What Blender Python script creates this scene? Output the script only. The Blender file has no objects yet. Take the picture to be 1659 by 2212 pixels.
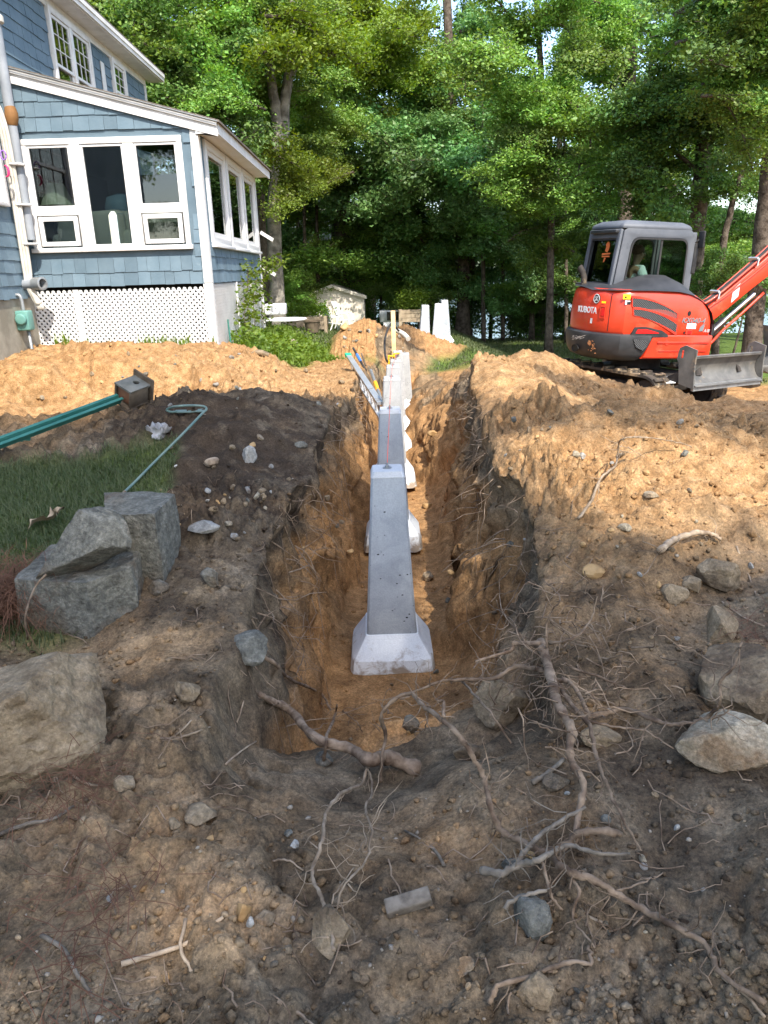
import bpy, bmesh, math, random
import numpy as np
from mathutils import Vector, Matrix
from mathutils.geometry import tessellate_polygon
random.seed(7)
RNG = np.random.default_rng(11)
SC = bpy.context.scene
COL = SC.collection
PI = math.pi

# ------------------------------------------------------------------ camera, sky, sun, exposure
EYE = np.array([0.0, 0.0, 2.24])
PITCH, ROLL, FOC = math.radians(17.9), math.radians(1.65), 1599.0
FW = np.array([0, math.cos(PITCH), -math.sin(PITCH)])
_R0 = np.array([1.0, 0, 0]); _U0 = np.array([0, math.sin(PITCH), math.cos(PITCH)])
RT = _R0*math.cos(ROLL) - _U0*math.sin(ROLL)
UP = _U0*math.cos(ROLL) + _R0*math.sin(ROLL)
cam_data = bpy.data.cameras.new('camera')
cam = bpy.data.objects.new('camera', cam_data); COL.objects.link(cam)
cam.matrix_world = Matrix(((RT[0], UP[0], -FW[0], EYE[0]), (RT[1], UP[1], -FW[1], EYE[1]), (RT[2], UP[2], -FW[2], EYE[2]), (0, 0, 0, 1)))
cam_data.sensor_fit = 'HORIZONTAL'; cam_data.sensor_width = 36.0
cam_data.lens = 36.0*FOC/1659.0
cam_data.clip_start = 0.05; cam_data.clip_end = 3000
SC.camera = cam

SUN_AZ, SUN_EL = math.radians(160), math.radians(50)
SUNV = Vector((math.sin(SUN_AZ)*math.cos(SUN_EL), math.cos(SUN_AZ)*math.cos(SUN_EL), math.sin(SUN_EL)))
world = bpy.data.worlds.new('World'); SC.world = world; world.use_nodes = True
wn = world.node_tree.nodes; wl = world.node_tree.links
bg = wn['Background']; bg.inputs['Strength'].default_value = 0.15
sky = wn.new('ShaderNodeTexSky'); sky.sky_type = 'NISHITA'; sky.sun_disc = False
sky.dust_density = 1.6; sky.ozone_density = 1.0
sky.sun_elevation = SUN_EL; sky.sun_rotation = SUN_AZ
wl.new(sky.outputs['Color'], bg.inputs['Color'])
sun_data = bpy.data.lights.new('sun', 'SUN'); sun_data.energy = 2.35; sun_data.angle = math.radians(0.53)
sun_data.color = (1.0, 0.94, 0.84)
sun = bpy.data.objects.new('sun', sun_data); COL.objects.link(sun)
sun.rotation_euler = SUNV.to_track_quat('Z', 'Y').to_euler(); sun.location = (5, -10, 30)
SC.view_settings.view_transform = 'Standard'
SC.view_settings.look = 'None'
SC.view_settings.gamma = 1.0
SC.view_settings.use_curve_mapping = False
SC.view_settings.exposure = 1.88
SC.render.engine = 'CYCLES'
SC.cycles.max_bounces = 7; SC.cycles.diffuse_bounces = 4; SC.cycles.glossy_bounces = 3
SC.cycles.transmission_bounces = 4; SC.cycles.transparent_max_bounces = 8
SC.cycles.caustics_reflective = False; SC.cycles.caustics_refractive = False

# ------------------------------------------------------------------ small tools
def tag(o, label=None, cat=None, group=None, kind=None):
    if label: o['label'] = label
    if cat: o['category'] = cat
    if group: o['group'] = group
    if kind: o['kind'] = kind
    return o
def empty(name, loc=(0, 0, 0), rz=0.0, label=None, cat=None, group=None):
    o = bpy.data.objects.new(name, None); COL.objects.link(o)
    o.location = loc; o.rotation_euler = (0, 0, rz); o.empty_display_size = 0.1
    return tag(o, label, cat, group)
def link(name, me, parent=None, loc=None, rot=None, scale=None):
    o = bpy.data.objects.new(name, me); COL.objects.link(o)
    if parent: o.parent = parent
    if loc is not None: o.location = loc
    if rot is not None: o.rotation_euler = rot
    if scale is not None: o.scale = scale
    return o
def copy_tree(o, parent=None):
    c = o.copy(); COL.objects.link(c); c.parent = parent
    for ch in list(o.children): copy_tree(ch, c)
    return c
def np_mesh(name, V, Fc, mats, smooth=False, nper=None):
    """V (n,3), Fc (m,k) array of equal sized faces"""
    me = bpy.data.meshes.new(name)
    V = np.asarray(V, np.float32); Fc = np.asarray(Fc, np.int32); m, k = Fc.shape
    me.vertices.add(len(V)); me.vertices.foreach_set('co', V.ravel())
    me.loops.add(m*k); me.loops.foreach_set('vertex_index', Fc.ravel())
    me.polygons.add(m); me.polygons.foreach_set('loop_start', np.arange(0, m*k, k, dtype=np.int32))
    me.polygons.foreach_set('loop_total', np.full(m, k, np.int32))
    if smooth: me.polygons.foreach_set('use_smooth', np.ones(m, bool))
    for mt in mats: me.materials.append(mt)
    me.update(calc_edges=True)
    return me
def float_attr(me, name, vals):
    a = me.attributes.new(name, 'FLOAT', 'POINT'); a.data.foreach_set('value', np.asarray(vals, np.float32))
def catmull(pts, n=6):
    P = [np.array(p, float) for p in pts]
    if len(P) < 3: return [P[0] + (P[-1]-P[0])*t for t in np.linspace(0, 1, n+1)]
    Q = [2*P[0]-P[1]] + P + [2*P[-1]-P[-2]]
    out = []
    for i in range(1, len(Q)-2):
        a, b, c, d = Q[i-1], Q[i], Q[i+1], Q[i+2]
        for k in range(n):
            t = k/n
            out.append(0.5*((2*b)+(-a+c)*t+(2*a-5*b+4*c-d)*t*t+(-a+3*b-3*c+d)*t**3))
    out.append(P[-1]); return out
def rounded(poly, r, n=5):
    """round the corners of a 2D polygon"""
    out = []; L = len(poly)
    for i in range(L):
        p = Vector(poly[i]); a = Vector(poly[i-1]); b = Vector(poly[(i+1) % L])
        d1 = (a-p); d2 = (b-p); rr = min(r, d1.length*0.45, d2.length*0.45)
        s = p+d1.normalized()*rr; e = p+d2.normalized()*rr
        for k in range(n+1):
            t = k/n
            out.append(tuple((1-t)**2*s+2*t*(1-t)*p+t*t*e))
    return out

class MB:
    def __init__(s): s.v = []; s.f = []; s.m = []; s.cur = 0
    def add(s, vs, fs):
        b = len(s.v); s.v += [tuple(map(float, p)) for p in vs]
        for f in fs: s.f.append(tuple(b+i for i in f)); s.m.append(s.cur)
        return s
    def box(s, c, d, R=None):
        hx, hy, hz = d[0]/2, d[1]/2, d[2]/2
        vs = [Vector((x, y, z)) for x in (-hx, hx) for y in (-hy, hy) for z in (-hz, hz)]
        if R is not None: vs = [R @ q for q in vs]
        vs = [q+Vector(c) for q in vs]
        return s.add(vs, [(0, 1, 3, 2), (4, 6, 7, 5), (0, 4, 5, 1), (2, 3, 7, 6), (0, 2, 6, 4), (1, 5, 7, 3)])
    def box2(s, a, b):
        return s.box([(a[i]+b[i])/2 for i in range(3)], [abs(b[i]-a[i]) for i in range(3)])
    def bar(s, a, b, w, h, upv=(0, 0, 1)):
        a = Vector(a); b = Vector(b); d = (b-a); L = d.length; d.normalize()
        u = Vector(upv); x = d.cross(u)
        if x.length < 1e-4: x = d.cross(Vector((1, 0, 0)))
        x.normalize(); z = x.cross(d)
        R = Matrix((x, d, z)).transposed()
        return s.box((a+b)/2, (w, L, h), R)
    def tube(s, path, rad, n=8, cap=True):
        P = [Vector(p) for p in path]
        if not hasattr(rad, '__len__'): rad = [rad]*len(P)
        vs = []; fs = []; prev = None
        for i, p in enumerate(P):
            d = (P[min(i+1, len(P)-1)]-P[max(i-1, 0)])
            if d.length < 1e-9: d = Vector((0, 0, 1))
            d.normalize()
            if prev is None:
                x = d.cross(Vector((0, 0, 1)))
                if x.length < 1e-3: x = d.cross(Vector((1, 0, 0)))
            else:
                x = prev-d*prev.dot(d)
            x.normalize(); prev = x; y = d.cross(x)
            for k in range(n):
                a = 2*PI*k/n; vs.append(p+(x*math.cos(a)+y*math.sin(a))*rad[i])
        for i in range(len(P)-1):
            for k in range(n):
                k2 = (k+1) % n
                fs.append((i*n+k, i*n+k2, (i+1)*n+k2, (i+1)*n+k))
        if cap: fs.append(tuple(range(n-1, -1, -1))); fs.append(tuple((len(P)-1)*n+k for k in range(n)))
        return s.add(vs, fs)
    def loft(s, rings, cap=True, closed=True):
        n = len(rings[0]); vs = [p for r in rings for p in r]; fs = []
        for i in range(len(rings)-1):
            for k in range(n if closed else n-1):
                k2 = (k+1) % n
                fs.append((i*n+k, i*n+k2, (i+1)*n+k2, (i+1)*n+k))
        if cap: fs.append(tuple(range(n-1, -1, -1))); fs.append(tuple((len(rings)-1)*n+k for k in range(n)))
        return s.add(vs, fs)
    def lathe(s, prof, n=16, c=(0, 0, 0), R=None):
        rings = []
        for r, z in prof:
            ring = [Vector((r*math.cos(2*PI*k/n), r*math.sin(2*PI*k/n), z)) for k in range(n)]
            if R is not None: ring = [R @ q for q in ring]
            rings.append([q+Vector(c) for q in ring])
        return s.loft(rings)
    def prism(s, poly, fr, t, hole=None):
        """poly in 2D, fr=(origin,U,V): extruded by t along U x V, optional hole loop"""
        o, U, V = (Vector(q) for q in fr); U.normalize(); V.normalize(); N = U.cross(V)
        loops = [poly] + ([hole] if hole else [])
        flat = [p for l in loops for p in l]; n = len(flat)
        tri = tessellate_polygon([[Vector((p[0], p[1], 0)) for p in l] for l in loops])
        A = [o+U*p[0]+V*p[1] for p in flat]; B = [q+N*t for q in A]
        fs = []
        for a, b, c in tri:
            fs.append((a, b, c)); fs.append((n+c, n+b, n+a))
        st = 0
        for l in loops:
            L = len(l)
            for k in range(L):
                k2 = (k+1) % L; fs.append((st+k, st+k2, n+st+k2, n+st+k))
            st += L
        return s.add(A+B, fs)
    def build(s, name, mats, parent=None, smooth=False, bevel=0.0, loc=None, rot=None, seg=2, ang=35):
        me = bpy.data.meshes.new(name)
        me.from_pydata(s.v, [], s.f)
        if not isinstance(mats, (list, tuple)): mats = [mats]
        for m in mats: me.materials.append(m)
        if len(mats) > 1: me.polygons.foreach_set('material_index', s.m)
        bm = bmesh.new(); bm.from_mesh(me)
        bmesh.ops.recalc_face_normals(bm, faces=bm.faces)
        if bevel > 0:
            bmesh.ops.remove_doubles(bm, verts=bm.verts, dist=1e-5)
            ed = [e for e in bm.edges if len(e.link_faces) == 2 and e.calc_face_angle(0) > math.radians(ang)]
            bmesh.ops.bevel(bm, geom=ed, offset=bevel, segments=seg, affect='EDGES', clamp_overlap=True, profile=0.5)
        bm.to_mesh(me); bm.free()
        if smooth or bevel > 0:
            me.polygons.foreach_set('use_smooth', [True]*len(me.polygons))
            if bevel > 0 or smooth == 'auto':
                try: me.set_sharp_from_angle(angle=math.radians(ang if bevel <= 0 else 50))
                except Exception: pass
        me.update()
        return link(name, me, parent, loc, rot)

# pixel measurements of the photograph (1659 wide) turned into places in the world
def ray(px, py): return FW+RT*(px-829.5)/FOC-UP*(py-1106.0)/FOC
def aty(px, py, Y): d = ray(px, py); return EYE+d*(Y/d[1])
def atz(px, py, Z): d = ray(px, py); return EYE+d*((Z-EYE[2])/d[2])

# ------------------------------------------------------------------ noise
def _h(ix, iy, s):
    n = (ix.astype(np.int64)*374761393+iy.astype(np.int64)*668265263+s*974634621) & 0xFFFFFFFF
    n = ((n ^ (n >> 13))*1274126177) & 0xFFFFFFFF
    n = n ^ (n >> 16)
    n = (n*2246822519) & 0xFFFFFFFF
    n = n ^ (n >> 15)
    return n.astype(np.float64)/4294967295.0
def vnoise(x, y, s=0):
    x = np.asarray(x, float); y = np.asarray(y, float)
    ix = np.floor(x); iy = np.floor(y); fx = x-ix; fy = y-iy
    fx = fx*fx*fx*(fx*(fx*6-15)+10); fy = fy*fy*fy*(fy*(fy*6-15)+10)
    a = _h(ix, iy, s); b = _h(ix+1, iy, s); c = _h(ix, iy+1, s); d = _h(ix+1, iy+1, s)
    return (a+(b-a)*fx)+((c+(d-c)*fx)-(a+(b-a)*fx))*fy
def fbm(x, y, sc, oc=4, s=0, g=0.5):
    t = 0; a = 1; n = 0; c, sn = math.cos(0.6), math.sin(0.6)
    for o in range(oc):
        t = t+a*(vnoise(x*sc, y*sc, s+o*17)-0.5); n += a
        a *= g; sc *= 2.03; x, y = x*c-y*sn+1.7, x*sn+y*c-3.1
    return t/n*2
def ridge(x, y, sc, oc=3, s=0):
    t = 0; a = 1; n = 0
    for o in range(oc):
        t = t+a*(1-np.abs(2*vnoise(x*sc, y*sc, s+o*13)-1)); n += a; a *= 0.5; sc *= 2.1
    return t/n
def cell(x, y, sc, s=0, both=False):
    x = np.asarray(x, float)*sc; y = np.asarray(y, float)*sc
    ix = np.floor(x); iy = np.floor(y); F1 = np.full(x.shape, 9.0); ID = np.zeros(x.shape)
    for dx in (-1, 0, 1):
        for dy in (-1, 0, 1):
            cx = ix+dx; cy = iy+dy
            d = (cx+_h(cx, cy, s)-x)**2+(cy+_h(cx, cy, s+5)-y)**2
            m = d < F1; F1 = np.where(m, d, F1)
            if both: ID = np.where(m, _h(cx, cy, s+9), ID)
    F1 = np.sqrt(F1)
    return (F1, ID) if both else F1
def sst(a, b, x):
    t = np.clip((x-a)/(b-a), 0, 1); return t*t*(3-2*t)
def gau(x, y, cx, cy, rx, ry, p=2):
    return np.exp(-(np.abs((x-cx)/rx)**p+np.abs((y-cy)/ry)**p))
# ------------------------------------------------------------------ materials
def nodes_of(name):
    m = bpy.data.materials.new(name); m.use_nodes = True
    nt = m.node_tree; return m, nt.nodes, nt.links, nt.nodes['Principled BSDF']
def nd(n, t, **k):
    x = n.new(t)
    for a, b in k.items(): setattr(x, a, b)
    return x
def ramp(n, l, src, stops):
    r = n.new('ShaderNodeValToRGB'); e = r.color_ramp.elements
    while len(e) < len(stops): e.new(0.5)
    for i, (p, c) in enumerate(stops):
        e[i].position = p; e[i].color = (c[0], c[1], c[2], 1) if hasattr(c, '__len__') else (c, c, c, 1)
    l.new(src, r.inputs['Fac']); return r
def mix(n, l, fac, a, b, mode='MIX'):
    x = n.new('ShaderNodeMix'); x.data_type = 'RGBA'; x.blend_type = mode
    for src, k in ((fac, 0), (a, 6), (b, 7)):
        if hasattr(src, 'is_linked') or hasattr(src, 'links'): l.new(src, x.inputs[k])
        elif hasattr(src, '__len__'): x.inputs[k].default_value = (src[0], src[1], src[2], 1)
        else: x.inputs[k].default_value = src
    return x.outputs[2]
def noise(n, l, vec, scale, detail=4, rough=0.55, dist=0.0):
    x = n.new('ShaderNodeTexNoise'); x.inputs['Scale'].default_value = scale
    x.inputs['Detail'].default_value = detail; x.inputs['Roughness'].default_value = rough
    x.inputs['Distortion'].default_value = dist
    if vec is not None: l.new(vec, x.inputs['Vector'])
    return x.outputs['Fac']
def bump(n, l, h, strength, dist, nrm=None):
    b = n.new('ShaderNodeBump'); b.inputs['Strength'].default_value = strength; b.inputs['Distance'].default_value = dist
    l.new(h, b.inputs['Height'])
    if nrm is not None: l.new(nrm, b.inputs['Normal'])
    return b.outputs['Normal']
def mat(name, c1, c2=None, ns=6.0, rough=0.8, spec=0.25, bs=None, bstr=0.3, bd=0.01, metal=0.0, lo=0.35, hi=0.65, world_co=False, dirt=None, rand=0.0, coat=0.0, detail=5, speckle=0.0):
    m, n, l, p = nodes_of(name)
    if world_co: vec = nd(n, 'ShaderNodeNewGeometry').outputs['Position']
    else: vec = nd(n, 'ShaderNodeTexCoord').outputs['Object']
    c = None
    if c2 is not None:
        f = noise(n, l, vec, ns, detail); r = ramp(n, l, f, [(lo, c1), (hi, c2)]); c = r.outputs['Color']
    if dirt is not None:   # (colour, scale, threshold)
        f = noise(n, l, vec, dirt[1], 6, 0.65); r = ramp(n, l, f, [(dirt[2], 0.0), (dirt[2]+0.12, 1.0)])
        c = mix(n, l, r.outputs['Color'], c if c is not None else c1, dirt[0])
    if speckle:
        r = ramp(n, l, noise(n, l, vec, 70, 4, 0.8), [(0.3, 1-speckle), (0.5, 1.0), (0.7, 1+speckle*1.4)]); c = mix(n, l, 1.0, c, r.outputs['Color'], 'MULTIPLY')
    if rand:
        oi = nd(n, 'ShaderNodeObjectInfo'); mr = nd(n, 'ShaderNodeMapRange')
        mr.inputs[3].default_value = 1-rand; mr.inputs[4].default_value = 1+rand
        l.new(oi.outputs['Random'], mr.inputs[0])
        hs = nd(n, 'ShaderNodeHueSaturation'); l.new(mr.outputs[0], hs.inputs['Value'])
        if c is not None: l.new(c, hs.inputs['Color'])
        else: hs.inputs['Color'].default_value = (*c1, 1)
        c = hs.outputs['Color']
    if c is not None: l.new(c, p.inputs['Base Color'])
    else: p.inputs['Base Color'].default_value = (*c1, 1)
    p.inputs['Roughness'].default_value = rough; p.inputs['Specular IOR Level'].default_value = spec
    p.inputs['Metallic'].default_value = metal; p.inputs['Coat Weight'].default_value = coat
    if bs: l.new(bump(n, l, noise(n, l, vec, bs, 5, 0.6), bstr, bd), p.inputs['Normal'])
    return m
M = {}
def soil_material(name='soil'):
    m, n, l, p = nodes_of(name)
    pos = nd(n, 'ShaderNodeNewGeometry').outputs['Position']
    at = lambda a: nd(n, 'ShaderNodeAttribute', attribute_name=a).outputs['Fac']
    sand, red, lawn = at('sand'), at('red'), at('lawn')
    f1 = noise(n, l, pos, 2.6, 7, 0.66, 0.4); f2 = noise(n, l, pos, 13, 6, 0.7); f3 = noise(n, l, pos, 90, 4, 0.7); f4 = noise(n, l, pos, 240, 3, 0.8)
    dark = ramp(n, l, f1, [(0.30, (0.070, 0.049, 0.030)), (0.47, (0.150, 0.113, 0.073)), (0.66, (0.26, 0.205, 0.140))]).outputs['Color']
    humshade = at('humus_shade'); hn = nd(n, 'ShaderNodeMath', operation='MULTIPLY_ADD'); l.new(noise(n, l, pos, 5.5, 6, 0.7, 0.3), hn.inputs[0]); hn.inputs[1].default_value = 1.1; l.new(humshade, hn.inputs[2])
    hf = ramp(n, l, hn.outputs[0], [(0.62, 0.0), (1.15, 1.0)]).outputs['Color']
    dark = mix(n, l, hf, dark, (0.052, 0.037, 0.025))
    sandc = ramp(n, l, f2, [(0.3, (0.185, 0.100, 0.043)), (0.5, (0.285, 0.172, 0.081)), (0.7, (0.385, 0.262, 0.142))]).outputs['Color']
    redc = ramp(n, l, f2, [(0.3, (0.20, 0.103, 0.042)), (0.7, (0.38, 0.22, 0.10))]).outputs['Color']
    ad = nd(n, 'ShaderNodeMath', operation='MULTIPLY_ADD'); l.new(f1, ad.inputs[0]); ad.inputs[1].default_value = 0.9
    l.new(sand, ad.inputs[2])
    sf = ramp(n, l, ad.outputs[0], [(0.55, 0.0), (1.25, 1.0)]).outputs['Color']
    sr = mix(n, l, red, sandc, redc)
    c = mix(n, l, sf, dark, sr)
    lc = ramp(n, l, f2, [(0.3, (0.045, 0.085, 0.018)), (0.7, (0.11, 0.15, 0.035))]).outputs['Color']
    c = mix(n, l, lawn, c, lc)
    gm = ramp(n, l, noise(n, l, pos, 9, 5, 0.7), [(0.3, 0.62), (0.5, 1.0), (0.7, 1.3)]).outputs['Color']; c = mix(n, l, 1.0, c, gm, 'MULTIPLY')
    g = ramp(n, l, f3, [(0.28, (0.5, 0.5, 0.5)), (0.5, (1, 1, 1)), (0.72, (1.55, 1.5, 1.42))]).outputs['Color']
    c = mix(n, l, 1.0, c, g, 'MULTIPLY')
    g2 = ramp(n, l, f4, [(0.3, (0.72, 0.72, 0.72)), (0.62, (1.1, 1.1, 1.1)), (0.74, (2.1, 2.0, 1.85))]).outputs['Color']
    c = mix(n, l, 0.8, c, g2, 'MULTIPLY')
    l.new(c, p.inputs['Base Color'])
    p.inputs['Roughness'].default_value = 0.95; p.inputs['Specular IOR Level'].default_value = 0.08
    nn = bump(n, l, noise(n, l, pos, 42, 5, 0.62), 0.75, 0.014)
    nn = bump(n, l, f4, 0.5, 0.003, nn)
    l.new(nn, p.inputs['Normal'])
    return m
def leaf_material(name, c1, c2, trans=0.35, rough=0.5):
    m, n, l, p = nodes_of(name)
    at = nd(n, 'ShaderNodeAttribute', attribute_name='leafvar').outputs['Fac']
    oi = nd(n, 'ShaderNodeObjectInfo').outputs['Random']
    c = mix(n, l, at, c1, c2)
    hs = nd(n, 'ShaderNodeHueSaturation'); l.new(c, hs.inputs['Color'])
    mr = nd(n, 'ShaderNodeMapRange'); mr.inputs[3].default_value = 0.7; mr.inputs[4].default_value = 1.3; l.new(oi, mr.inputs[0]); l.new(mr.outputs[0], hs.inputs['Value'])
    mh = nd(n, 'ShaderNodeMapRange'); mh.inputs[3].default_value = 0.485; mh.inputs[4].default_value = 0.515; l.new(oi, mh.inputs[0]); l.new(mh.outputs[0], hs.inputs['Hue'])
    l.new(hs.outputs['Color'], p.inputs['Base Color'])
    p.inputs['Roughness'].default_value = rough; p.inputs['Specular IOR Level'].default_value = 0.35
    tr = nd(n, 'ShaderNodeBsdfTranslucent')
    hs2 = nd(n, 'ShaderNodeHueSaturation'); hs2.inputs['Saturation'].default_value = 1.15; hs2.inputs['Value'].default_value = 1.3; hs2.inputs['Hue'].default_value = 0.485
    l.new(hs.outputs['Color'], hs2.inputs['Color']); l.new(hs2.outputs['Color'], tr.inputs['Color'])
    mx = nd(n, 'ShaderNodeMixShader'); mx.inputs[0].default_value = trans
    l.new(p.outputs[0], mx.inputs[1]); l.new(tr.outputs[0], mx.inputs[2])
    l.new(mx.outputs[0], n['Material Output'].inputs['Surface'])
    return m
def glass_material(name, tint, rough=0.02, opac=0.35, refl=0.9):
    """thin pane: part see-through, part mirror by the viewing angle"""
    m, n, l, p = nodes_of(name); n.remove(p)
    tr = nd(n, 'ShaderNodeBsdfTransparent'); tr.inputs[0].default_value = (*tint, 1)
    gl = nd(n, 'ShaderNodeBsdfGlossy'); gl.inputs['Roughness'].default_value = rough; gl.inputs[0].default_value = (refl, refl, refl, 1)
    fr = nd(n, 'ShaderNodeLayerWeight'); fr.inputs[0].default_value = 0.5
    pw = nd(n, 'ShaderNodeMath', operation='POWER'); pw.inputs[1].default_value = 3.0; l.new(fr.outputs['Facing'], pw.inputs[0])
    ma = nd(n, 'ShaderNodeMath', operation='MULTIPLY_ADD'); ma.inputs[1].default_value = 0.55; ma.inputs[2].default_value = opac
    l.new(pw.outputs[0], ma.inputs[0])
    mx = nd(n, 'ShaderNodeMixShader'); l.new(ma.outputs[0], mx.inputs[0]); l.new(tr.outputs[0], mx.inputs[1]); l.new(gl.outputs[0], mx.inputs[2])
    l.new(mx.outputs[0], n['Material Output'].inputs['Surface'])
    return m
M['soil'] = soil_material()
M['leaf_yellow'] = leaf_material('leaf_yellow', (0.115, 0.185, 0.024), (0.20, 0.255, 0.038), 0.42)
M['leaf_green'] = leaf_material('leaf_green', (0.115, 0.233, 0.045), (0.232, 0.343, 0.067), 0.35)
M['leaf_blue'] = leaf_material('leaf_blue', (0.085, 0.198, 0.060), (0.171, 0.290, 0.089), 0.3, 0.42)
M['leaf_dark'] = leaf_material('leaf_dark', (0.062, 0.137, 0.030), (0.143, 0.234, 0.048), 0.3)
M['leaf_weed'] = leaf_material('leaf_weed', (0.09, 0.17, 0.02), (0.17, 0.25, 0.03), 0.4)
M['grass'] = leaf_material('grass', (0.050, 0.078, 0.024), (0.125, 0.135, 0.058), 0.3)
M['bark'] = mat('bark', (0.042, 0.032, 0.024), (0.145, 0.115, 0.088), 7, 0.9, 0.1, bs=26, bstr=0.9, bd=0.03)
M['bark_grey'] = mat('bark_grey', (0.10, 0.088, 0.072), (0.30, 0.27, 0.225), 5, 0.9, 0.1, bs=22, bstr=0.8, bd=0.03)
M['root'] = mat('root', (0.085, 0.054, 0.035), (0.27, 0.195, 0.132), 20, 0.85, 0.15, bs=70, bstr=0.7, bd=0.006, world_co=True, rand=0.15)
M['root_grey'] = mat('root_grey', (0.105, 0.085, 0.064), (0.25, 0.205, 0.155), 26, 0.85, 0.15, bs=90, bstr=0.6, bd=0.005, world_co=True)
M['dry_stick'] = mat('dry_stick', (0.17, 0.12, 0.078), (0.38, 0.29, 0.20), 22, 0.85, 0.15, bs=90, bstr=0.5, bd=0.004, world_co=True, rand=0.2)
M['stone_grey'] = mat('stone_grey', (0.080, 0.076, 0.062), (0.19, 0.18, 0.148), 24, 0.85, 0.2, bs=46, bstr=1.0, bd=0.02, dirt=((0.125, 0.095, 0.065), 2.6, 0.52), world_co=True, lo=0.32, hi=0.7, speckle=0.42)
M['stone_tan'] = mat('stone_tan', (0.15, 0.108, 0.066), (0.31, 0.235, 0.15), 14, 0.9, 0.12, bs=38, bstr=1.0, bd=0.02, dirt=((0.10, 0.072, 0.048), 3.0, 0.52), world_co=True, lo=0.3, hi=0.7, speckle=0.32)
M['stone_pale'] = mat('stone_pale', (0.19, 0.155, 0.105), (0.36, 0.31, 0.23), 16, 0.9, 0.12, bs=46, bstr=0.9, bd=0.015, dirt=((0.18, 0.12, 0.07), 4.0, 0.5), world_co=True, speckle=0.45)
M['stone_white'] = mat('stone_white', (0.20, 0.188, 0.165), (0.35, 0.335, 0.30), 18, 0.8, 0.2, bs=60, bstr=0.8, bd=0.01, dirt=((0.17, 0.125, 0.085), 9, 0.52), world_co=True, speckle=0.35)
M['stone_orange'] = mat('stone_orange', (0.25, 0.145, 0.06), (0.47, 0.31, 0.15), 9, 0.9, 0.15, bs=40, bstr=0.8, bd=0.012, world_co=True)
M['pebble'] = mat('pebble', (0.12, 0.095, 0.07), (0.34, 0.29, 0.225), 14, 0.9, 0.15, world_co=True, lo=0.3, hi=0.7, detail=2)
def concrete_material(name, c1, c2, pits=True, mud=None):
    m, n, l, p = nodes_of(name)
    vec = nd(n, 'ShaderNodeTexCoord').outputs['Object']
    f = noise(n, l, vec, 4.5, 7, 0.68, 0.5); c = ramp(n, l, f, [(0.33, c1), (0.66, c2)]).outputs['Color']
    f2 = noise(n, l, vec, 120, 3, 0.6); c = mix(n, l, 0.55, c, ramp(n, l, f2, [(0.3, 0.82), (0.7, 1.12)]).outputs['Color'], 'MULTIPLY')
    h = f2
    if pits:
        mp = nd(n, 'ShaderNodeMapping'); mp.inputs['Scale'].default_value = (1, 1, 1.7); l.new(vec, mp.inputs[0])
        v = nd(n, 'ShaderNodeTexVoronoi'); v.inputs['Scale'].default_value = 27; v.inputs['Randomness'].default_value = 1.0; l.new(mp.outputs[0], v.inputs['Vector'])
        gate = noise(n, l, vec, 9, 3, 0.6); g = ramp(n, l, gate, [(0.5, 0.0), (0.62, 0.2)]).outputs['Color']
        lt = nd(n, 'ShaderNodeMath', operation='LESS_THAN'); l.new(v.outputs['Distance'], lt.inputs[0]); l.new(g, lt.inputs[1])
        c = mix(n, l, lt.outputs[0], c, (0.02, 0.02, 0.022))
        sb = nd(n, 'ShaderNodeMath', operation='SUBTRACT'); l.new(f2, sb.inputs[0]); l.new(lt.outputs[0], sb.inputs[1]); h = sb.outputs[0]
    if mud:
        sx = nd(n, 'ShaderNodeSeparateXYZ'); l.new(vec, sx.inputs[0])
        mr = nd(n, 'ShaderNodeMapRange'); mr.inputs[1].default_value = mud[0]; mr.inputs[2].default_value = mud[1]; mr.inputs[3].default_value = 0.26; mr.inputs[4].default_value = -0.06; l.new(sx.outputs[2], mr.inputs[0])
        f3 = noise(n, l, vec, 11, 7, 0.7, 0.6); a2 = nd(n, 'ShaderNodeMath', operation='ADD'); l.new(f3, a2.inputs[0]); l.new(mr.outputs[0], a2.inputs[1])
        r = ramp(n, l, a2.outputs[0], [(0.60, 0.0), (0.76, 0.85)]).outputs['Color']
        c = mix(n, l, r, c, (0.24, 0.165, 0.095))
    l.new(c, p.inputs['Base Color']); p.inputs['Roughness'].default_value = 0.75; p.inputs['Specular IOR Level'].default_value = 0.25
    l.new(bump(n, l, h, 0.35, 0.004), p.inputs['Normal'])
    return m
M['concrete'] = concrete_material('concrete', (0.27, 0.292, 0.312), (0.41, 0.432, 0.448))
M['concrete_pale'] = concrete_material('concrete_pale', (0.27, 0.272, 0.268), (0.37, 0.37, 0.362))
M['concrete_cap'] = concrete_material('concrete_cap', (0.40, 0.41, 0.415), (0.5, 0.5, 0.5), pits=False)
M['footing'] = concrete_material('footing', (0.64, 0.67, 0.695), (0.76, 0.78, 0.79), pits=False, mud=(0.0, 0.27))
M['foundation'] = mat('foundation', (0.20, 0.18, 0.14), (0.34, 0.31, 0.25), 3, 0.9, 0.1, bs=30, bstr=0.4, bd=0.01, dirt=((0.14, 0.10, 0.06), 1.5, 0.6))
M['blue_shingle'] = mat('blue_shingle', (0.100, 0.148, 0.183), (0.132, 0.185, 0.222), 3.0, 0.75, 0.25, bs=45, bstr=0.4, bd=0.006, rand=0.12, dirt=((0.16, 0.215, 0.245), 5.5, 0.64), world_co=True)
M['white_paint'] = mat('white_paint', (0.57, 0.55, 0.52), (0.68, 0.665, 0.645), 5, 0.55, 0.3, dirt=((0.45, 0.41, 0.36), 7, 0.62))
M['white_vinyl'] = mat('white_vinyl', (0.63, 0.62, 0.605), None, rough=0.4, spec=0.4)
M['soffit'] = mat('soffit', (0.66, 0.64, 0.6), (0.74, 0.72, 0.69), 3, 0.7, 0.2)
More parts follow.
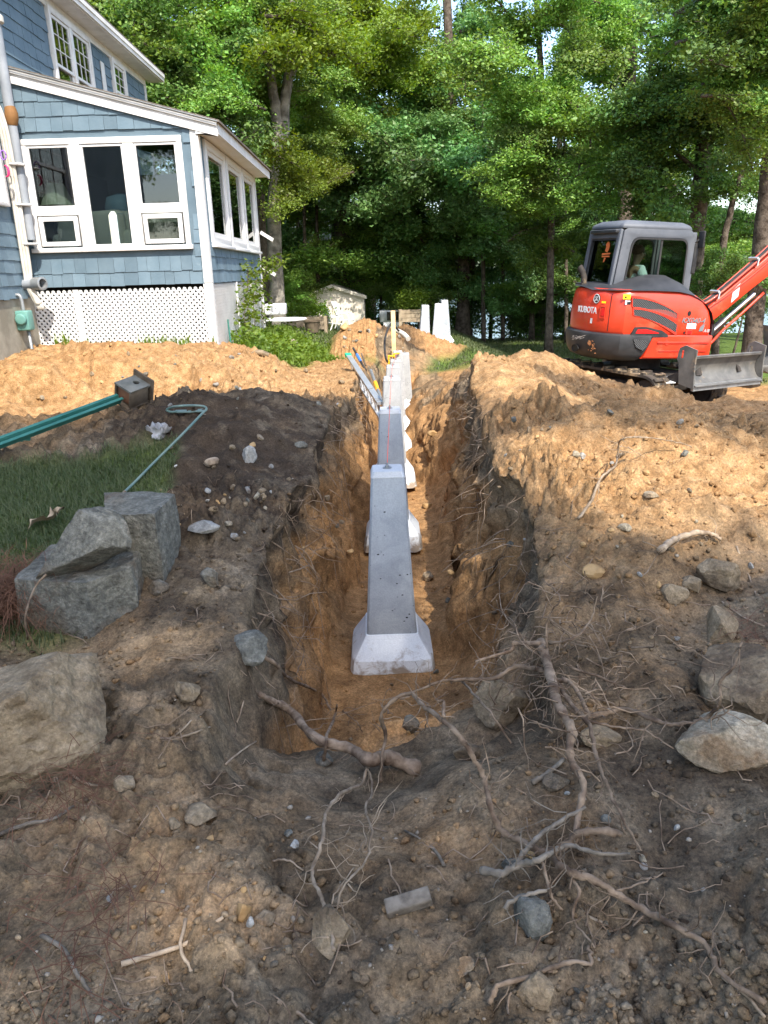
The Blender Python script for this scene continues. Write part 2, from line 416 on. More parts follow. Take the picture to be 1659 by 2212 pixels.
M['roof_shingle'] = mat('roof_shingle', (0.09, 0.075, 0.062), (0.19, 0.165, 0.14), 40, 0.95, 0.1, bs=60, bstr=0.6, bd=0.01)
M['lattice'] = mat('lattice', (0.60, 0.59, 0.575), (0.68, 0.67, 0.65), 4, 0.5, 0.35)
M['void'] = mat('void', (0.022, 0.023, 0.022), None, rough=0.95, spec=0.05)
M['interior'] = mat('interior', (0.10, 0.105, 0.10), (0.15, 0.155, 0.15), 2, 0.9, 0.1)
M['pvc'] = mat('pvc', (0.20, 0.215, 0.235), (0.27, 0.285, 0.305), 5, 0.5, 0.35)
M['cable'] = mat('cable', (0.42, 0.385, 0.325), (0.56, 0.525, 0.465), 6, 0.6, 0.25)
M['brown_flange'] = mat('brown_flange', (0.16, 0.075, 0.025), (0.24, 0.12, 0.045), 8, 0.7, 0.2)
M['meter_green'] = mat('meter_green', (0.09, 0.22, 0.19), (0.13, 0.27, 0.23), 8, 0.5, 0.3)
M['steel_grey'] = mat('steel_grey', (0.22, 0.23, 0.235), (0.32, 0.33, 0.33), 9, 0.45, 0.4, metal=0.5)
M['pane'] = glass_material('pane', (0.52, 0.56, 0.55), opac=0.07, refl=0.8)
M['pane_side'] = glass_material('pane_side', (0.42, 0.5, 0.48), opac=0.16, refl=0.85)
M['lamp_shade'] = mat('lamp_shade', (0.72, 0.78, 0.62), None, rough=0.8)
M['fabric_grey'] = mat('fabric_grey', (0.30, 0.33, 0.33), (0.42, 0.45, 0.44), 9, 0.95, 0.05)
M['fabric_blue'] = mat('fabric_blue', (0.12, 0.22, 0.30), (0.18, 0.29, 0.37), 9, 0.95, 0.05)
def stripes():
    m, n, l, p = nodes_of('striped_fabric')
    vec = nd(n, 'ShaderNodeTexCoord').outputs['Object']; w = nd(n, 'ShaderNodeTexWave'); w.inputs['Scale'].default_value = 7.0
    l.new(vec, w.inputs['Vector'])
    c = ramp(n, l, w.outputs['Fac'], [(0.35, (0.62, 0.62, 0.52)), (0.55, (0.22, 0.34, 0.42)), (0.75, (0.66, 0.66, 0.56))]).outputs['Color']
    l.new(c, p.inputs['Base Color']); p.inputs['Roughness'].default_value = 0.95; return m
M['stripes'] = stripes()
M['red'] = mat('red', (0.52, 0.034, 0.011), (0.62, 0.048, 0.016), 2.5, 0.36, 0.45, coat=0.2, dirt=((0.40, 0.085, 0.04), 3.4, 0.56), bs=3, bstr=0.05, bd=0.02)
M['red_dull'] = mat('red_dull', (0.50, 0.028, 0.014), (0.58, 0.045, 0.02), 4, 0.5, 0.35, dirt=((0.30, 0.10, 0.05), 4, 0.62))
M['reflector'] = mat('reflector', (0.52, 0.012, 0.012), None, rough=0.25, spec=0.5)
M['cab_grey'] = mat('cab_grey', (0.076, 0.082, 0.094), (0.115, 0.121, 0.134), 3, 0.55, 0.3, dirt=((0.075, 0.08, 0.09), 6, 0.6), bs=12, bstr=0.15, bd=0.01)
M['black_cover'] = mat('black_cover', (0.020, 0.021, 0.023), (0.042, 0.042, 0.044), 3, 0.5, 0.35, dirt=((0.13, 0.12, 0.10), 2.5, 0.62))
M['counterweight'] = mat('counterweight', (0.020, 0.0205, 0.022), (0.042, 0.041, 0.041), 4, 0.5, 0.35, dirt=((0.26, 0.21, 0.15), 2.6, 0.64))
M['rust'] = mat('rust', (0.30, 0.115, 0.045), (0.46, 0.22, 0.10), 20, 0.9, 0.1)
M['scrape'] = mat('scrape', (0.46, 0.41, 0.34), (0.56, 0.5, 0.43), 20, 0.7, 0.2)
M['black_rubber'] = mat('black_rubber', (0.020, 0.020, 0.021), (0.04, 0.038, 0.036), 8, 0.7, 0.25)
M['track_rubber'] = mat('track_rubber', (0.035, 0.030, 0.026), (0.075, 0.062, 0.048), 6, 0.85, 0.15, dirt=((0.33, 0.24, 0.145), 5, 0.50))
M['blade_steel'] = mat('blade_steel', (0.085, 0.082, 0.076), (0.165, 0.155, 0.138), 5, 0.55, 0.35, metal=0.25, dirt=((0.30, 0.22, 0.14), 4, 0.60), bs=20, bstr=0.2, bd=0.01)
M['undercarriage'] = mat('undercarriage', (0.02, 0.018, 0.017), (0.06, 0.05, 0.042), 6, 0.8, 0.2, dirt=((0.22, 0.16, 0.10), 5, 0.6))
M['chrome'] = mat('chrome', (0.55, 0.56, 0.58), None, rough=0.18, metal=1.0)
M['barrel'] = mat('barrel', (0.02, 0.021, 0.023), None, rough=0.35, spec=0.5)
M['mesh_black'] = mat('mesh_black', (0.012, 0.012, 0.013), None, rough=0.6, spec=0.3)
M['mesh_wire'] = mat('mesh_wire', (0.10, 0.10, 0.10), None, rough=0.5, spec=0.4)
M['cab_glass'] = glass_material('cab_glass', (0.60, 0.68, 0.64), opac=0.004, refl=0.35)
M['rear_glass'] = glass_material('rear_glass', (0.22, 0.26, 0.25), opac=0.04, refl=0.55)
M['decal_white'] = mat('decal_white', (0.74, 0.74, 0.73), None, rough=0.5)
M['decal_grey'] = mat('decal_grey', (0.17, 0.175, 0.18), None, rough=0.4)
M['decal_silver'] = mat('decal_silver', (0.50, 0.50, 0.50), None, rough=0.4)
M['decal_black'] = mat('decal_black', (0.015, 0.015, 0.015), None, rough=0.5)
M['decal_yellow'] = mat('decal_yellow', (0.82, 0.60, 0.02), None, rough=0.5)
M['decal_orange'] = mat('decal_orange', (0.72, 0.17, 0.045), None, rough=0.6)
M['decal_mint'] = mat('decal_mint', (0.42, 0.66, 0.58), None, rough=0.6)
M['skin'] = mat('skin', (0.40, 0.22, 0.15), (0.48, 0.28, 0.19), 9, 0.6, 0.3)
M['shirt_white'] = mat('shirt_white', (0.74, 0.75, 0.76), None, rough=0.9, spec=0.1)
M['trouser'] = mat('trouser', (0.05, 0.055, 0.07), None, rough=0.95, spec=0.05)
M['hair'] = mat('hair', (0.10, 0.05, 0.025), None, rough=0.7)
M['seat_black'] = mat('seat_black', (0.02, 0.02, 0.022), None, rough=0.8)
M['shed_beige'] = mat('shed_beige', (0.60, 0.53, 0.44), (0.66, 0.59, 0.50), 3, 0.6, 0.25)
M['shed_roof'] = mat('shed_roof', (0.50, 0.46, 0.41), (0.58, 0.54, 0.48), 3, 0.7, 0.2)
M['white_plastic'] = mat('white_plastic', (0.66, 0.66, 0.65), None, rough=0.4, spec=0.4)
M['weave'] = mat('weave', (0.52, 0.53, 0.52), None, rough=0.8)
M['planter_wood'] = mat('planter_wood', (0.24, 0.18, 0.12), (0.38, 0.30, 0.21), 5, 0.85, 0.15, bs=20, bstr=0.3, bd=0.01)
M['new_wood'] = mat('new_wood', (0.62, 0.42, 0.20), (0.72, 0.53, 0.29), 8, 0.7, 0.2)
M['old_wood'] = mat('old_wood', (0.075, 0.055, 0.038), (0.15, 0.115, 0.08), 8, 0.85, 0.15, bs=30, bstr=0.5, bd=0.006)
M['grey_wood'] = mat('grey_wood', (0.105, 0.105, 0.088), (0.175, 0.17, 0.145), 10, 0.85, 0.15, bs=30, bstr=0.4, bd=0.005)
M['red_wood'] = mat('red_wood', (0.12, 0.055, 0.032), (0.19, 0.095, 0.055), 7, 0.8, 0.15, bs=24, bstr=0.4, bd=0.005)
M['green_metal'] = mat('green_metal', (0.022, 0.115, 0.088), (0.042, 0.165, 0.128), 6, 0.45, 0.35, dirt=((0.12, 0.16, 0.12), 7, 0.66))
M['green_rod'] = mat('green_rod', (0.09, 0.15, 0.13), (0.15, 0.20, 0.17), 5, 0.5, 0.35)
M['aluminium'] = mat('aluminium', (0.60, 0.61, 0.62), (0.7, 0.7, 0.7), 6, 0.38, 0.5, metal=0.75)
M['green_plastic'] = mat('green_plastic', (0.02, 0.45, 0.22), None, rough=0.4)
M['blue_paint'] = mat('blue_paint', (0.05, 0.16, 0.50), None, rough=0.4)
M['orange_plastic'] = mat('orange_plastic', (0.80, 0.36, 0.02), None, rough=0.4)
M['string'] = mat('string', (0.80, 0.12, 0.08), None, rough=0.8)
M['bag'] = mat('bag', (0.15, 0.135, 0.115), (0.34, 0.33, 0.32), 12, 0.35, 0.4)
M['dead_leaf'] = mat('dead_leaf', (0.27, 0.19, 0.12), (0.40, 0.30, 0.20), 20, 0.85, 0.1)
M['needles'] = mat('needles', (0.085, 0.038, 0.022), (0.175, 0.085, 0.048), 14, 0.8, 0.15, world_co=True)
M['pink'] = mat('pink', (0.62, 0.04, 0.16), None, rough=0.4)
M['purple'] = mat('purple', (0.26, 0.12, 0.42), None, rough=0.4)
M['neighbour_wall'] = mat('neighbour_wall', (0.62, 0.50, 0.43), (0.68, 0.56, 0.49), 3, 0.8, 0.15)
def water_material():
    m, n, l, p = nodes_of('lake_water')
    pos = nd(n, 'ShaderNodeNewGeometry').outputs['Position']
    p.inputs['Base Color'].default_value = (0.03, 0.075, 0.15, 1); p.inputs['Roughness'].default_value = 0.12
    l.new(bump(n, l, noise(n, l, pos, 1.5, 4), 0.35, 0.05), p.inputs['Normal']); return m
M['water'] = water_material()
# ------------------------------------------------------------------ terrain: one sheet with the trench dug into it
def trench_x(y): return 0.05+0.032*(y-4.0)
def floor_z(y): return -0.045*(y-4.0)-0.03*np.sin(y*1.3)
def trench_half(x, y):
    """left and right half width of the trench at the top"""
    wob = 0.13*fbm(x*0+y, y*0+np.sign(x)*7.3, 0.9, 3, 31)+0.035*fbm(x*0+y, np.sign(x)*3.1+y*0, 4.0, 2, 33)
    left = 0.53+0.06*sst(6.5, 9.5, y)+wob
    right = 0.62+0.10*sst(4.4, 5.6, y)+0.25*sst(6.8, 9.0, y)+wob
    return left, right
def bank_z(x, y):
    z = 0.80+0.13*sst(1.0, 2.3, y)+0.06*sst(2.5, 6, y)-0.16*gau(x, y, 0.05, 1.95, 0.5, 0.5)
    z = z+0.27*sst(-0.7, -2.6, x)*sst(5.5, 10.0, y)+0.10*sst(-0.9, -2.2, x)*sst(2.8, 4.0, y)
    z = z+0.40*gau(x, y, -1.10, 5.85, 0.80, 0.95)+0.14*gau(x, y, -0.75, 3.4, 0.4, 0.9)
    e8 = 0.30*fbm(x, y, 0.9, 3, 15)+0.08*fbm(x, y, 4, 2, 16)
    z = z-0.30*sst(8.42, 8.22, y+e8)*sst(-1.55, -2.3, x)*sst(6.3, 7.2, y)+0.06*gau(x, y+e8, -3.0, 8.55, 1.3, 0.22)                       # dug-out strip in front of the house
    z = z-0.26*sst(0.60, 0.69, vnoise(x*2.6+5, y*4.2, 121))*gau(x, y+e8, -3.0, 8.25, 1.5, 0.3, 3)
    # right side
    z = z-(0.36*sst(2.0, 3.4, x)+0.14*sst(3.2, 4.2, x))*sst(6.5, 8.6, y)-0.24*sst(2.2, 4.2, x)*sst(9.3, 10.4, y)-0.10*sst(1.3, 3.0, x)*sst(2.5, 5, y)*sst(9.5, 8, y)
    z = z+0.27*gau(x, y, 1.75, 4.45, 0.75, 0.75)+0.13*gau(x, y, 1.05, 3.1, 0.38, 0.5)+0.12*gau(x, y, 0.75, 4.3, 0.3, 0.8)
    z = z+0.17*gau(x, y, 1.25, 6.9, 0.55, 1.2)+0.25*gau(x, y+0.35*fbm(x, y, 1.6, 3, 18), 1.78+0.3*fbm(y, x, 1.3, 3, 19), 9.2, 0.5, 0.55)+(0.20+0.30*fbm(x, y, 0.8, 3, 17))*gau(x, y*0, 1.2, 0, 0.5, 1.0)*sst(2.9, 3.8, y)*sst(9.6, 7.8, y)+0.10*gau(x, y, 3.4, 9.1, 1.4, 0.45)
    z = z+0.07*gau(x, y, 4.4, 9.3, 0.3, 0.25)+0.10*gau(x, y, 2.9, 9.9, 0.4, 0.3)+0.07*gau(x, y, 0.42, 1.72, 0.35, 0.25)
    # fall towards the lake
    z = z-(0.62-0.10*sst(1, 3, x))*sst(9.0, 17.0, y)*(1-0.75*sst(-1.0, -2.2, x)*sst(21, 15, y))
    z = z-0.10*sst(19, 29, y)-0.65*sst(29, 36, y)-1.2*sst(35, 42, y)
    z = z-0.36*gau(x, y*0, 1.0, 0, 0.95, 1.0, 3)*sst(9.4, 12.0, y)-0.18*sst(1.4, 2.2, x)*sst(9.8, 12.5, y)*sst(18.5, 16.5, y)
    # spoil heaps beyond the trench
    r1 = np.sqrt(((x+0.30)/1.0)**2+((y-18.3)/1.1)**2); z = np.maximum(z, 1.28-0.62*np.sqrt(r1*r1+0.03)+0.05*fbm(x, y, 1.5, 3, 3))
    r2 = np.sqrt(((x-0.75)/1.15)**2+((y-19.3)/1.0)**2); z = np.maximum(z, 0.98-0.55*np.sqrt(r2*r2+0.03)+0.12*fbm(x, y, 1.8, 3, 5))
    return z
def disturbed(x, y):
    """1 where the soil was dug or driven over, 0 on lawn and forest floor"""
    e = 0.35*fbm(x, y, 0.9, 3, 71)
    d = sst(17.6, 16.6, y+e*2+0.9*sst(0, -2, x))
    d = np.maximum(d, sst(1.9, 1.5, np.sqrt((x+0.30)**2+(y-18.3)**2)+e*0.5))
    d = np.maximum(d, sst(1.7, 1.3, np.sqrt((x-0.75)**2+(y-19.3)**2)+e*0.5))
    lawn = sst(-1.20, -1.42, x+e*0.35+0.10*(y-3.6))*sst(2.5, 2.75, y+e*0.3)*sst(4.95, 4.6, y+e*0.4+0.25*sst(-1.4, -2.2, x)*0)
    d = d*(1-lawn)
    weeds = sst(-0.95, -1.35, x+e*0.6)*sst(10.6, 11.1, y+e*0.5-0.4*sst(-1.2, -0.8, x))
    return d*(1-weeds)
def trench_t(x, y):
    xc = trench_x(y); l, r = trench_half(x-xc, y)
    d = x-xc
    slopeL = 0.14+0.22*vnoise(y*1.6, y*0+3, 8)**1.5+0.16*sst(8, 11, y)
    slopeR = 0.15+0.34*vnoise(y*1.4, y*0+9, 9)**1.5+0.75*sst(7.2, 10.0, y)
    tL = np.clip((-d-(l-slopeL))/slopeL, 0, 1); tR = np.clip((d-(r-slopeR))/slopeR, 0, 1)
    t = np.maximum(tL, tR)
    e = 0.16*fbm(x, y, 2.2, 3, 41)
    near = np.clip((2.78-(y+0.9*e+0.10*fbm(x, y, 5, 2, 43)-0.30*(x-xc)))/(0.95+0.3*fbm(x, y, 1.5, 2, 44)), 0, 1); far = np.clip((y-16.2+e)/2.0, 0, 1)
    near = near**0.8
    return np.maximum(np.maximum(t, near), far)
def H(x, y):
    x = np.asarray(x, float); y = np.asarray(y, float)
    b = bank_z(x, y); dist = disturbed(x, y)
    amp = dist*(0.35+0.65*sst(0.6, 1.3, np.abs(x-trench_x(y))))*(1-0.4*sst(10.5, 13, y)*sst(2, 3, x))
    rb = 1+(0.9-0.5*sst(5.5, 7, y))*sst(0.5, 0.9, x)*sst(9.5, 8, y)+0.7*sst(-1.6, -2.2, x)*sst(6.5, 7.2, y)*sst(10, 9.3, y)+1.7*gau(x, y, -0.95, 4.9, 0.6, 1.9)
    n = rb*0.085*fbm(x, y, 0.95, 3, 1)+rb*0.09*(ridge(x, y, 1.7, 3, 2)-0.5)*1.2+0.045*fbm(x, y, 4.6, 3, 4)
    c2, i2 = cell(x+0.03*fbm(x, y, 15, 2, 53), y+0.03*fbm(x, y, 13, 2, 54), 12.0, 6, True)
    ab = np.abs(fbm(x, y, 8.0, 4, 55, 0.6)); ab2 = np.abs(fbm(x, y, 26.0, 3, 57, 0.6)); pat = sst(0.42, 0.62, vnoise(x*1.1, y*1.1, 77))
    cl = 0.105*ab*(0.35+pat)-0.045*sst(0.14, 0.0, np.abs(fbm(x, y, 3.2, 3, 59)))*pat+0.042*ab2*(0.5+0.7*pat)+0.014*np.clip(0.55-c2, 0, 1)*(i2 > 0.66)*(0.5+i2)*pat
    b = b+n*amp+cl*dist*(0.62+0.38*sst(2.2, 3.2, y))*(1+0.8*sst(0.55, 0.8, x)*sst(2.6, 3.2, y)*sst(6.5, 5.2, y))+0.02*(1-dist)*fbm(x, y, 1.5, 3, 12)
    t = trench_t(x, y)
    fl = floor_z(y)+0.030*fbm(x, y, 2.5, 4, 21)+0.45*cl*(0.3+sst(0.25, 0.5, np.abs(x-trench_x(y))))+0.10*sst(0.22, 0.5, np.abs(x-trench_x(y)))**2
    tt = np.clip(t+(0.16*fbm(y, t*0.9, 3.4, 4, 61)+0.05*np.sin(t*17+6*vnoise(y*1.3, t*2, 63)))*np.clip(8*t*(1-t), 0, 1), 0, 1)
    tt = tt+(np.sin(tt*PI/2)-tt)*0.65
    return fl+(b-fl)*tt
def steps(segs):
    out = [segs[0][0]]
    for a, b, d0, d1 in segs:
        x = a
        while x < b-1e-6:
            f = (x-a)/(b-a); x = min(b, x+d0+(d1-d0)*f); out.append(x)
    return np.array(out)
gx = steps([(-60, -14, 6, 0.8), (-14, -5, 0.6, 0.13), (-5, -2.2, 0.075, 0.036), (-2.2, -0.85, 0.028, 0.014), (-0.85, -0.28, 0.008, 0.008), (-0.28, 0.32, 0.017, 0.017),
            (0.32, 0.98, 0.008, 0.009), (0.98, 2.4, 0.014, 0.026), (2.4, 5.6, 0.034, 0.075), (5.6, 14, 0.13, 0.6), (14, 60, 0.8, 6)])
gy = steps([(-14, -1, 1.5, 0.3), (-1, 0.9, 0.2, 0.012), (0.9, 2.9, 0.011, 0.014), (2.9, 5.5, 0.015, 0.027), (5.5, 11, 0.028, 0.06), (11, 20, 0.07, 0.16), (20, 44, 0.25, 0.8), (44, 70, 2, 6)])
GX, GY = np.meshgrid(gx, gy)
X, Y = GX.ravel(), GY.ravel()
Z = H(X, Y)
T = trench_t(X, Y)
wall = 4*T*(1-T)
side = np.sign(X-trench_x(Y))
ywall = sst(2.4, 3.2, Y)*sst(12, 8, Y)
bulge = (-0.11*np.sin(T*PI*0.9)*(T > 0)+0.0)+0.05*sst(0.75, 1.0, T)*sst(1.02, 0.96, T)
lat = np.clip(wall*1.5, 0, 1)*(0.13*fbm(Y, Z*1.3, 3.0, 4, 91)+0.085*fbm(Y, Z, 9.0, 4, 92, 0.65)+0.06*(0.5-cell(Y, Z, 9.0, 93)))
X2 = X-side*lat*ywall-side*bulge*ywall*0.9*(wall > 0.02)
Y2 = Y+np.clip(wall*1.5, 0, 1)*0.03*fbm(X+Z, Z, 9.0, 3, 95)
V = np.stack([X2, Y2, Z], 1)
nxg, nyg = len(gx), len(gy)
ii = (np.arange(nyg-1)[:, None]*nxg+np.arange(nxg-1)[None, :]).ravel()
Fq = np.stack([ii, ii+1, ii+1+nxg, ii+nxg], 1)
ground_me = np_mesh('ground', V, Fq, [M['soil']], smooth=True)
dist_ = disturbed(X, Y)
depth = bank_z(X, Y)-Z
sandf = 0.12+0.55*sst(4.2, 7.8, Y+0.8*fbm(X, Y, 0.8, 3, 101))
sandf = sandf+0.42*gau(X, Y, 1.65, 4.4, 1.1, 1.0)+0.35*gau(X, Y, 1.0, 3.2, 0.45, 0.6)+0.2*sst(2.5, 4, Y)*sst(0.7, 1.2, X)
sandf = sandf-0.55*gau(X, Y, -1.1, 5.6, 0.95, 1.35, 3)-0.75*gau(X, Y, 1.85, 9.2, 0.55, 0.6)-0.25*gau(X, Y, 1.0, 5.6, 0.5, 0.7)-0.15*sst(2.2, 3.2, X)*sst(9, 7.5, Y)
sandf = sandf+0.15*sst(6.5, 8.5, Y)*sst(2.5, 1.5, X)
inside = sst(0.98, 0.9, T)
sandf = np.where(inside > 0, np.maximum(sandf*(1-inside), 0)+inside*np.clip(0.16+0.85*sst(0.12, 0.55, depth+0.25*fbm(X, Y+Z*2, 2.0, 3, 103)), 0, 0.9)*(0.55+0.45*sst(3.6, 6.2, Y)), sandf)
sandf = sandf+0.26*fbm(X, Y, 1.3, 5, 105)+0.12*sst(0.7, 1.1, X)*sst(2.6, 3.4, Y)
hp = np.sqrt((X-0.75)**2+(Y-19.3)**2); sandf = np.where(hp < 1.3, sandf-0.55, sandf)
float_attr(ground_me, 'sand', np.clip(sandf, 0, 1))
redf = np.clip(0.40+0.30*sst(7.2, 8.5, Y)*sst(-1.2, -1.8, X)*(vnoise(X*1.6, Y*2.2, 109) > 0.48)+0.55*inside*sst(0.1, 0.4, depth)+0.30*fbm(X, Y, 0.7, 3, 107)+0.25*sst(11, 16, Y)+0.2*gau(X, Y, -0.4, 2.1, 0.4, 0.3), 0, 1)
float_attr(ground_me, 'red', redf)
humshadef = 0.12*fbm(X, Y, 1.1, 3, 113)+0.10+0.40*gau(X, Y, -1.05, 4.9, 0.95, 2.1, 2)+0.6*gau(X, Y, 1.85, 9.2, 0.6, 0.6)+0.55*sst(0.55, 0.68, vnoise(X*2.6+5, Y*4.2, 121))*gau(X, Y, -3.0, 8.25, 1.5, 0.35, 3)+0.20*gau(X, Y, 0.75, 2.9, 0.5, 0.6)+0.18*gau(X, Y, 0.6, 1.6, 0.6, 0.4)+0.15*gau(X, Y, 1.0, 5.9, 0.6, 0.5)  # dark topsoil, plus shade painted into the pits of the dug strip
humshadef = np.where(hp < 1.3, 0.6, humshadef)
float_attr(ground_me, 'humus_shade', humshadef)
float_attr(ground_me, 'lawn', np.clip(1-dist_, 0, 1)*(1-sst(0.05, 0.25, depth))*np.where(Y > 33, 0.25, 1))
ground = link('ground', ground_me); tag(ground, kind='structure')

def hz(x, y): return float(H(np.array([x]), np.array([y]))[0])
_ts = np.concatenate([np.linspace(0.9, 6, 330), np.linspace(6, 36, 260)[1:]])
def G(px, py, lift=0.0):
    """where the line of sight through a point of the photograph meets the ground"""
    d = ray(px, py); t0 = 0.9
    for seg in (_ts[:330], _ts[329:]):
        P = EYE[None, :]+d[None, :]*seg[:, None]; below = P[:, 2] < H(P[:, 0], P[:, 1])+lift
        if below.any():
            k = int(np.argmax(below)); a_ = seg[max(k-1, 0)]; f = np.linspace(a_, seg[k], 9); P = EYE[None, :]+d[None, :]*f[:, None]
            j = int(np.argmax(P[:, 2] < H(P[:, 0], P[:, 1])+lift)); return P[j].copy()
    return EYE+d*_ts[-1]
# lake, far shore
lake_me = np_mesh('lake_water', [(-900, 38, -1.15), (900, 38, -1.15), (900, 900, -1.15), (-900, 900, -1.15)], [(0, 1, 2, 3)], [M['water']])
tag(link('lake_water', lake_me), kind='structure')
hx = np.linspace(-500, 500, 160); hyr = np.array([0, 6, 25, 60, 120])
HX, HI = np.meshgrid(hx, np.arange(5))
HZ = np.array([-2.5, 5, 14, 22, 5])[HI]*(0.75+0.5*vnoise(HX*0.02, HI*0.3, 3)+0.25*vnoise(HX*0.11, HI*1.3, 4))
HZ[0] = -2.5
vi = (np.arange(4)[:, None]*160+np.arange(159)[None, :]).ravel()
M['far_wood'] = mat('far_wood', (0.075, 0.10, 0.06), (0.14, 0.17, 0.11), 0.25, 0.95, 0.05, bs=0.6, bstr=1.0, bd=2.0, world_co=True)
far_me = np_mesh('far_hills', np.stack([HX.ravel(), 300+hyr[HI].ravel()+8*vnoise(HX.ravel()*0.03, HX.ravel()*0, 5), HZ.ravel()], 1), np.stack([vi, vi+1, vi+161, vi+160], 1), [M['far_wood']], smooth=True)
tag(link('hills', far_me), kind='structure')
# ------------------------------------------------------------------ the blue house with its lean-to sunroom
XM, XS, YF, YB = -4.45, -2.15, 10.0, 14.4          # main wall, sunroom side wall, sunroom front, sunroom back
ZB, ZG = 2.19, 1.36                                  # bottom of the siding, ground
def rake_z(x): return 4.62-0.262*(x-XM)              # top of the sunroom wall under the sloping roof
house = empty('blue_house', (XM, 12, ZG), 0, 'blue shingled two-storey house with a white-trimmed sunroom above a white lattice skirt', 'house')
HINV = Vector((-XM, -12, -ZG))
def hp_(mb, name, m, parent=None, **k):
    """a part of the house given in world places"""
    par = parent or house
    mb.v = [tuple(Vector(p)+HINV) for p in mb.v]
    return mb.build(name, m, par, **k)
def wallpoly(name, poly, fr, t, m=None, hole=None, parent=None):
    return hp_(MB().prism(poly, fr, t, hole), name, m or M['blue_shingle'], parent)
main_wall = hp_(MB().box2((XM-6, 4.5, 2.08), (XM, 16.4, 5.98)), 'main_wall', M['blue_shingle'])
# sunroom: three walls round a real room
wx0, wx1, wz0, wz1 = -4.33, -2.34, 2.63, 3.90
sun_front = wallpoly('sunroom_wall', [(XM, ZB), (XS, ZB), (XS, rake_z(XS)), (XM, rake_z(XM))], ((0, YF+0.09, 0), (1, 0, 0), (0, 0, 1)), 0.09,
                     hole=[(wx0+.04, wz0+.03), (wx0+.04, wz1-.03), (wx1-.04, wz1-.03), (wx1-.04, wz0+.03)])
sun_side = wallpoly('sunroom_wall', [(YF+0.093, ZB), (YB, ZB), (YB, 4.0), (YF+0.093, 4.0)], ((XS-0.09, 0, 0), (0, 1, 0), (0, 0, 1)), 0.09,
                    hole=[(10.38, 2.68), (10.38, 3.86), (14.16, 3.86), (14.16, 2.68)])
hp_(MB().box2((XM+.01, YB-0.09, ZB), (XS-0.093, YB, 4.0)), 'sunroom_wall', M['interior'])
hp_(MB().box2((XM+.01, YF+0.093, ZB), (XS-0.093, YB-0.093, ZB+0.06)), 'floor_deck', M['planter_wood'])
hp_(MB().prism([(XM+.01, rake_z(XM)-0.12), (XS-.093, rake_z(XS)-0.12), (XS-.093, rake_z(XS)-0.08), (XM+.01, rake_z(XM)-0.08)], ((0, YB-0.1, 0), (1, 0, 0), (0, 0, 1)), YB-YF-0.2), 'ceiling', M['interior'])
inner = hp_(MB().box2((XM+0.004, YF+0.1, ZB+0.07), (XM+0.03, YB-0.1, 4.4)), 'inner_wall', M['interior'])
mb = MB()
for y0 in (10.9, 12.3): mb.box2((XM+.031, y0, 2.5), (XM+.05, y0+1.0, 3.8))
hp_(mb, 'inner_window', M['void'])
# ---- shingles: one object for each of the largest, the rest joined
SH = {}
def shingle_mesh(poly, t):
    key = tuple(round(q, 3) for p in poly for q in p)+(t,)
    if key not in SH:
        L = len(poly); n = L
        zt = max(p[1] for p in poly)+1e-6; zb = min(p[1] for p in poly)
        A = [(p[0], 0.0, p[1]) for p in poly]; B = [(p[0], -t*(0.35+0.65*(zt-p[1])/(zt-zb)), p[1]) for p in poly]
        fs = [tuple(range(n-1, -1, -1)), tuple(range(n, 2*n))]+[(k, (k+1) % n, n+(k+1) % n, n+k) for k in range(n)]
        me = bpy.data.meshes.new('shingle'); me.from_pydata(A+B, [], fs); me.materials.append(M['blue_shingle'])
        bm = bmesh.new(); bm.from_mesh(me); bmesh.ops.recalc_face_normals(bm, faces=bm.faces); bm.to_mesh(me); bm.free(); SH[key] = me
    return SH[key]
def clip_top(poly, a, b):
    """keep z <= a + b*u"""
    out = []
    for i in range(len(poly)):
        p, q = poly[i], poly[(i+1) % len(poly)]
        dp, dq = p[1]-(a+b*p[0]), q[1]-(a+b*q[0])
        if dp <= 0: out.append(p)
        if dp*dq < 0:
            t = dp/(dp-dq); out.append((p[0]+(q[0]-p[0])*t, p[1]+(q[1]-p[1])*t))
    return out
STUFF = {}
WID = [0.12, 0.14, 0.16, 0.18, 0.20]
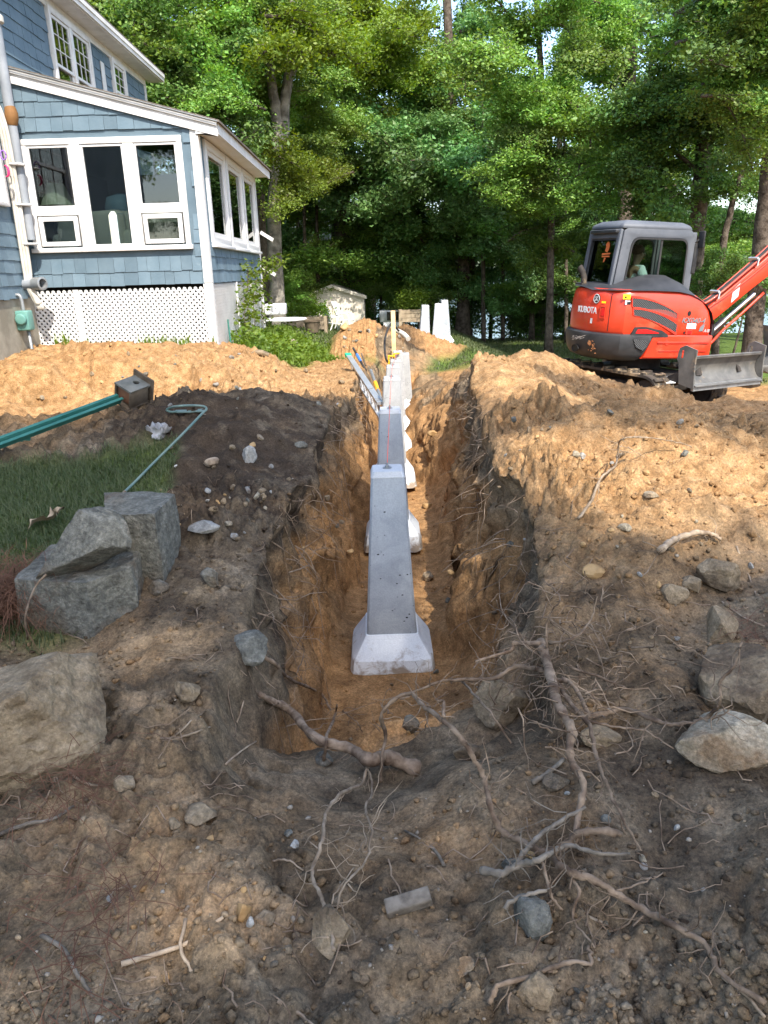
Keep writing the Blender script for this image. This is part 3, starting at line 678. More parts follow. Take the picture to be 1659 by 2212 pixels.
def shingle_field(parent, origin, U, u0, u1, z0, z1, expo, keep, top=None, limit=999, joint=0.004, grain=1.0):
    """courses of shingles on the plane through origin along U (normal to the viewer side)"""
    rot = math.atan2(U[1], U[0]); N = Vector((U[1], -U[0], 0)); r = random.Random(int(u0*91+z0*37)); made = 0
    rest = MB(); z = z0; row = 0
    while z < z1-0.02:
        u = u0-r.random()*0.12
        while u < u1:
            w = r.choice(WID)*grain; a, b = max(u, u0), min(u+w-joint, u1); u += w
            if b-a < 0.02: continue
            drop = r.choice((0, 0, 0, 0.004, -0.004, 0.008))
            hgt = expo+0.012
            if not keep(a, b, z, z+hgt): continue
            poly = [(0, -drop), (b-a, -drop), (b-a, hgt), (0, hgt)]
            if top:
                poly = clip_top(poly, top(a)-z, (top(b)-top(a))/(b-a))
                if len(poly) < 3: continue
            P = Vector(origin)+Vector((U[0]*a, U[1]*a, 0))+N*0.001; P.z = z
            th = r.choice((0.016, 0.018, 0.021))
            if made < limit:
                link('shingle', shingle_mesh([(round(p[0], 3), round(p[1], 3)) for p in poly], th), parent, P+HINV, (0, 0, rot)); made += 1
            else:
                n = len(poly); W = lambda p, d: P+Vector((U[0]*p[0], U[1]*p[0], p[1]))+N*d
                zt = max(p[1] for p in poly); zb = min(p[1] for p in poly)
                A = [W(p, 0) for p in poly]; B = [W(p, th*(0.35+0.65*(zt-p[1])/(zt-zb+1e-6))) for p in poly]
                rest.add(A+B, [tuple(range(n-1, -1, -1)), tuple(range(n, 2*n))]+[(k, (k+1) % n, n+(k+1) % n, n+k) for k in range(n)])
        z += expo; row += 1
    if rest.v: tag(hp_(rest, 'shingle', M['blue_shingle'], parent), kind='stuff')
    return made
def front_keep(a, b, z0, z1): return not (b > wx0-0.02 and a < wx1+0.02 and z1 > wz0-0.06 and z0 < wz1-0.02)
n1 = shingle_field(sun_front, (0, YF, 0), (1, 0, 0), XM, XS-0.06, ZB-0.012, 4.7, 0.164, front_keep, top=lambda x: rake_z(x)-0.02)
n2 = shingle_field(sun_side, (XS, 0, 0), (0, 1, 0), YF+0.02, YB-0.08, ZB-0.012, 2.62, 0.164, lambda a, b, z0, z1: z1 < 2.70, limit=70)
mw_win = [(11.78, 13.34, 4.5, 5.86), (14.36, 15.06, 4.9, 5.86)]
def main_keep(a, b, z0, z1):
    if z1 < rake_z(XM)-0.1: return b < 10.0 and not (b > 8.3 and a < 9.68 and z1 > 3.12 and z0 < 4.4)
    return not any(b > y0+.02 and a < y1-.02 and z1 > q0+.02 and z0 < q1-.02 for y0, y1, q0, q1 in mw_win)
n3 = shingle_field(main_wall, (XM, 0, 0), (0, 1, 0), 8.2, 16.30, 2.06, 5.9, 0.15, main_keep, limit=110, grain=1.1)
# ---- trim
tr = MB()
hp_(MB().box2((XS-0.075, YF-0.024, ZB-0.005), (XS+0.022, YF-0.002, rake_z(XS)-0.02)).box2((XS+0.002, YF-0.002, ZB-0.005), (XS+0.022, YF+0.09, 3.93)), 'corner_board', M['white_paint'])
hp_(MB().box2((XS+0.002, YB-0.09, ZB-0.005), (XS+0.022, YB+0.02, 3.93)), 'corner_board', M['white_paint'])
hp_(MB().box2((XM+0.002, 16.30, 4.6), (XM+0.024, 16.42, 5.98)), 'corner_board', M['white_paint'])
XE = -1.88
rk = MB().prism([(XM-0.1, rake_z(XM-0.1)-0.075), (XE, rake_z(XE)-0.075), (XE, rake_z(XE)+0.075), (XM-0.1, rake_z(XM-0.1)+0.075)], ((0, YF-0.028, 0), (1, 0, 0), (0, 0, 1)), 0.022)
rk.prism([(XM-0.1, rake_z(XM-0.1)+0.035), (XE, rake_z(XE)+0.035), (XE, rake_z(XE)+0.078), (XM-0.1, rake_z(XM-0.1)+0.078)], ((0, YF-0.052, 0), (1, 0, 0), (0, 0, 1)), 0.022)
rk.prism([(XS, 3.905), (XE-0.002, 3.905), (XE-0.002, rake_z(XE)-0.077), (XS, rake_z(XS)-0.077)], ((0, YF-0.024, 0), (1, 0, 0), (0, 0, 1)), 0.018)
hp_(rk, 'rake_board', M['white_paint'])
hp_(MB().box2((XE-0.02, YF-0.004, 3.90), (XE+0.002, YB+0.12, 4.03)), 'fascia_board', M['white_paint'])
hp_(MB().box2((XS+0.003, YF-0.002, 3.925), (XE-0.022, YB+0.1, 3.94)), 'soffit', M['soffit'])
def roofp(x, d): return rake_z(x)+d
hp_(MB().prism([(XM, roofp(XM, .08)), (XE+.035, roofp(XE+.035, .08)), (XE+.035, roofp(XE+.035, .105)), (XM, roofp(XM, .105))], ((0, YF-0.085, 0), (1, 0, 0), (0, 0, 1)), -(YB-YF+0.25)), 'sunroom_roof', M['roof_shingle'])
hp_(MB().prism([(XM, roofp(XM, .078)), (XE+.02, roofp(XE+.02, .078)), (XE+.02, roofp(XE+.02, .088)), (XM, roofp(XM, .088))], ((0, YF-0.095, 0), (1, 0, 0), (0, 0, 1)), 0.008), 'drip_edge', M['steel_grey'])
# main roof: eave along the main wall
hp_(MB().prism([(XM-3.2, 7.55), (XM+0.33, 6.10), (XM+0.33, 6.13), (XM-3.2, 7.58)], ((0, 16.75, 0), (1, 0, 0), (0, 0, 1)), 12.4), 'main_roof', M['roof_shingle'])
hp_(MB().box2((XM+0.29, 4.4, 5.98), (XM+0.32, 16.72, 6.10)).box2((XM+0.32, 4.4, 6.04), (XM+0.335, 16.72, 6.10)), 'fascia_board', M['white_paint'])
hp_(MB().box2((XM+0.002, 4.4, 5.965), (XM+0.288, 16.7, 5.985)).box2((XM+0.002, 4.4, 5.84), (XM+0.03, 16.4, 5.963)), 'soffit', M['white_paint'])
hp_(MB().prism([(XM-3.2, 7.40), (XM+0.3, 5.97), (XM+0.3, 6.09), (XM-3.2, 7.53)], ((0, 16.76, 0), (1, 0, 0), (0, 0, 1)), 0.03), 'rake_board', M['white_paint'])
hp_(MB().prism([(XM-6, 5.98), (XM, 5.98), (XM-3.0, 7.3)], ((0, 16.38, 0), (1, 0, 0), (0, 0, 1)), 0.1), 'gable_wall', M['blue_shingle'])
# ---- front windows of the sunroom: one frame, three lights and two awning sashes
fr = MB(); yf = YF-0.03
cols = [(-4.33, -3.69), (-3.69, -3.01), (-3.01, -2.34)]
fr.box2((wx0, yf, 3.83), (wx1, YF+0.06, wz1)); fr.box2((wx0-.02, yf-0.035, wz0-0.035), (wx1+.02, YF+0.05, wz0+0.02))
for x0, x1 in ((-4.33, -4.235), (-3.71, -3.58), (-3.055, -2.93), (-2.405, -2.34)): fr.box2((x0, yf, wz0+0.022), (x1, YF+0.06, 3.828))
for x0, x1 in ((-4.233, -3.712), (-2.928, -2.407)): fr.box2((x0, yf+.004, 3.03), (x1, YF+0.06, 3.115))
front_frame = hp_(fr, 'window_frame', M['white_paint'], bevel=0.005)
HF = front_frame
def sash(x0, x1, z0, z1, w, y0, par):
    m_ = MB().prism([(x0, z0), (x1, z0), (x1, z1), (x0, z1)], ((0, y0+0.045, 0), (1, 0, 0), (0, 0, 1)), 0.045, [(x0+w, z0+w), (x0+w, z1-w), (x1-w, z1-w), (x1-w, z0+w)])
    hp_(m_, 'sash', M['white_vinyl'], par, bevel=0.004)
    hp_(MB().box2((x0+w-.005, y0+0.022, z0+w-.005), (x1-w+.005, y0+0.026, z1-w+.005)), 'pane', M['pane'], par)
sash(-4.232, -3.713, 3.118, 3.826, 0.026, yf+.012, HF); sash(-3.577, -3.058, 2.655, 3.826, 0.026, yf+.012, HF); sash(-2.927, -2.408, 3.118, 3.826, 0.026, yf+.012, HF)
sash(-4.215, -3.73, 2.672, 3.018, 0.052, yf-.006, HF); sash(-2.91, -2.425, 2.672, 3.018, 0.052, yf-.006, HF)
# ---- three windows in the side wall
def side_window(y0, y1, z0, z1):
    f = MB().prism([(y0, z0), (y1, z0), (y1, z1), (y0, z1)], ((XS-0.04, 0, 0), (0, 1, 0), (0, 0, 1)), 0.075, [(y0+.10, z0+.09), (y0+.10, z1-.10), (y1-.10, z1-.10), (y1-.10, z0+.09)])
    f.box2((XS-0.02, y0-0.03, z0-0.045), (XS+0.075, y1+0.03, z0-0.002))
    w = hp_(f, 'window', M['white_vinyl'], bevel=0.005)
    hp_(MB().prism([(y0+.102, z0+.092), (y1-.102, z0+.092), (y1-.102, z1-.102), (y0+.102, z1-.102)], ((XS-0.03, 0, 0), (0, 1, 0), (0, 0, 1)), 0.04, [(y0+.16, z0+.15), (y0+.16, z1-.16), (y1-.16, z1-.16), (y1-.16, z0+.15)]), 'sash', M['white_vinyl'], w)
    hp_(MB().box2((XS-0.012, y0+.155, z0+.145), (XS-0.008, y1-.155, z1-.155)), 'pane', M['pane_side'], w)
    return w
for q in ((10.30, 11.60), (11.66, 12.94), (13.0, 14.24)): side_window(q[0], q[1], 2.665, 3.905)
# ---- upstairs windows with a grid of bars
def grid_window(x, y0, y1, z0, z1, lights, parent=None, nv=3, nh=3):
    f = MB().prism([(y0, z0), (y1, z0), (y1, z1), (y0, z1)], ((x-0.02, 0, 0), (0, 1, 0), (0, 0, 1)), 0.062, [(y0+.07, z0+.05), (y0+.07, z1-.08), (y1-.07, z1-.08), (y1-.07, z0+.05)])
    span = (y1-y0-.14)/lights
    for k in range(1, lights): f.box2((x-0.018, y0+.07+span*k-.05, z0+.052), (x+0.04, y0+.07+span*k+.05, z1-.082))
    w = hp_(f, 'window', M['white_paint'], bevel=0.004)
    zm = (z0+z1)/2-0.02
    for k in range(lights):
        a = y0+.075+span*k+(.05 if k else 0); b = y0+.065+span*(k+1)-(.05 if k < lights-1 else 0)
        for zz0, zz1, dx in ((z0+.055, zm+0.02, -0.004), (zm-0.02, z1-.085, 0.014)):
            s = MB().prism([(a, zz0), (b, zz0), (b, zz1), (a, zz1)], ((x-0.008+dx, 0, 0), (0, 1, 0), (0, 0, 1)), 0.016, [(a+.04, zz0+.04), (a+.04, zz1-.04), (b-.04, zz1-.04), (b-.04, zz0+.04)])
            if dx > 0 or lights == 1:
                for i in range(1, nv): s.box2((x+dx-.004, a+.04+(b-a-.08)*i/nv-.006, zz0+.041), (x+dx+.004, a+.04+(b-a-.08)*i/nv+.006, zz1-.041))
                for i in range(1, nh): s.box2((x+dx-.0035, a+.041, zz0+.04+(zz1-zz0-.08)*i/nh-.006), (x+dx+.0035, b-.041, zz0+.04+(zz1-zz0-.08)*i/nh+.006))
            hp_(s, 'sash', M['white_vinyl'], w)
            hp_(MB().box2((x+dx-.006, a+.036, zz0+.036), (x+dx-.0055, b-.036, zz1-.036)), 'pane', M['pane_side'], w)
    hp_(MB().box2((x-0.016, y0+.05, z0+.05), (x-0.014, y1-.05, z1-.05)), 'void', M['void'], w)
    return w
grid_window(XM+0.02, 11.78, 13.34, 4.5, 5.86, 2); grid_window(XM+0.02, 14.36, 15.06, 4.9, 5.86, 1, nv=2); grid_window(XM+0.02, 8.3, 9.66, 3.12, 4.4, 1)
hp_(MB().box2((XM+0.024, 13.80, 4.6), (XM+0.034, 13.97, 5.66)), 'bare_patch', M['white_paint'])
# ---- lattice skirt
def lattice(o, U, u0, u1, z0, z1, N):
    mb = MB(); s = 0.050; w = 0.026; U = Vector(U); N = Vector(N); o = Vector(o)
    def clip(seg):
        (ua, za), (ub, zb) = seg; t0, t1 = 0.0, 1.0; du, dz = ub-ua, zb-za
        for p, q in ((-du, ua-u0), (du, u1-ua), (-dz, za-z0), (dz, z1-za)):
            if abs(p) < 1e-9: continue
            t = q/p
            if p < 0: t0 = max(t0, t)
            else: t1 = min(t1, t)
        return ((ua+du*t0, za+dz*t0), (ua+du*t1, za+dz*t1)) if t0 < t1-1e-3 else None
    hgt = z1-z0
    for sg, off in ((1, 0.0), (-1, 0.007)):
        k = u0-hgt; st = s*math.sqrt(2)
        while k < u1+hgt:
            seg = clip(((k, z0), (k+hgt, z1))) if sg > 0 else clip(((k+hgt, z0), (k, z1)))
            k += st
            if not seg: continue
            (a, za), (b, zb) = seg
            A = o+U*a+Vector((0, 0, za))+N*off; B = o+U*b+Vector((0, 0, zb))+N*off
            d = (B-A).normalized(); side = d.cross(N)*(w/2)
            vs = [A-side, A+side, B+side, B-side]; vs += [q+N*0.006 for q in vs]
            mb.add(vs, [(3, 2, 1, 0), (4, 5, 6, 7), (0, 1, 5, 4), (1, 2, 6, 5), (2, 3, 7, 6), (3, 0, 4, 7)])
    return mb
skirt = hp_(MB().box2((XS-0.09, YF-0.016, ZG-0.3), (XS+0.003, YF+0.003, ZB-0.007)).box2((XS+0.003, YF-0.016, ZG-0.3), (XS+0.022, YF+0.09, ZB-0.007)), 'lattice_skirt', M['white_paint'])
for q in (((-4.60, YF-0.01, ZG-0.35), (-4.52, YF+0.012, ZB-0.05)), ((-3.93, YF-0.016, ZG-0.3), (-3.86, YF+0.003, ZB-0.05)), ((XS+0.003, 11.75, ZG-0.3), (XS+0.02, 11.84, ZB-0.02)), ((XS+0.003, 13.1, ZG-0.3), (XS+0.02, 13.19, ZB-0.02)), ((XS+0.003, YB-0.09, ZG-0.5), (XS+0.022, YB+0.01, ZB-0.007))):
    hp_(MB().box2(*q), 'post', M['white_paint'], skirt)
for a in ((( 0, YF+0.02, 0), (1, 0, 0), -4.6, XS, ZG-0.25, ZB-0.06, (0, -1, 0)), ((XS-0.012, 0, 0), (0, 1, 0), YF+0.05, YB, ZG-0.3, ZB-0.03, (1, 0, 0))):
    tag(hp_(lattice(*a), 'lattice_slats', M['lattice'], skirt), kind='stuff')
hp_(MB().box2((XM-0.2, YF+0.35, 0.4), (XS-0.35, YB-0.2, ZB-0.02)), 'crawl_dark', M['void'])  # near-black block stands in for the shade under the floor
hp_(MB().box2((XM-6, 4.5, 0.2), (XM-0.01, 16.2, 2.06)), 'foundation', M['foundation'])
# ---- interior furniture seen through the glass
lamp = empty('table_lamp', (-4.15, 10.5, 2.29), 0, 'pale green table lamp seen behind the left sunroom window', 'lamp')
MB().lathe([(0.215, 0.90), (0.10, 1.17), (0.097, 1.17), (0.212, 0.90)], 28).build('lamp_shade', M['lamp_shade'], lamp, smooth='auto')
MB().lathe([(0.09, 0), (0.09, 0.03), (0.03, 0.06), (0.05, 0.4), (0.06, 0.6), (0.02, 0.75), (0.012, 1.1)], 16).build('stem', M['white_vinyl'], lamp, smooth='auto')
def armchair(name, loc, rz, fab, label, w=0.8):
    t = empty(name, loc, rz, label, 'armchair' if w < 1 else 'sofa')
    MB().box2((-w/2, -0.35, 0.12), (w/2, 0.35, 0.44)).build('seat', fab, t, bevel=0.05)
    MB().box2((-w/2, 0.2, 0.3), (w/2, 0.42, 0.82)).build('backrest', fab, t, bevel=0.07)
    for s in (-1, 1): MB().box2((s*w/2-0.09, -0.38, 0.12), (s*w/2+0.09, 0.3, 0.58)).build('armrest', fab, t, bevel=0.06)
    return t
armchair('striped_armchair', (-3.40, 10.52, 2.27), math.radians(150), M['stripes'], 'striped armchair behind the tall middle sunroom window')
armchair('striped_sofa', (-2.86, 10.62, 2.27), math.radians(180), M['stripes'], 'striped sofa behind the low right sunroom sash', 0.95)
armchair('grey_armchair', (-4.08, 10.9, 2.27), math.radians(200), M['fabric_grey'], 'grey armchair behind the low left sunroom sash', 0.5)
th = MB().lathe([(0.02, 0), (0.2, 0.02), (0.24, 0.12), (0.2, 0.25), (0.06, 0.3)], 14).build('cushion', M['fabric_blue'], None, smooth=True, loc=(-3.30, 10.5, 3.02))
tag(th, 'blue cushion on the back of the striped armchair', 'cushion')
# ---- service mast, cables, elbow, gas meter
mast = empty('conduit_mast', (-4.30, 9.86, 2.2), 0, 'grey upright pipe with bundled white cables at the house corner', 'conduit')
MB().tube([(0, 0, 0.55), (0, 0, 2.0)], 0.055, 14).tube([(0.0, -0.005, 2.0), (0, -0.005, 2.9)], 0.06, 14).build('pipe', M['pvc'], mast, smooth='auto')
MB().lathe([(0.065, 0), (0.095, 0.02), (0.095, 0.08), (0.05, 0.12), (0.0, 0.12)], 16, (0, -0.005, 2.88)).build('cap', M['cable'], mast, smooth='auto')
MB().tube([(0.0, -.0, 1.84), (0.01, -0.01, 1.90), (0.02, -0.02, 1.96), (0.01, -0.01, 2.02)], [0.06, 0.075, 0.075, 0.062], 14).build('flange', M['brown_flange'], mast, smooth='auto')
for k in range(3):
    o = (k-1)*0.035
    MB().tube(catmull([(-0.42+o, 0.0, 2.25), (-0.2+o, -0.05, 2.15), (-0.08+o, -0.09, 1.85), (-0.06+o, -0.09, 1.3), (-0.06+o, -0.1, 0.7), (-0.06+o, -0.11, 0.2), (-0.05+o*.6, -0.14, -0.02), (0.06+o*.7, -0.16, -0.28)], 5), 0.024, 8).build('cable', M['cable'], mast, smooth=True)
for z in (0.5, 0.95, 1.4): MB().lathe([(0.09, -0.012), (0.095, 0), (0.09, 0.012), (0.085, 0)], 16, (0.0, -0.05, z)).build('strap', M['white_vinyl'], mast, smooth=True)
elbow = empty('elbow_pipe', (-4.46, 9.78, 2.2), 0, 'teal grey pipe elbow over the lattice corner, open end to the right', 'pipe')
MB().tube([(-0.02, 0, 0.02), (0.22, -0.1, 0.03)], 0.06, 16).build('tube', M['pvc'], elbow, smooth='auto')
MB().lathe([(0.05, -0.06), (0.075, -0.055), (0.08, 0.08), (0.058, 0.085), (0.05, -0.03)], 16, (0.24, -0.11, 0.03), Matrix.Rotation(math.radians(90), 3, 'Y') @ Matrix.Rotation(math.radians(25), 3, 'X')).build('socket', M['steel_grey'], elbow, smooth='auto')
MB().tube(catmull([(0.1, -0.05, 0.0), (0.16, -0.07, -0.12), (0.2, -0.08, -0.22)], 4), 0.04, 10).build('hose', M['cable'], elbow, smooth=True)
meter = empty('gas_meter', (-4.40, 9.50, 1.62), 0, 'green gas meter on grey pipes against the house foundation', 'gas meter')
MB().box2((-0.06, -0.08, 0.06), (0.10, 0.08, 0.30)).lathe([(0.0, 0), (0.07, 0), (0.07, 0.05), (0, 0.05)], 16, (0.02, -0.08, 0.2), Matrix.Rotation(PI/2, 3, 'X')).build('meter_body', M['meter_green'], meter, bevel=0.02)
MB().tube(catmull([(-0.12, 0, -0.55), (-0.12, 0, 0.4), (-0.11, 0, 0.47), (0.0, 0, 0.48), (0.02, 0, 0.4), (0.02, 0, 0.28)], 4), 0.022, 10).build('riser', M['steel_grey'], meter, smooth=True)
MB().tube([(0.04, 0, 0.08), (0.05, 0, -0.55)], 0.02, 10).tube([(-0.14, 0.02, -0.25), (0.07, 0.02, -0.25)], 0.018, 8).build('outlet_pipe', M['steel_grey'], meter, smooth=True)
MB().lathe([(0.03, -.02), (0.035, 0), (0.03, .02)], 10, (-0.12, 0, 0.38)).lathe([(0.03, -.02), (0.035, 0), (0.03, .02)], 10, (-0.12, 0, 0.0)).build('coupling', M['steel_grey'], meter, smooth=True)
orn = empty('hanging_ornament', (XM+0.12, 9.56, 3.5), 0, 'pink and purple hanging ornament in front of the left edge window', 'ornament')
MB().tube([(0.03*math.cos(a), 0, 0.06*math.sin(a)) for a in np.linspace(-2.0, 2.0, 12)], [0.004+0.012*math.sin(k/11*PI) for k in range(12)], 8).build('crescent', M['pink'], orn, smooth=True)
MB().tube([(0.03*math.cos(a), 0, 0.17+0.05*math.sin(a)) for a in np.linspace(0, 2*PI, 16)], 0.008, 8).build('ring', M['purple'], orn, smooth=True)
MB().tube([(0, 0, 0.6), (0, 0, -0.2)], 0.002, 5).build('thread', M['steel_grey'], orn)
vent = empty('white_box_vent', tuple(aty(598, 668, 14.3)), 0, 'white box jutting from the far end of the lattice', 'vent box')
MB().box2((-0.22, -0.1, -0.10), (0.16, 0.25, 0.10)).build('hood', M['white_plastic'], vent, bevel=0.02)
MB().box2((-0.19, -0.105, -0.07), (0.13, -0.1, 0.07)).build('flap', M['white_vinyl'], vent)
for k, zz in enumerate((2.98, 2.37)):
    e = MB().prism([(0, 0), (0.22, -0.14), (0.25, -0.09), (0.03, 0.05)], ((0, 0, 0), (1, 0, 0), (0, 0, 1)), 0.03).build('bracket', M['white_paint'], None, loc=(XS+0.03, YB+0.05, zz))
    tag(e, ('upper' if not k else 'lower')+' of two short white slanted brackets at the far sunroom corner', 'bracket')
# ------------------------------------------------------------------ the excavator (local frame: x ahead, y to its left, z up)
EXH = math.radians(90-79)                 # heading of the upper body, from +X
EXC = (3.84, 11.35, 0.26)
exc = empty('mini_excavator', EXC, 0, 'red mini excavator with a grey cab standing on the sandy mound', 'excavator')
TILT = Matrix.Rotation(math.radians(3.2), 4, Vector((math.sin(math.radians(19)), math.cos(math.radians(19)), 0)))   # it stands on a slope, leaning to its front
exc.rotation_euler = TILT.to_euler()
up = lambda mb, name, m, par=None, **k: _exb(mb, name, m, par, EXH, **k)
TRH = math.radians(90-148)
un = lambda mb, name, m, par=None, **k: _exb(mb, name, m, par, TRH, **k)
UPS = Matrix.Diagonal((0.84, 0.88, 1.045))
def _exb(mb, name, m, par, a, **k):
    R = Matrix.Rotation(a, 3, 'Z') @ (UPS if a == EXH else Matrix.Identity(3)); mb.v = [tuple(R @ Vector(p)) for p in mb.v]
    return mb.build(name, m, par or exc, **k)
# --- plan outline of the tail: wide arc behind, straight right flank
def outline(xf, ins=0.0, w=0.82, tail=1.20, yl=0.82, n=13):
    pts = []
    for k in range(n):
        t = k/(n-1); y = (yl-ins)+(-(w-ins)-(yl-ins))*t
        q = (2*t-1); x = -(tail-ins)+0.34*abs(q)**2.4+0.06*abs(q)**8
        pts.append((x, y))
    r = 0.10
    pts += [(-0.62, -(w-ins)), (-0.2, -(w-ins)), (xf-0.3, -(w-ins)+0.005), (xf-r, -(w-ins)+0.01), (xf-0.02, -(w-ins)+r*0.6), (xf, -(w-ins)+r*1.6), (xf, -0.12), (0.3, -0.12), (-0.3, 0.1), (-0.5, yl-ins)]
    return pts
def loft_plan(levels, **k):
    mb = MB(); mb.loft([[(x, y, z) for x, y in outline(xf, ins, **k)] for z, xf, ins in levels]); return mb
hood = up(loft_plan([(1.02, 0.86, 0.015), (1.05, 0.86, 0.0), (1.20, 0.845, -0.004), (1.34, 0.79, 0.0), (1.44, 0.70, 0.012), (1.53, 0.52, 0.03), (1.575, 0.30, 0.06), (1.59, 0.15, 0.10)]), 'hood', M['red'], smooth='auto')
lower = up(MB().loft([[(x, y, z) for x, y in [(-0.24+s, -0.835+i), (0.2, -0.84+i), (0.80, -0.835+i), (0.90-i, -0.78), (0.92-i, -0.2), (0.5, 0.1), (-0.24+s, 0.1)]] for z, s, i in ((0.70, -0.16, 0.03), (0.72, -0.13, 0.01), (1.0, 0.0, 0.0), (1.015, 0.0, 0.012))]), 'side_panel', M['red'], smooth='auto')
up(MB().box2((-0.16, -0.850, 0.905), (0.80, -0.838, 0.93)).box2((-0.12, -0.846, 0.80), (0.78, -0.837, 0.81)), 'trim_ridge', M['red_dull'], lower, bevel=0.004)
up(MB().lathe([(0.0, 0), (0.035, 0), (0.038, -.008), (0.0, -.008)], 14, (0.02, -0.845, 0.92), Matrix.Rotation(PI/2, 3, 'X')), 'cap', M['red_dull'], lower, smooth='auto')
# counterweight: fat dark tail
cw = MB(); rings = []
for z, ins in ((0.66, 0.16), (0.69, 0.07), (0.76, 0.015), (0.86, -0.012), (0.96, -0.02), (1.00, -0.012), (1.022, 0.02)):
    o = outline(0.0, ins, w=0.84, tail=1.235, yl=0.84)[:13]
    sl = 0.0 if z > 0.97 else (0.97-z)*0.5
    o = o+[(-0.62, -(0.84-ins)), (-0.28-sl, -(0.84-ins)), (-0.30-sl, -0.55), (-0.6, 0.0), (-0.5, 0.84-ins)]
    rings.append([(x, y, z) for x, y in o])
cwt = up(cw.loft(rings), 'counterweight', M['counterweight'], smooth='auto')
def tailpt(t, z, out=0.0, w=0.84, tail=1.235, yl=0.84):
    """point on the rear arc, t 0 left .. 1 right, and its outward direction"""
    def f(t):
        y = yl+(-w-yl)*t; q = 2*t-1; return Vector((-tail+0.34*abs(q)**2.4+0.06*abs(q)**8, y, z))
    a, b = f(max(t-.01, 0)), f(min(t+.01, 1)); d = (b-a).normalized(); nrm = Vector((d.y, -d.x, 0))
    if nrm.x > 0: nrm = -nrm
    return f(t)+nrm*out, nrm, d
def arc_patch(t0, t1, z0, z1, out, k=6, **kw):
    mb = MB(); vs = []
    for i in range(k+1):
        p, n_, d = tailpt(t0+(t1-t0)*i/k, 0, out, **kw)
        vs += [(p.x, p.y, z0), (p.x, p.y, z1)]
    return mb.add(vs, [(2*i, 2*i+2, 2*i+3, 2*i+1) for i in range(k)])
for t, z, rx, rz in ((0.20, 0.90, 0.035, 0.05), (0.56, 0.775, 0.10, 0.045)):
    p, n_, d = tailpt(t, z, 0.012); mb = MB()
    ring = [[p+d*(rx*s*math.cos(a))+Vector((0, 0, rz*s*math.sin(a)))+n_*o for a in np.linspace(0, 2*PI, 17)[:-1]] for s, o in ((1.12, 0.0), (1.12, 0.014), (1.0, 0.014), (0.92, 0.004))]
    up(mb.loft(ring), 'socket', M['decal_black'], cwt, smooth='auto')
rsc = random.Random(5)
def blob(mb, t, z, rt, rz, out, n=9, slant=0.0):
    c = [(math.cos(2*PI*k/n)*rsc.uniform(.45, 1.15), math.sin(2*PI*k/n)*rsc.uniform(.45, 1.15)) for k in range(n)]
    P = []
    for a, b in c:
        p, _, _ = tailpt(min(max(t+a*rt, 0.02), 0.995), z+b*rz+a*slant, out); P.append(p)
    mb.add(P, [tuple(range(n))])
mb = MB()
for k in range(22):
    u = rsc.random(); blob(mb, 0.50+u*0.20, 0.885+rsc.random()*0.05+u*0.03, rsc.uniform(.012, .05), rsc.uniform(.002, .008), 0.027, 9, 0.010)
tag(up(mb, 'scrape_marks', M['scrape'], cwt), kind='stuff')
mb = MB()
for k in range(26):
    t = 0.80+rsc.gauss(0, 0.026); z = 0.845+rsc.gauss(0, 0.05)
    if 0.74 < z < 0.97: blob(mb, t, z, rsc.uniform(.003, .014), rsc.uniform(.006, .022), 0.028)
tag(up(mb, 'rust_marks', M['rust'], cwt), kind='stuff')
# helper: point on the right flank with the outward offset (u along x, z)
def flank(poly, out, t=0.006, y=-0.825):
    return MB().prism([(p[0], p[1]) for p in poly], ((0, y-out+t, 0), (1, 0, 0), (0, 0, 1)), t)
# grilles in the counterweight corner and the flank
def grille(name, poly, par, y, ny=9):
    g = up(flank(poly, 0.004, 0.006, y), name, M['mesh_black'], par)
    xs = [p[0] for p in poly]; zs = [p[1] for p in poly]; mb = MB()
    def inside(x, z):
        c = False
        for i in range(len(poly)):
            a, b = poly[i], poly[i-1]
            if (a[1] > z) != (b[1] > z) and x < (b[0]-a[0])*(z-a[1])/(b[1]-a[1])+a[0]: c = not c
        return c
    s = 0.026
    for sg in (1, -1):
        k = min(xs)-1.0
        while k < max(xs)+1.0:
            run = None
            for j in range(0, 90):
                z = min(zs)+(max(zs)-min(zs))*j/89; x = k+sg*(z-min(zs))*1.4
                ok = inside(x, z)
                if ok and run is None: run = (x, z)
                if (not ok or j == 89) and run is not None:
                    if abs(z-run[1]) > 0.012: mb.bar((run[0], y-0.008, run[1]), (x, y-0.008, z), 0.006, 0.004, (0, 1, 0))
                    run = None
            k += s*1.5
    tag(up(mb, 'grille_wire', M['mesh_wire'], g), kind='stuff')
    return g
def arc_poly(x0, x1, zt0, zt1, zb0, zb1, sag=0.0, n=7):
    top = [(x0+(x1-x0)*k/n, zt0+(zt1-zt0)*(k/n)**1.9) for k in range(n+1)]
    bot = [(x0+0.02+(x1-x0-0.02)*k/n, zb0+(zb1-zb0)*(k/n)**1.5) for k in range(n+1)][::-1]
    return top+bot
g1 = arc_poly(-0.70, 0.15, 1.485, 1.30, 1.375, 1.225)
g2 = arc_poly(-0.66, 0.165, 1.345, 1.16, 1.26, 1.05)
grille('grille', g1, hood, -0.815); grille('grille', g2, hood, -0.822)
def inset_frame(poly, w, y, par, m, name):
    cx = sum(p[0] for p in poly)/len(poly); cz = sum(p[1] for p in poly)/len(poly)
    big = [(cx+(p[0]-cx)*(1+w/0.38), cz+(p[1]-cz)*(1+w/0.075)) for p in poly]
    return up(MB().prism(big, ((0, y, 0), (1, 0, 0), (0, 0, 1)), 0.012, poly), name, m, par)
inset_frame(g1, 0.018, -0.816, hood, M['red_dull'], 'grille_frame'); inset_frame(g2, 0.018, -0.822, hood, M['red_dull'], 'grille_frame')
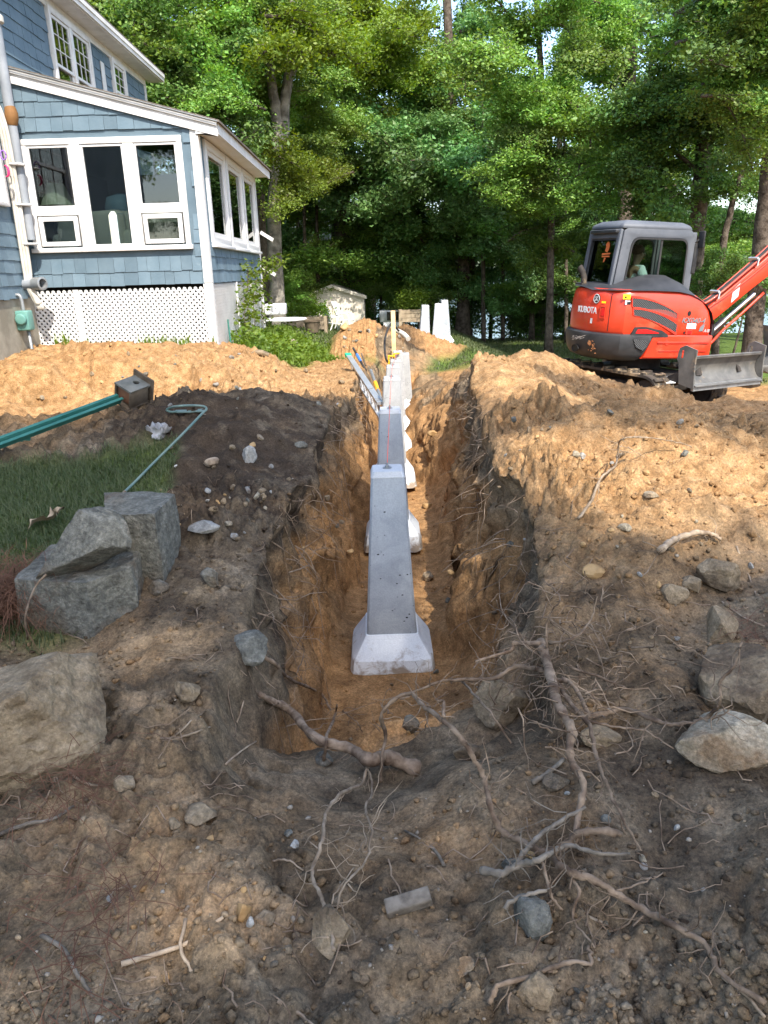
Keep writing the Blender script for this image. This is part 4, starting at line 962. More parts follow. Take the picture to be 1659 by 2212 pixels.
# dark tail-light surround with a red reflector
up(flank([(-0.66, 1.012), (-0.60, 1.115), (-0.40, 1.12), (-0.10, 1.075), (0.02, 1.02), (0.03, 0.985), (-0.3, 0.985), (-0.66, 0.985)], 0.014, 0.03), 'light_surround', M['black_rubber'], hood, bevel=0.006)
up(flank([(-0.58, 1.035), (-0.545, 1.092), (-0.38, 1.092), (-0.16, 1.048), (-0.15, 1.035)], 0.022, 0.01), 'reflector', M['reflector'], hood)
cg = [(-0.62, 0.965), (-0.36, 0.94), (-0.36, 0.87), (-0.42, 0.81), (-0.56, 0.86)]
grille('grille', cg, cwt, -0.862)
# flank hardware, seam, lettering and stickers
def seam():
    mb = MB()
    for z0, z1, i0, i1 in ((1.05, 1.34, 0.0, 0.0), (1.34, 1.44, 0, 0.012), (1.44, 1.53, .012, .03)):
        p0, n_, d = tailpt(0.90, 0, 0.004-i0, 0.82, 1.20, 0.82); p1, _, _ = tailpt(0.90, 0, 0.004-i1, 0.82, 1.20, 0.82)
        mb.add([(p0.x, p0.y, z0), (p0.x+d.x*.012, p0.y+d.y*.012, z0), (p1.x+d.x*.012, p1.y+d.y*.012, z1), (p1.x, p1.y, z1)], [(0, 1, 2, 3)])
    return mb
up(seam(), 'seam', M['decal_black'], hood)
def plate(x, z, w, h, m, name, par, out=0.004, y=-0.822, t=0.004): return up(flank([(x-w/2, z-h/2), (x+w/2, z-h/2), (x+w/2, z+h/2), (x-w/2, z+h/2)], out, t, y), name, m, par)
w1 = plate(-0.80, 1.50, 0.13, 0.062, M['decal_yellow'], 'warning_sticker', hood, 0.012, -0.80)
up(flank([(-0.84, 1.482), (-0.795, 1.482), (-0.817, 1.52)], 0.0135, 0.002, -0.80), 'triangle_mark', M['decal_black'], w1); up(flank([(-0.775, 1.497), (-0.75, 1.497), (-0.75, 1.505), (-0.775, 1.505)], 0.0135, 0.002, -0.80), 'mark', M['decal_black'], w1)
w2 = plate(-0.77, 1.43, 0.10, 0.055, M['decal_black'], 'info_sticker', hood, 0.008, -0.81); plate(-0.805, 1.43, 0.03, 0.055, M['decal_white'], 'info_panel', w2, 0.0095, -0.81, 0.002); plate(-0.755, 1.445, 0.05, 0.012, M['decal_white'], 'info_line', w2, 0.0095, -0.81, 0.002)
up(MB().lathe([(0.0, 0), (0.03, 0), (0.034, -.006), (0, -.006)], 16, (0.37, -0.825, 1.30), Matrix.Rotation(PI/2, 3, 'X')), 'port', M['decal_black'], hood)
st = plate(0.44, 1.135, 0.17, 0.07, M['decal_white'], 'label_sticker', hood)
for k, (dx, w_) in enumerate(((0.0, 0.12), (0.01, 0.10), (-0.01, 0.11))): plate(0.45+dx, 1.155-0.018*k, w_, 0.005, M['decal_grey'], 'print_line', st, 0.0055, -0.822, 0.002)
lt = plate(0.41, 1.055, 0.12, 0.055, M['red_dull'], 'latch', hood, 0.008); plate(0.42, 1.055, 0.075, 0.035, M['reflector'], 'latch_handle', lt, 0.014); plate(0.325, 1.05, 0.022, 0.03, M['decal_black'], 'lock', lt, 0.007)
def text(body, size, m, par, name, org, U, W, ext=0.0015, shear=0.0, sx=1.0, bold=0.0):
    cu = bpy.data.curves.new(name, 'FONT'); cu.body = body; cu.size = size; cu.extrude = ext; cu.shear = shear; cu.offset = bold; cu.resolution_u = 3
    cu.align_x = 'CENTER'; cu.align_y = 'CENTER'
    t = bpy.data.objects.new(name, cu); me = bpy.data.meshes.new_from_object(t); bpy.data.objects.remove(t); me.materials.clear(); me.materials.append(m)
    o = link(name, me, par)
    R = Matrix.Rotation(EXH, 3, 'Z') @ UPS; U = (R @ Vector(U)).normalized(); W = Vector(W).normalized(); N = U.cross(W)
    mt = Matrix((U*sx, W, N)).transposed().to_4x4(); mt.translation = R @ Vector(org); o.matrix_local = mt
    return o
text('KX040-4', 0.098, M['decal_grey'], hood, 'lettering', (0.46, -0.828, 1.207), (1, 0, -0.02), (0, 0, 1), shear=0.25, sx=1.02, bold=0.002)
text('A/B', 0.06, M['decal_silver'], hood, 'lettering', (0.735, -0.826, 1.075), (1, 0, 0), (0, 0, 1), shear=0.2)
lg = up(flank([(0.59, 1.07), (0.61, 1.125), (0.66, 1.165), (0.71, 1.17), (0.66, 1.15), (0.69, 1.145), (0.67, 1.07)], 0.003, 0.003, -0.822), 'leaf_mark', M['decal_grey'], hood)
p, n_, d = tailpt(0.66, 1.30, 0.008, 0.82, 1.20, 0.82); text('KUBOTA', 0.115, M['decal_white'], hood, 'lettering', p, d, (0, 0, 1), sx=0.92, bold=0.004)
# round emblem on the tail
p, n_, d = tailpt(0.765, 1.455, 0.0, 0.80, 1.18, 0.80)
def disc(r0, r1, o0, o1, seg=24): return [[p+d*(r*math.cos(a))+Vector((0, 0, r*math.sin(a)))+n_*o for a in np.linspace(0, 2*PI, seg+1)[:-1]] for r, o in ((r0, 0.0), (r0, o0), (r1, o1))]
em = up(MB().loft(disc(0.064, 0.060, 0.018, 0.022)), 'emblem', M['decal_black'], hood, smooth='auto')
up(MB().loft([[p+d*(r*math.cos(a))+Vector((0, 0, r*math.sin(a)))+n_*o for a in np.linspace(0, 2*PI, 25)[:-1]] for r, o in ((0.062, 0.022), (0.060, 0.027), (0.052, 0.027), (0.050, 0.023))], cap=False), 'ring', M['decal_silver'], em, smooth=True)
mb = MB(); mb.add([p+d*a+Vector((0, 0, b))+n_*0.0265 for a, b in ((-0.035, -0.030), (-0.012, -0.030), (0.036, 0.032), (0.012, 0.032))], [(0, 1, 2, 3)]).add([p+d*a+Vector((0, 0, b))+n_*0.0265 for a, b in ((-0.035, 0.018), (-0.012, 0.032), (0.004, 0.032), (-0.022, 0.012))], [(0, 1, 2, 3)]).add([p+d*a+Vector((0, 0, b))+n_*0.0265 for a, b in ((0.012, -0.030), (0.036, -0.018), (0.012, 0.004), (0.0, -0.008))], [(0, 1, 2, 3)])
up(mb, 'swoosh', M['decal_silver'], em)
# tail latch, small sticker
p, n_, d = tailpt(0.845, 1.29, 0.006, 0.82, 1.20, 0.82)
def rp(a, b, o): return p+d*a+Vector((0, 0, b))+n_*o
lt2 = up(MB().loft([[rp(a*s, b*s, o) for a, b in ((-0.045, -0.075), (0.045, -0.075), (0.045, 0.075), (-0.045, 0.075))] for s, o in ((1.12, 0), (1.1, 0.012), (0.9, 0.014), (0.86, 0.002))]), 'latch', M['red_dull'], hood)
up(MB().loft([[rp(0.008+a*s, b*s, o) for a, b in ((-0.026, -0.05), (0.026, -0.05), (0.026, 0.05), (-0.026, 0.05))] for s, o in ((1, 0.0), (0.9, 0.016))]), 'latch_handle', M['reflector'], lt2)
up(arc_patch(0.825, 0.865, 1.405, 1.43, 0.008, 3, w=.82, tail=1.2, yl=.82), 'small_sticker', M['decal_yellow'], hood)
up(arc_patch(0.72, 0.745, 1.13, 1.20, 0.008, 3, w=.82, tail=1.2, yl=.82), 'small_sticker', M['decal_white'], hood)
# --- black top cover bulging in front of the cab, exhaust
mb = MB(); rows = []
prof = [(-1.16, 1.575, 1.60), (-0.95, 1.585, 1.635), (-0.70, 1.59, 1.65), (-0.40, 1.592, 1.72), (-0.10, 1.59, 1.775), (0.15, 1.585, 1.775), (0.38, 1.55, 1.70), (0.55, 1.49, 1.60), (0.70, 1.41, 1.48), (0.80, 1.32, 1.37), (0.868, 1.18, 1.20), (0.885, 1.03, 1.03)]
for x, ze, zc in prof:
    row = []
    q_ = min(1.0, ((1.2+x)/0.36)**(1/2.4)) if x < -0.86 else 1.0
    tl = -0.81*q_; sp_ = (1.62*q_ if x < -0.86 else (1.5 if x < -0.6 else 0.72))
    for v in np.linspace(0, 1, 10):
        y = tl+sp_*v
        row.append((x, y, ze-0.012+(zc-ze+0.012)*math.sin(min(v*1.25, 1)*PI/2)))
    rows.append(row)
vs = [q for r in rows for q in r]; n_c = 10
mb.add(vs, [(i*n_c+k, i*n_c+k+1, (i+1)*n_c+k+1, (i+1)*n_c+k) for i in range(len(rows)-1) for k in range(n_c-1)])
mb.box2((0.855, -0.80, 1.02), (0.90, -0.14, 1.16))
cover = up(mb, 'top_cover', M['black_cover'], smooth='auto')
mb = MB()
for x in (-1.0, -0.9): mb.box2((x, -0.6, 1.632), (x+0.015, -0.2, 1.646))
ex = up(MB().tube(catmull([(-0.98, 0.36, 1.60), (-0.98, 0.36, 1.69), (-1.0, 0.38, 1.76), (-1.05, 0.44, 1.85)], 4), [0.046]*9+[0.05]*4, 14, cap=False).box2((-1.08, 0.24, 1.605), (-0.88, 0.48, 1.632)), 'exhaust', M['undercarriage'], smooth='auto')
# --- cab
cab_side = [(-0.64, 1.0), (0.90, 1.0), (0.86, 2.30), (0.74, 2.40), (-0.36, 2.40), (-0.47, 2.33)]
win = rounded([(-0.41, 1.42), (0.775, 1.30), (0.745, 2.25), (-0.30, 2.25)], 0.13, 6)
CY0, CY1 = -0.14, 0.95
cab = up(MB().prism(cab_side, ((0, CY0+0.05, 0), (1, 0, 0), (0, 0, 1)), 0.05, win), 'cab', M['cab_grey'], bevel=0.012)
up(MB().prism(cab_side, ((0, CY1, 0), (1, 0, 0), (0, 0, 1)), 0.05, win), 'cab_side', M['cab_grey'], cab, bevel=0.012)
def slab(pts, t, N):  # quad loop thickened
    A = [Vector(q) for q in pts]; B = [q+Vector(N)*t for q in A]
    return A+B, [(3, 2, 1, 0), (4, 5, 6, 7), (0, 1, 5, 4), (1, 2, 6, 5), (2, 3, 7, 6), (3, 0, 4, 7)]
U = Vector((-0.47+0.64, 0, 1.33)).normalized()
rear = MB().prism([(-0.948, 0), (0.138, 0), (0.138, 1.36), (-0.948, 1.36)], ((-0.655, 0, 1.0), (0, -1, 0), tuple(U)), 0.05, [(-0.86, 0.64), (0.045, 0.64), (0.03, 1.24), (-0.845, 1.24)])
up(rear, 'rear_panel', M['cab_grey'], cab, bevel=0.01)
up(MB().prism([(-0.86, 0.645), (0.045, 0.645), (0.03, 1.235), (-0.845, 1.235)], ((-0.62, 0, 1.0), (0, -1, 0), tuple(U)), 0.006), 'rear_window', M['rear_glass'], cab)
up(MB().prism([(-0.89, 0.60), (0.08, 0.60), (0.06, 1.28), (-0.87, 1.28)], ((-0.672, 0, 1.0), (0, -1, 0), tuple(U)), 0.012, [(-0.835, 0.66), (0.02, 0.66), (0.005, 1.22), (-0.82, 1.22)]), 'rear_seal', M['black_rubber'], cab)
up(MB().box2((-0.70, -0.05, 1.57), (-0.60, 0.80, 1.60)), 'rear_ledge', M['decal_grey'], cab, bevel=0.01)
up(MB().loft([[(-0.52-o, CY0-0.012+o*0, 2.36), (-0.52-o, CY1+0.012, 2.36), (0.80, CY1+0.012, 2.36), (0.80, CY0-0.012, 2.36)] for o in (0.0,)]+[[(-0.50, CY0+0.0, 2.42), (-0.50, CY1-.0, 2.42), (0.76, CY1-.0, 2.42), (0.76, CY0+.0, 2.42)], [(-0.38, CY0+0.10, 2.47), (-0.38, CY1-0.10, 2.47), (0.66, CY1-0.10, 2.46), (0.66, CY0+0.10, 2.46)]]), 'cab_roof', M['cab_grey'], cab, bevel=0.025)
up(MB().box2((-0.60, -0.08, 2.30), (-0.50, 0.80, 2.345)), 'rear_visor', M['black_cover'], cab, bevel=0.008)
for y_ in (CY0+0.002, CY1-.092): up(MB().box2((0.80, y_, 1.0), (0.90, y_+0.09, 2.34)), 'front_pillar', M['cab_grey'], cab, bevel=0.015)
# sliding side window
shrink = lambda P, f: [(0.19+(x-0.19)*f, 1.80+(z-1.80)*f) for x, z in P]
up(MB().prism(win, ((0, CY0+0.004, 0), (1, 0, 0), (0, 0, 1)), 0.014, shrink(win, 0.955)), 'window_seal', M['black_rubber'], cab)
sg = up(MB().prism(shrink(win, 0.99), ((0, CY0+0.030, 0), (1, 0, 0), (0, 0, 1)), 0.004), 'side_window', M['cab_glass'], cab)
up(MB().box2((0.235, CY0+0.006, 1.34), (0.27, CY0+0.024, 2.24)), 'window_bar', M['black_rubber'], sg); up(MB().box2((-0.335, CY0+.016, 1.475), (0.02, CY0+.0235, 1.57)), 'window_sticker', M['decal_mint'], sg); up(MB().box2((0.022, CY0+.016, 1.475), (0.16, CY0+.0235, 1.57)), 'window_sticker', M['decal_black'], sg)
tag(up(MB().box2((0.04, CY0+.013, 1.50), (0.075, CY0+.0157, 1.54)).box2((0.10, CY0+.013, 1.52), (0.14, CY0+.0157, 1.555)).box2((0.10, CY0+.013, 1.485), (0.14, CY0+.0157, 1.50)), 'sticker_print', M['decal_white'], sg), kind='stuff')
up(MB().prism(shrink(win, 0.99), ((0, CY1-0.026, 0), (1, 0, 0), (0, 0, 1)), 0.004), 'door_window', M['cab_glass'], cab)
up(MB().box2((0.86, CY0+0.09, 1.25), (0.866, CY1-0.09, 2.3)), 'windscreen', M['cab_glass'], cab)
# orange emblem sticker on the rear window, an irregular shape over two short bars
def rw(poly, o, name, m, par): return up(MB().prism(poly, ((-0.683-o, 0, 1.0), (0, -1, 0), tuple(U)), 0.004), name, m, par)
stk = rw([(-0.385, 1.08), (-0.30, 1.06), (-0.27, 1.09), (-0.255, 1.15), (-0.30, 1.20), (-0.345, 1.205), (-0.40, 1.17), (-0.365, 1.13)], -0.048, 'orange_sticker', M['decal_orange'], cab)
rw([(-0.47, 1.025), (-0.19, 1.035), (-0.19, 1.055), (-0.47, 1.05)], -0.048, 'sticker_bar', M['decal_orange'], stk); rw([(-0.46, 0.995), (-0.20, 1.0), (-0.20, 1.018), (-0.46, 1.015)], -0.048, 'sticker_bar', M['decal_orange'], stk); rw([(-0.385, 0.93), (-0.35, 0.93), (-0.31, 0.99), (-0.37, 0.99)], -0.048, 'sticker_tail', M['decal_orange'], stk)
# mirror, work light
up(MB().box2((0.93, CY0-0.14, 2.14), (0.96, CY0+0.02, 2.36)), 'mirror', M['black_rubber'], cab, bevel=0.012); up(MB().tube([(0.86, CY0+0.02, 2.2), (0.94, CY0-0.03, 2.25)], 0.012, 8), 'mirror_arm', M['black_rubber'], cab)
up(MB().box2((0.87, CY0-0.01, 1.80), (0.95, CY0+0.05, 2.2)), 'front_guard', M['black_rubber'], cab, bevel=0.01)
# seat and controls
up(MB().box2((-0.30, 0.10, 1.30), (0.20, 0.60, 1.42)).box2((-0.38, 0.12, 1.42), (-0.26, 0.58, 2.0)), 'operator_seat', M['seat_black'], cab, bevel=0.03)
up(MB().box2((-0.60, CY0+.06, 0.9), (0.85, CY1-.06, 1.02)).box2((-0.1, CY0+.08, 1.02), (0.35, 0.05, 1.36)).tube([(0.35, 0.02, 1.36), (0.4, 0.0, 1.56)], 0.014, 8), 'console', M['seat_black'], cab)
cab.location = Matrix.Rotation(EXH, 3, 'Z') @ Vector((-0.11, 0, 0))
# --- boom, hoses, cylinder, arm, bucket
boom = MB()
bp = [(0.98, -0.02), (1.06, -0.12), (1.35, 0.0), (2.05, 0.47), (2.75, 0.90), (3.1, 1.0), (3.1, 1.18), (2.85, 1.24), (2.45, 1.06), (1.95, 0.70), (1.3, 0.25), (1.04, 0.08)]
bp = [(x, 1.18+z) for x, z in bp]
bm_o = up(boom.prism(bp, ((0, 0.02, 0), (1, 0, 0), (0, 0, 1)), 0.17), 'boom', M['red'], bevel=0.012)
up(MB().prism([(1.62, 1.18+.24), (1.74, 1.18+.33), (1.74, 1.18+.51), (1.62, 1.18+.42)], ((0, -0.152, 0), (1, 0, 0), (0, 0, 1)), 0.003), 'label_sticker', M['decal_white'], bm_o); up(MB().prism([(1.16, 1.18-.03), (1.22, 1.18+.01), (1.22, 1.18+.10), (1.16, 1.18+.06)], ((0, -0.152, 0), (1, 0, 0), (0, 0, 1)), 0.003), 'label_sticker', M['decal_black'], bm_o)
for k, (yo, m_, r) in enumerate(((-0.17, 'red', 0.016), (-0.125, 'black_rubber', 0.024), (-0.075, 'black_rubber', 0.024), (-0.02, 'red', 0.016))):
    pth = [(0.80, yo*.6+.02, 1.22), (0.98, yo, 1.36), (1.3, yo, 1.18+.33), (1.95, yo, 1.18+.78), (2.45, yo, 1.18+1.14), (2.9, yo, 1.18+1.31)]
    up(MB().tube(catmull(pth, 4), r, 8), 'hose', M[m_], bm_o, smooth=True)
up(MB().tube(catmull([(0.99, -0.165, 1.22), (1.2, -0.175, 1.18+.18), (1.5, -0.172, 1.18+.34), (2.0, -0.172, 1.18+.66), (2.5, -0.172, 1.18+1.0)], 4), 0.014, 8), 'hose', M['red_dull'], bm_o, smooth=True)
for x, z in ((1.32, 0.29), (1.98, 0.75)):
    mb = MB(); mb.box((x, -0.08, 1.18+z+0.09), (0.03, 0.24, 0.05), Matrix.Rotation(-0.62, 3, 'Y')).tube([(x, -0.20, 1.18+z), (x+.01, -0.2, 1.18+z+.1)], 0.014, 8)
    up(mb, 'hose_clamp', M['aluminium'], bm_o)
sw = up(MB().box2((0.86, -0.18, 0.72), (1.06, 0.10, 1.30)).lathe([(0.0, -.3), (0.09, -.3), (0.09, .3), (0, .3)], 14, (0.99, -0.05, 0.98)).box2((1.02, -0.15, 0.76), (1.2, 0.06, 0.9)), 'swing_post', M['undercarriage'], bevel=0.015)
cyl = up(MB().tube([(1.14, -0.04, 0.80), (1.62, -0.04, 1.18-.02)], 0.062, 16), 'boom_cylinder', M['barrel'], smooth='auto')
up(MB().tube([(1.62, -0.04, 1.16), (2.15, -0.04, 1.18+.36)], 0.034, 12), 'piston_rod', M['chrome'], cyl, smooth='auto'); up(MB().tube([(1.16, -0.11, 0.86), (1.6, -0.11, 1.17)], 0.018, 10), 'pipe', M['chrome'], cyl, smooth='auto'); up(MB().tube(catmull([(1.12, -0.1, 0.72), (1.35, -0.1, 0.82), (1.6, -0.1, 1.04), (1.9, -0.1, 1.26), (2.3, -0.08, 1.56)], 4), 0.022, 8), 'hose', M['red'], cyl, smooth=True)
arm = up(MB().prism([(3.0, 2.55), (3.2, 2.62), (2.95, 1.6), (2.78, 1.05), (2.66, 1.06), (2.78, 1.7)], ((0, -0.01, 0), (1, 0, 0), (0, 0, 1)), 0.13), 'arm', M['red'], bevel=0.01)
bk = [(2.62, 1.10), (2.86, 1.02), (2.95, 0.75), (2.80, 0.50), (2.55, 0.42), (2.32, 0.50), (2.30, 0.54), (2.5, 0.55), (2.66, 0.66), (2.70, 0.82)]
buck = up(MB().prism(bk, ((0, 0.18, 0), (1, 0, 0), (0, 0, 1)), 0.50), 'bucket', M['blade_steel'], bevel=0.01)
for k in range(4): up(MB().prism([(2.31, 0.49), (2.31, 0.55), (2.16, 0.56)], ((0, 0.18-k*0.145, 0), (1, 0, 0), (0, 0, 1)), 0.06), 'tooth', M['steel_grey'], buck)
# --- undercarriage, frame at TRH: x ahead, y left
mb = MB()
slew = up(MB().lathe([(0.0, 0.52), (0.42, 0.52), (0.42, 0.66), (0, 0.66)], 28), 'slew_ring', M['undercarriage'], smooth='auto')
frame_ = un(MB().box2((-0.75, -0.50, 0.26), (0.75, 0.50, 0.50)).box2((-0.5, -0.62, 0.22), (0.5, 0.62, 0.40)), 'track_frame', M['undercarriage'], bevel=0.02)
def track(yc):
    L, r, w = 0.80, 0.275, 0.35
    path = []
    for k in range(10): path.append((-L+2*L*k/9, r*2+(0.0)))
    for k in range(1, 12): a = PI/2-PI*k/12; path.append((L+r*math.cos(a), r+r*math.sin(a)))
    for k in range(10): path.append((L-2*L*k/9, 0.0))
    for k in range(1, 12): a = -PI/2-PI*k/12; path.append((-L+r*math.cos(a), r+r*math.sin(a)))
    n = len(path); rings = []
    m_ = MB()
    inn = [(p_[0]*(0.985), r+(p_[1]-r)*0.87) for p_ in path]
    vs = []
    for (x, z), (xi, zi) in zip(path, inn): vs += [(x, yc-w/2, z), (x, yc+w/2, z), (xi, yc+w/2, zi), (xi, yc-w/2, zi)]
    fs = []
    for i in range(n):
        j = (i+1) % n
        for a in range(4): b = (a+1) % 4; fs.append((4*i+a, 4*j+a, 4*j+b, 4*i+b))
    m_.add(vs, fs)
    tr = un(m_, 'rubber_track', M['track_rubber'])
    per = 4*L+2*PI*r; nl = 44; lug = MB()
    for k in range(nl):
        s = per*k/nl
        if s < 2*L: x, z, a = -L+s, 2*r, PI/2
        elif s < 2*L+PI*r: a = PI/2-(s-2*L)/r; x, z = L+r*math.cos(a), r+r*math.sin(a)
        elif s < 4*L+PI*r: x, z, a = L-(s-2*L-PI*r), 0, -PI/2
        else: a = -PI/2-(s-4*L-PI*r)/r; x, z = -L+r*math.cos(a), r+r*math.sin(a)
        R = Matrix.Rotation(-(a-PI/2), 3, 'Y')
        sg = 1 if k % 2 else -1
        lug.box((x+math.cos(a)*.012, yc+sg*w*0.2, z+math.sin(a)*.012), (0.055, w*0.55, 0.034), R)
    tag(un(lug, 'tread_lugs', M['track_rubber'], tr), kind='stuff')
    s_ = 1 if yc > 0 else -1
    for x in (-L, L): un(MB().lathe([(0, -.10), (0.20, -.10), (0.22, -.06), (0.22, .06), (0.20, .10), (0.10, .10), (0.09, .14), (0, .14)], 22, (x, yc, r), Matrix.Rotation(-PI/2*s_, 3, 'X')), 'idler_wheel', M['undercarriage'], tr, smooth='auto')
    for x in (-0.45, -0.15, 0.15, 0.45): un(MB().lathe([(0, -.1), (0.09, -.1), (0.09, .1), (0, .1)], 14, (x, yc, 0.13), Matrix.Rotation(PI/2, 3, 'X')), 'roller', M['undercarriage'], tr, smooth='auto')
    un(MB().box2((-L+.18, yc-0.10, 0.19), (L-.18, yc+0.10, 0.36)), 'side_beam', M['undercarriage'], tr, bevel=0.02)
track(0.62); track(-0.62)
# blade
BZ = 0.36
bl = []; 
for y in np.linspace(-0.66, 0.84, 9):
    bl.append([(1.50-0.10*math.sin(t*PI)*1.0+(0.05 if t < .12 else 0)-0.02*t, y, BZ+0.13+0.38*t) for t in np.linspace(0, 1, 8)]+[(1.465-0.10*math.sin(t*PI)-0.02*t, y, BZ+0.13+0.38*t) for t in np.linspace(1, 0, 8)])
blade = un(MB().loft(bl), 'blade', M['blade_steel'], smooth='auto')
for s in (-1, 1):
    _ys = -0.68 if s < 0 else 0.86
    un(MB().prism([(1.53, BZ+0.10), (1.30, BZ+0.14), (1.26, BZ+0.40), (1.22, BZ+0.46), (1.24, BZ+0.60), (1.32, BZ+0.645), (1.50, BZ+0.60), (1.50, BZ+0.40)], ((0, _ys+0.0125, 0), (1, 0, 0), (0, 0, 1)), 0.025, [(1.27, BZ+0.47), (1.27, BZ+0.57), (1.31, BZ+0.58), (1.31, BZ+0.48)]), 'end_plate', M['blade_steel'], blade)
    un(MB().bar((0.6, s*0.3, 0.30), (1.40, s*0.45, BZ+0.32), 0.10, 0.14), 'push_arm', M['undercarriage'], blade)
un(MB().box2((1.43, -0.66, BZ+0.475), (1.475, 0.84, BZ+0.52)), 'top_rail', M['blade_steel'], blade, bevel=0.01)
un(MB().box2((1.485, -0.67, BZ+0.07), (1.52, 0.85, BZ+0.16)), 'cutting_edge', M['steel_grey'], blade)
# --- operator, seated in the cab
def skinned(name, m, joints, edges, radii, root, par=None, sub=2):
    me = bpy.data.meshes.new(name); me.from_pydata([tuple(j) for j in joints], edges, [])
    o = link(name, me, par); sk = o.modifiers.new('skin', 'SKIN'); ss = o.modifiers.new('sub', 'SUBSURF'); ss.levels = sub; ss.render_levels = sub
    for i, r in enumerate(radii):
        v = me.skin_vertices[0].data[i]; v.radius = (r, r) if not hasattr(r, '__len__') else r; v.use_root = (i == root)
    me.materials.append(m); return o
Rz = Matrix.Rotation(EXH, 3, 'Z')
per_ = empty('person', (0, 0, 0), 0, 'person in a white T-shirt seated at the controls inside the grey cab', 'person')
per_.matrix_world = Matrix.Translation(EXC) @ TILT @ Matrix.Rotation(EXH, 4, 'Z') @ Matrix.Translation((-0.09, 0.24, 1.47))
J = [(0, 0, 0.08), (0.0, 0, 0.25), (0.01, 0, 0.42), (0.01, 0, 0.50), (0.03, 0, 0.56), (0.05, 0, 0.64), (0.06, 0, 0.72),
     (0.0, -0.19, 0.45), (0.10, -0.25, 0.22), (0.34, -0.22, 0.20), (0.0, 0.19, 0.45), (0.10, 0.25, 0.22), (0.34, 0.22, 0.20),
     (0.05, -0.10, 0.06), (0.44, -0.13, 0.10), (0.50, -0.13, -0.30), (0.05, 0.10, 0.06), (0.44, 0.13, 0.10), (0.50, 0.13, -0.30), (0.62, -0.13, -0.34), (0.62, 0.13, -0.34),
     (0.41, -0.21, 0.20), (0.41, 0.21, 0.20)]
Ed = [(0, 1), (1, 2), (2, 3), (3, 4), (4, 5), (5, 6), (2, 7), (7, 8), (8, 9), (2, 10), (10, 11), (11, 12), (0, 13), (13, 14), (14, 15), (0, 16), (16, 17), (17, 18), (15, 19), (18, 20), (9, 21), (12, 22)]
Rd = [(0.13, 0.11), (0.14, 0.10), (0.15, 0.10), 0.055, 0.055, (0.085, 0.10), (0.07, 0.08), 0.065, 0.05, 0.034, 0.065, 0.05, 0.034, 0.09, 0.07, 0.05, 0.09, 0.07, 0.05, 0.045, 0.045, 0.035, 0.035]
body = skinned('body', M['skin'], J, Ed, Rd, 0, per_)
shirt = skinned('shirt', M['shirt_white'], [(0, 0, 0.06), (0, 0, 0.25), (0.01, 0, 0.42), (0.012, 0, 0.475), (0.0, -0.19, 0.455), (0.065, -0.225, 0.30), (0.0, 0.19, 0.455), (0.065, 0.225, 0.30)], [(0, 1), (1, 2), (2, 3), (2, 4), (4, 5), (2, 6), (6, 7)],
        [(0.15, 0.13), (0.16, 0.12), (0.165, 0.115), 0.075, 0.08, 0.075, 0.08, 0.075], 0, per_)
skinned('trousers', M['trouser'], [(0, 0, 0.07), (0.05, -0.10, 0.065), (0.44, -0.13, 0.105), (0.50, -0.13, -0.28), (0.05, 0.10, 0.065), (0.44, 0.13, 0.105), (0.50, 0.13, -0.28)], [(0, 1), (1, 2), (2, 3), (0, 4), (4, 5), (5, 6)], [0.13, 0.105, 0.082, 0.06, 0.105, 0.082, 0.06], 0, per_)
hb = MB(); hb.lathe([(0.0, -0.02), (0.075, -0.015), (0.098, 0.03), (0.09, 0.08), (0.05, 0.115), (0, 0.122)], 16, (0.035, 0, 0.675)); hb.build('hair', M['hair'], per_, smooth=True)
# face: nose, eyes, mouth, ears and fingers
fb = MB(); fb.lathe([(0, 0), (0.014, 0.005), (0.008, 0.045), (0, 0.05)], 8, (0.142, 0, 0.635), Matrix.Rotation(0.25, 3, 'Y')).build('nose', M['skin'], body, smooth=True)
for s in (-1, 1):
    MB().lathe([(0, -.008), (0.009, 0), (0, .008)], 8, (0.132, s*0.033, 0.68)).build('eye', M['decal_white'], body, smooth=True)
    MB().lathe([(0, -.03), (0.014, -.01), (0.016, .01), (0, .03)], 8, (0.05, s*0.103, 0.66)).build('ear', M['skin'], body, smooth=True)
    for k in range(5):
        y0 = s*0.215+(k-2)*0.017; L = (0.05, 0.075, 0.08, 0.075, 0.06)[k]
        if k == (0 if s < 0 else 4): pth = [(0.41, s*0.21-s*0.03, 0.21), (0.44, s*0.21-s*0.05, 0.225), (0.455, s*0.21-s*0.03, 0.21)]
        else: pth = [(0.43, y0, 0.215), (0.43+L*0.6, y0, 0.22), (0.43+L*0.8, y0, 0.195), (0.43+L*0.6, y0, 0.175)]
        MB().tube(catmull(pth, 3), 0.009, 6).build('finger', M['skin'], body, smooth=True)
MB().box((0.134, 0, 0.605), (0.01, 0.045, 0.008)).build('mouth', M['red_dull'], body)
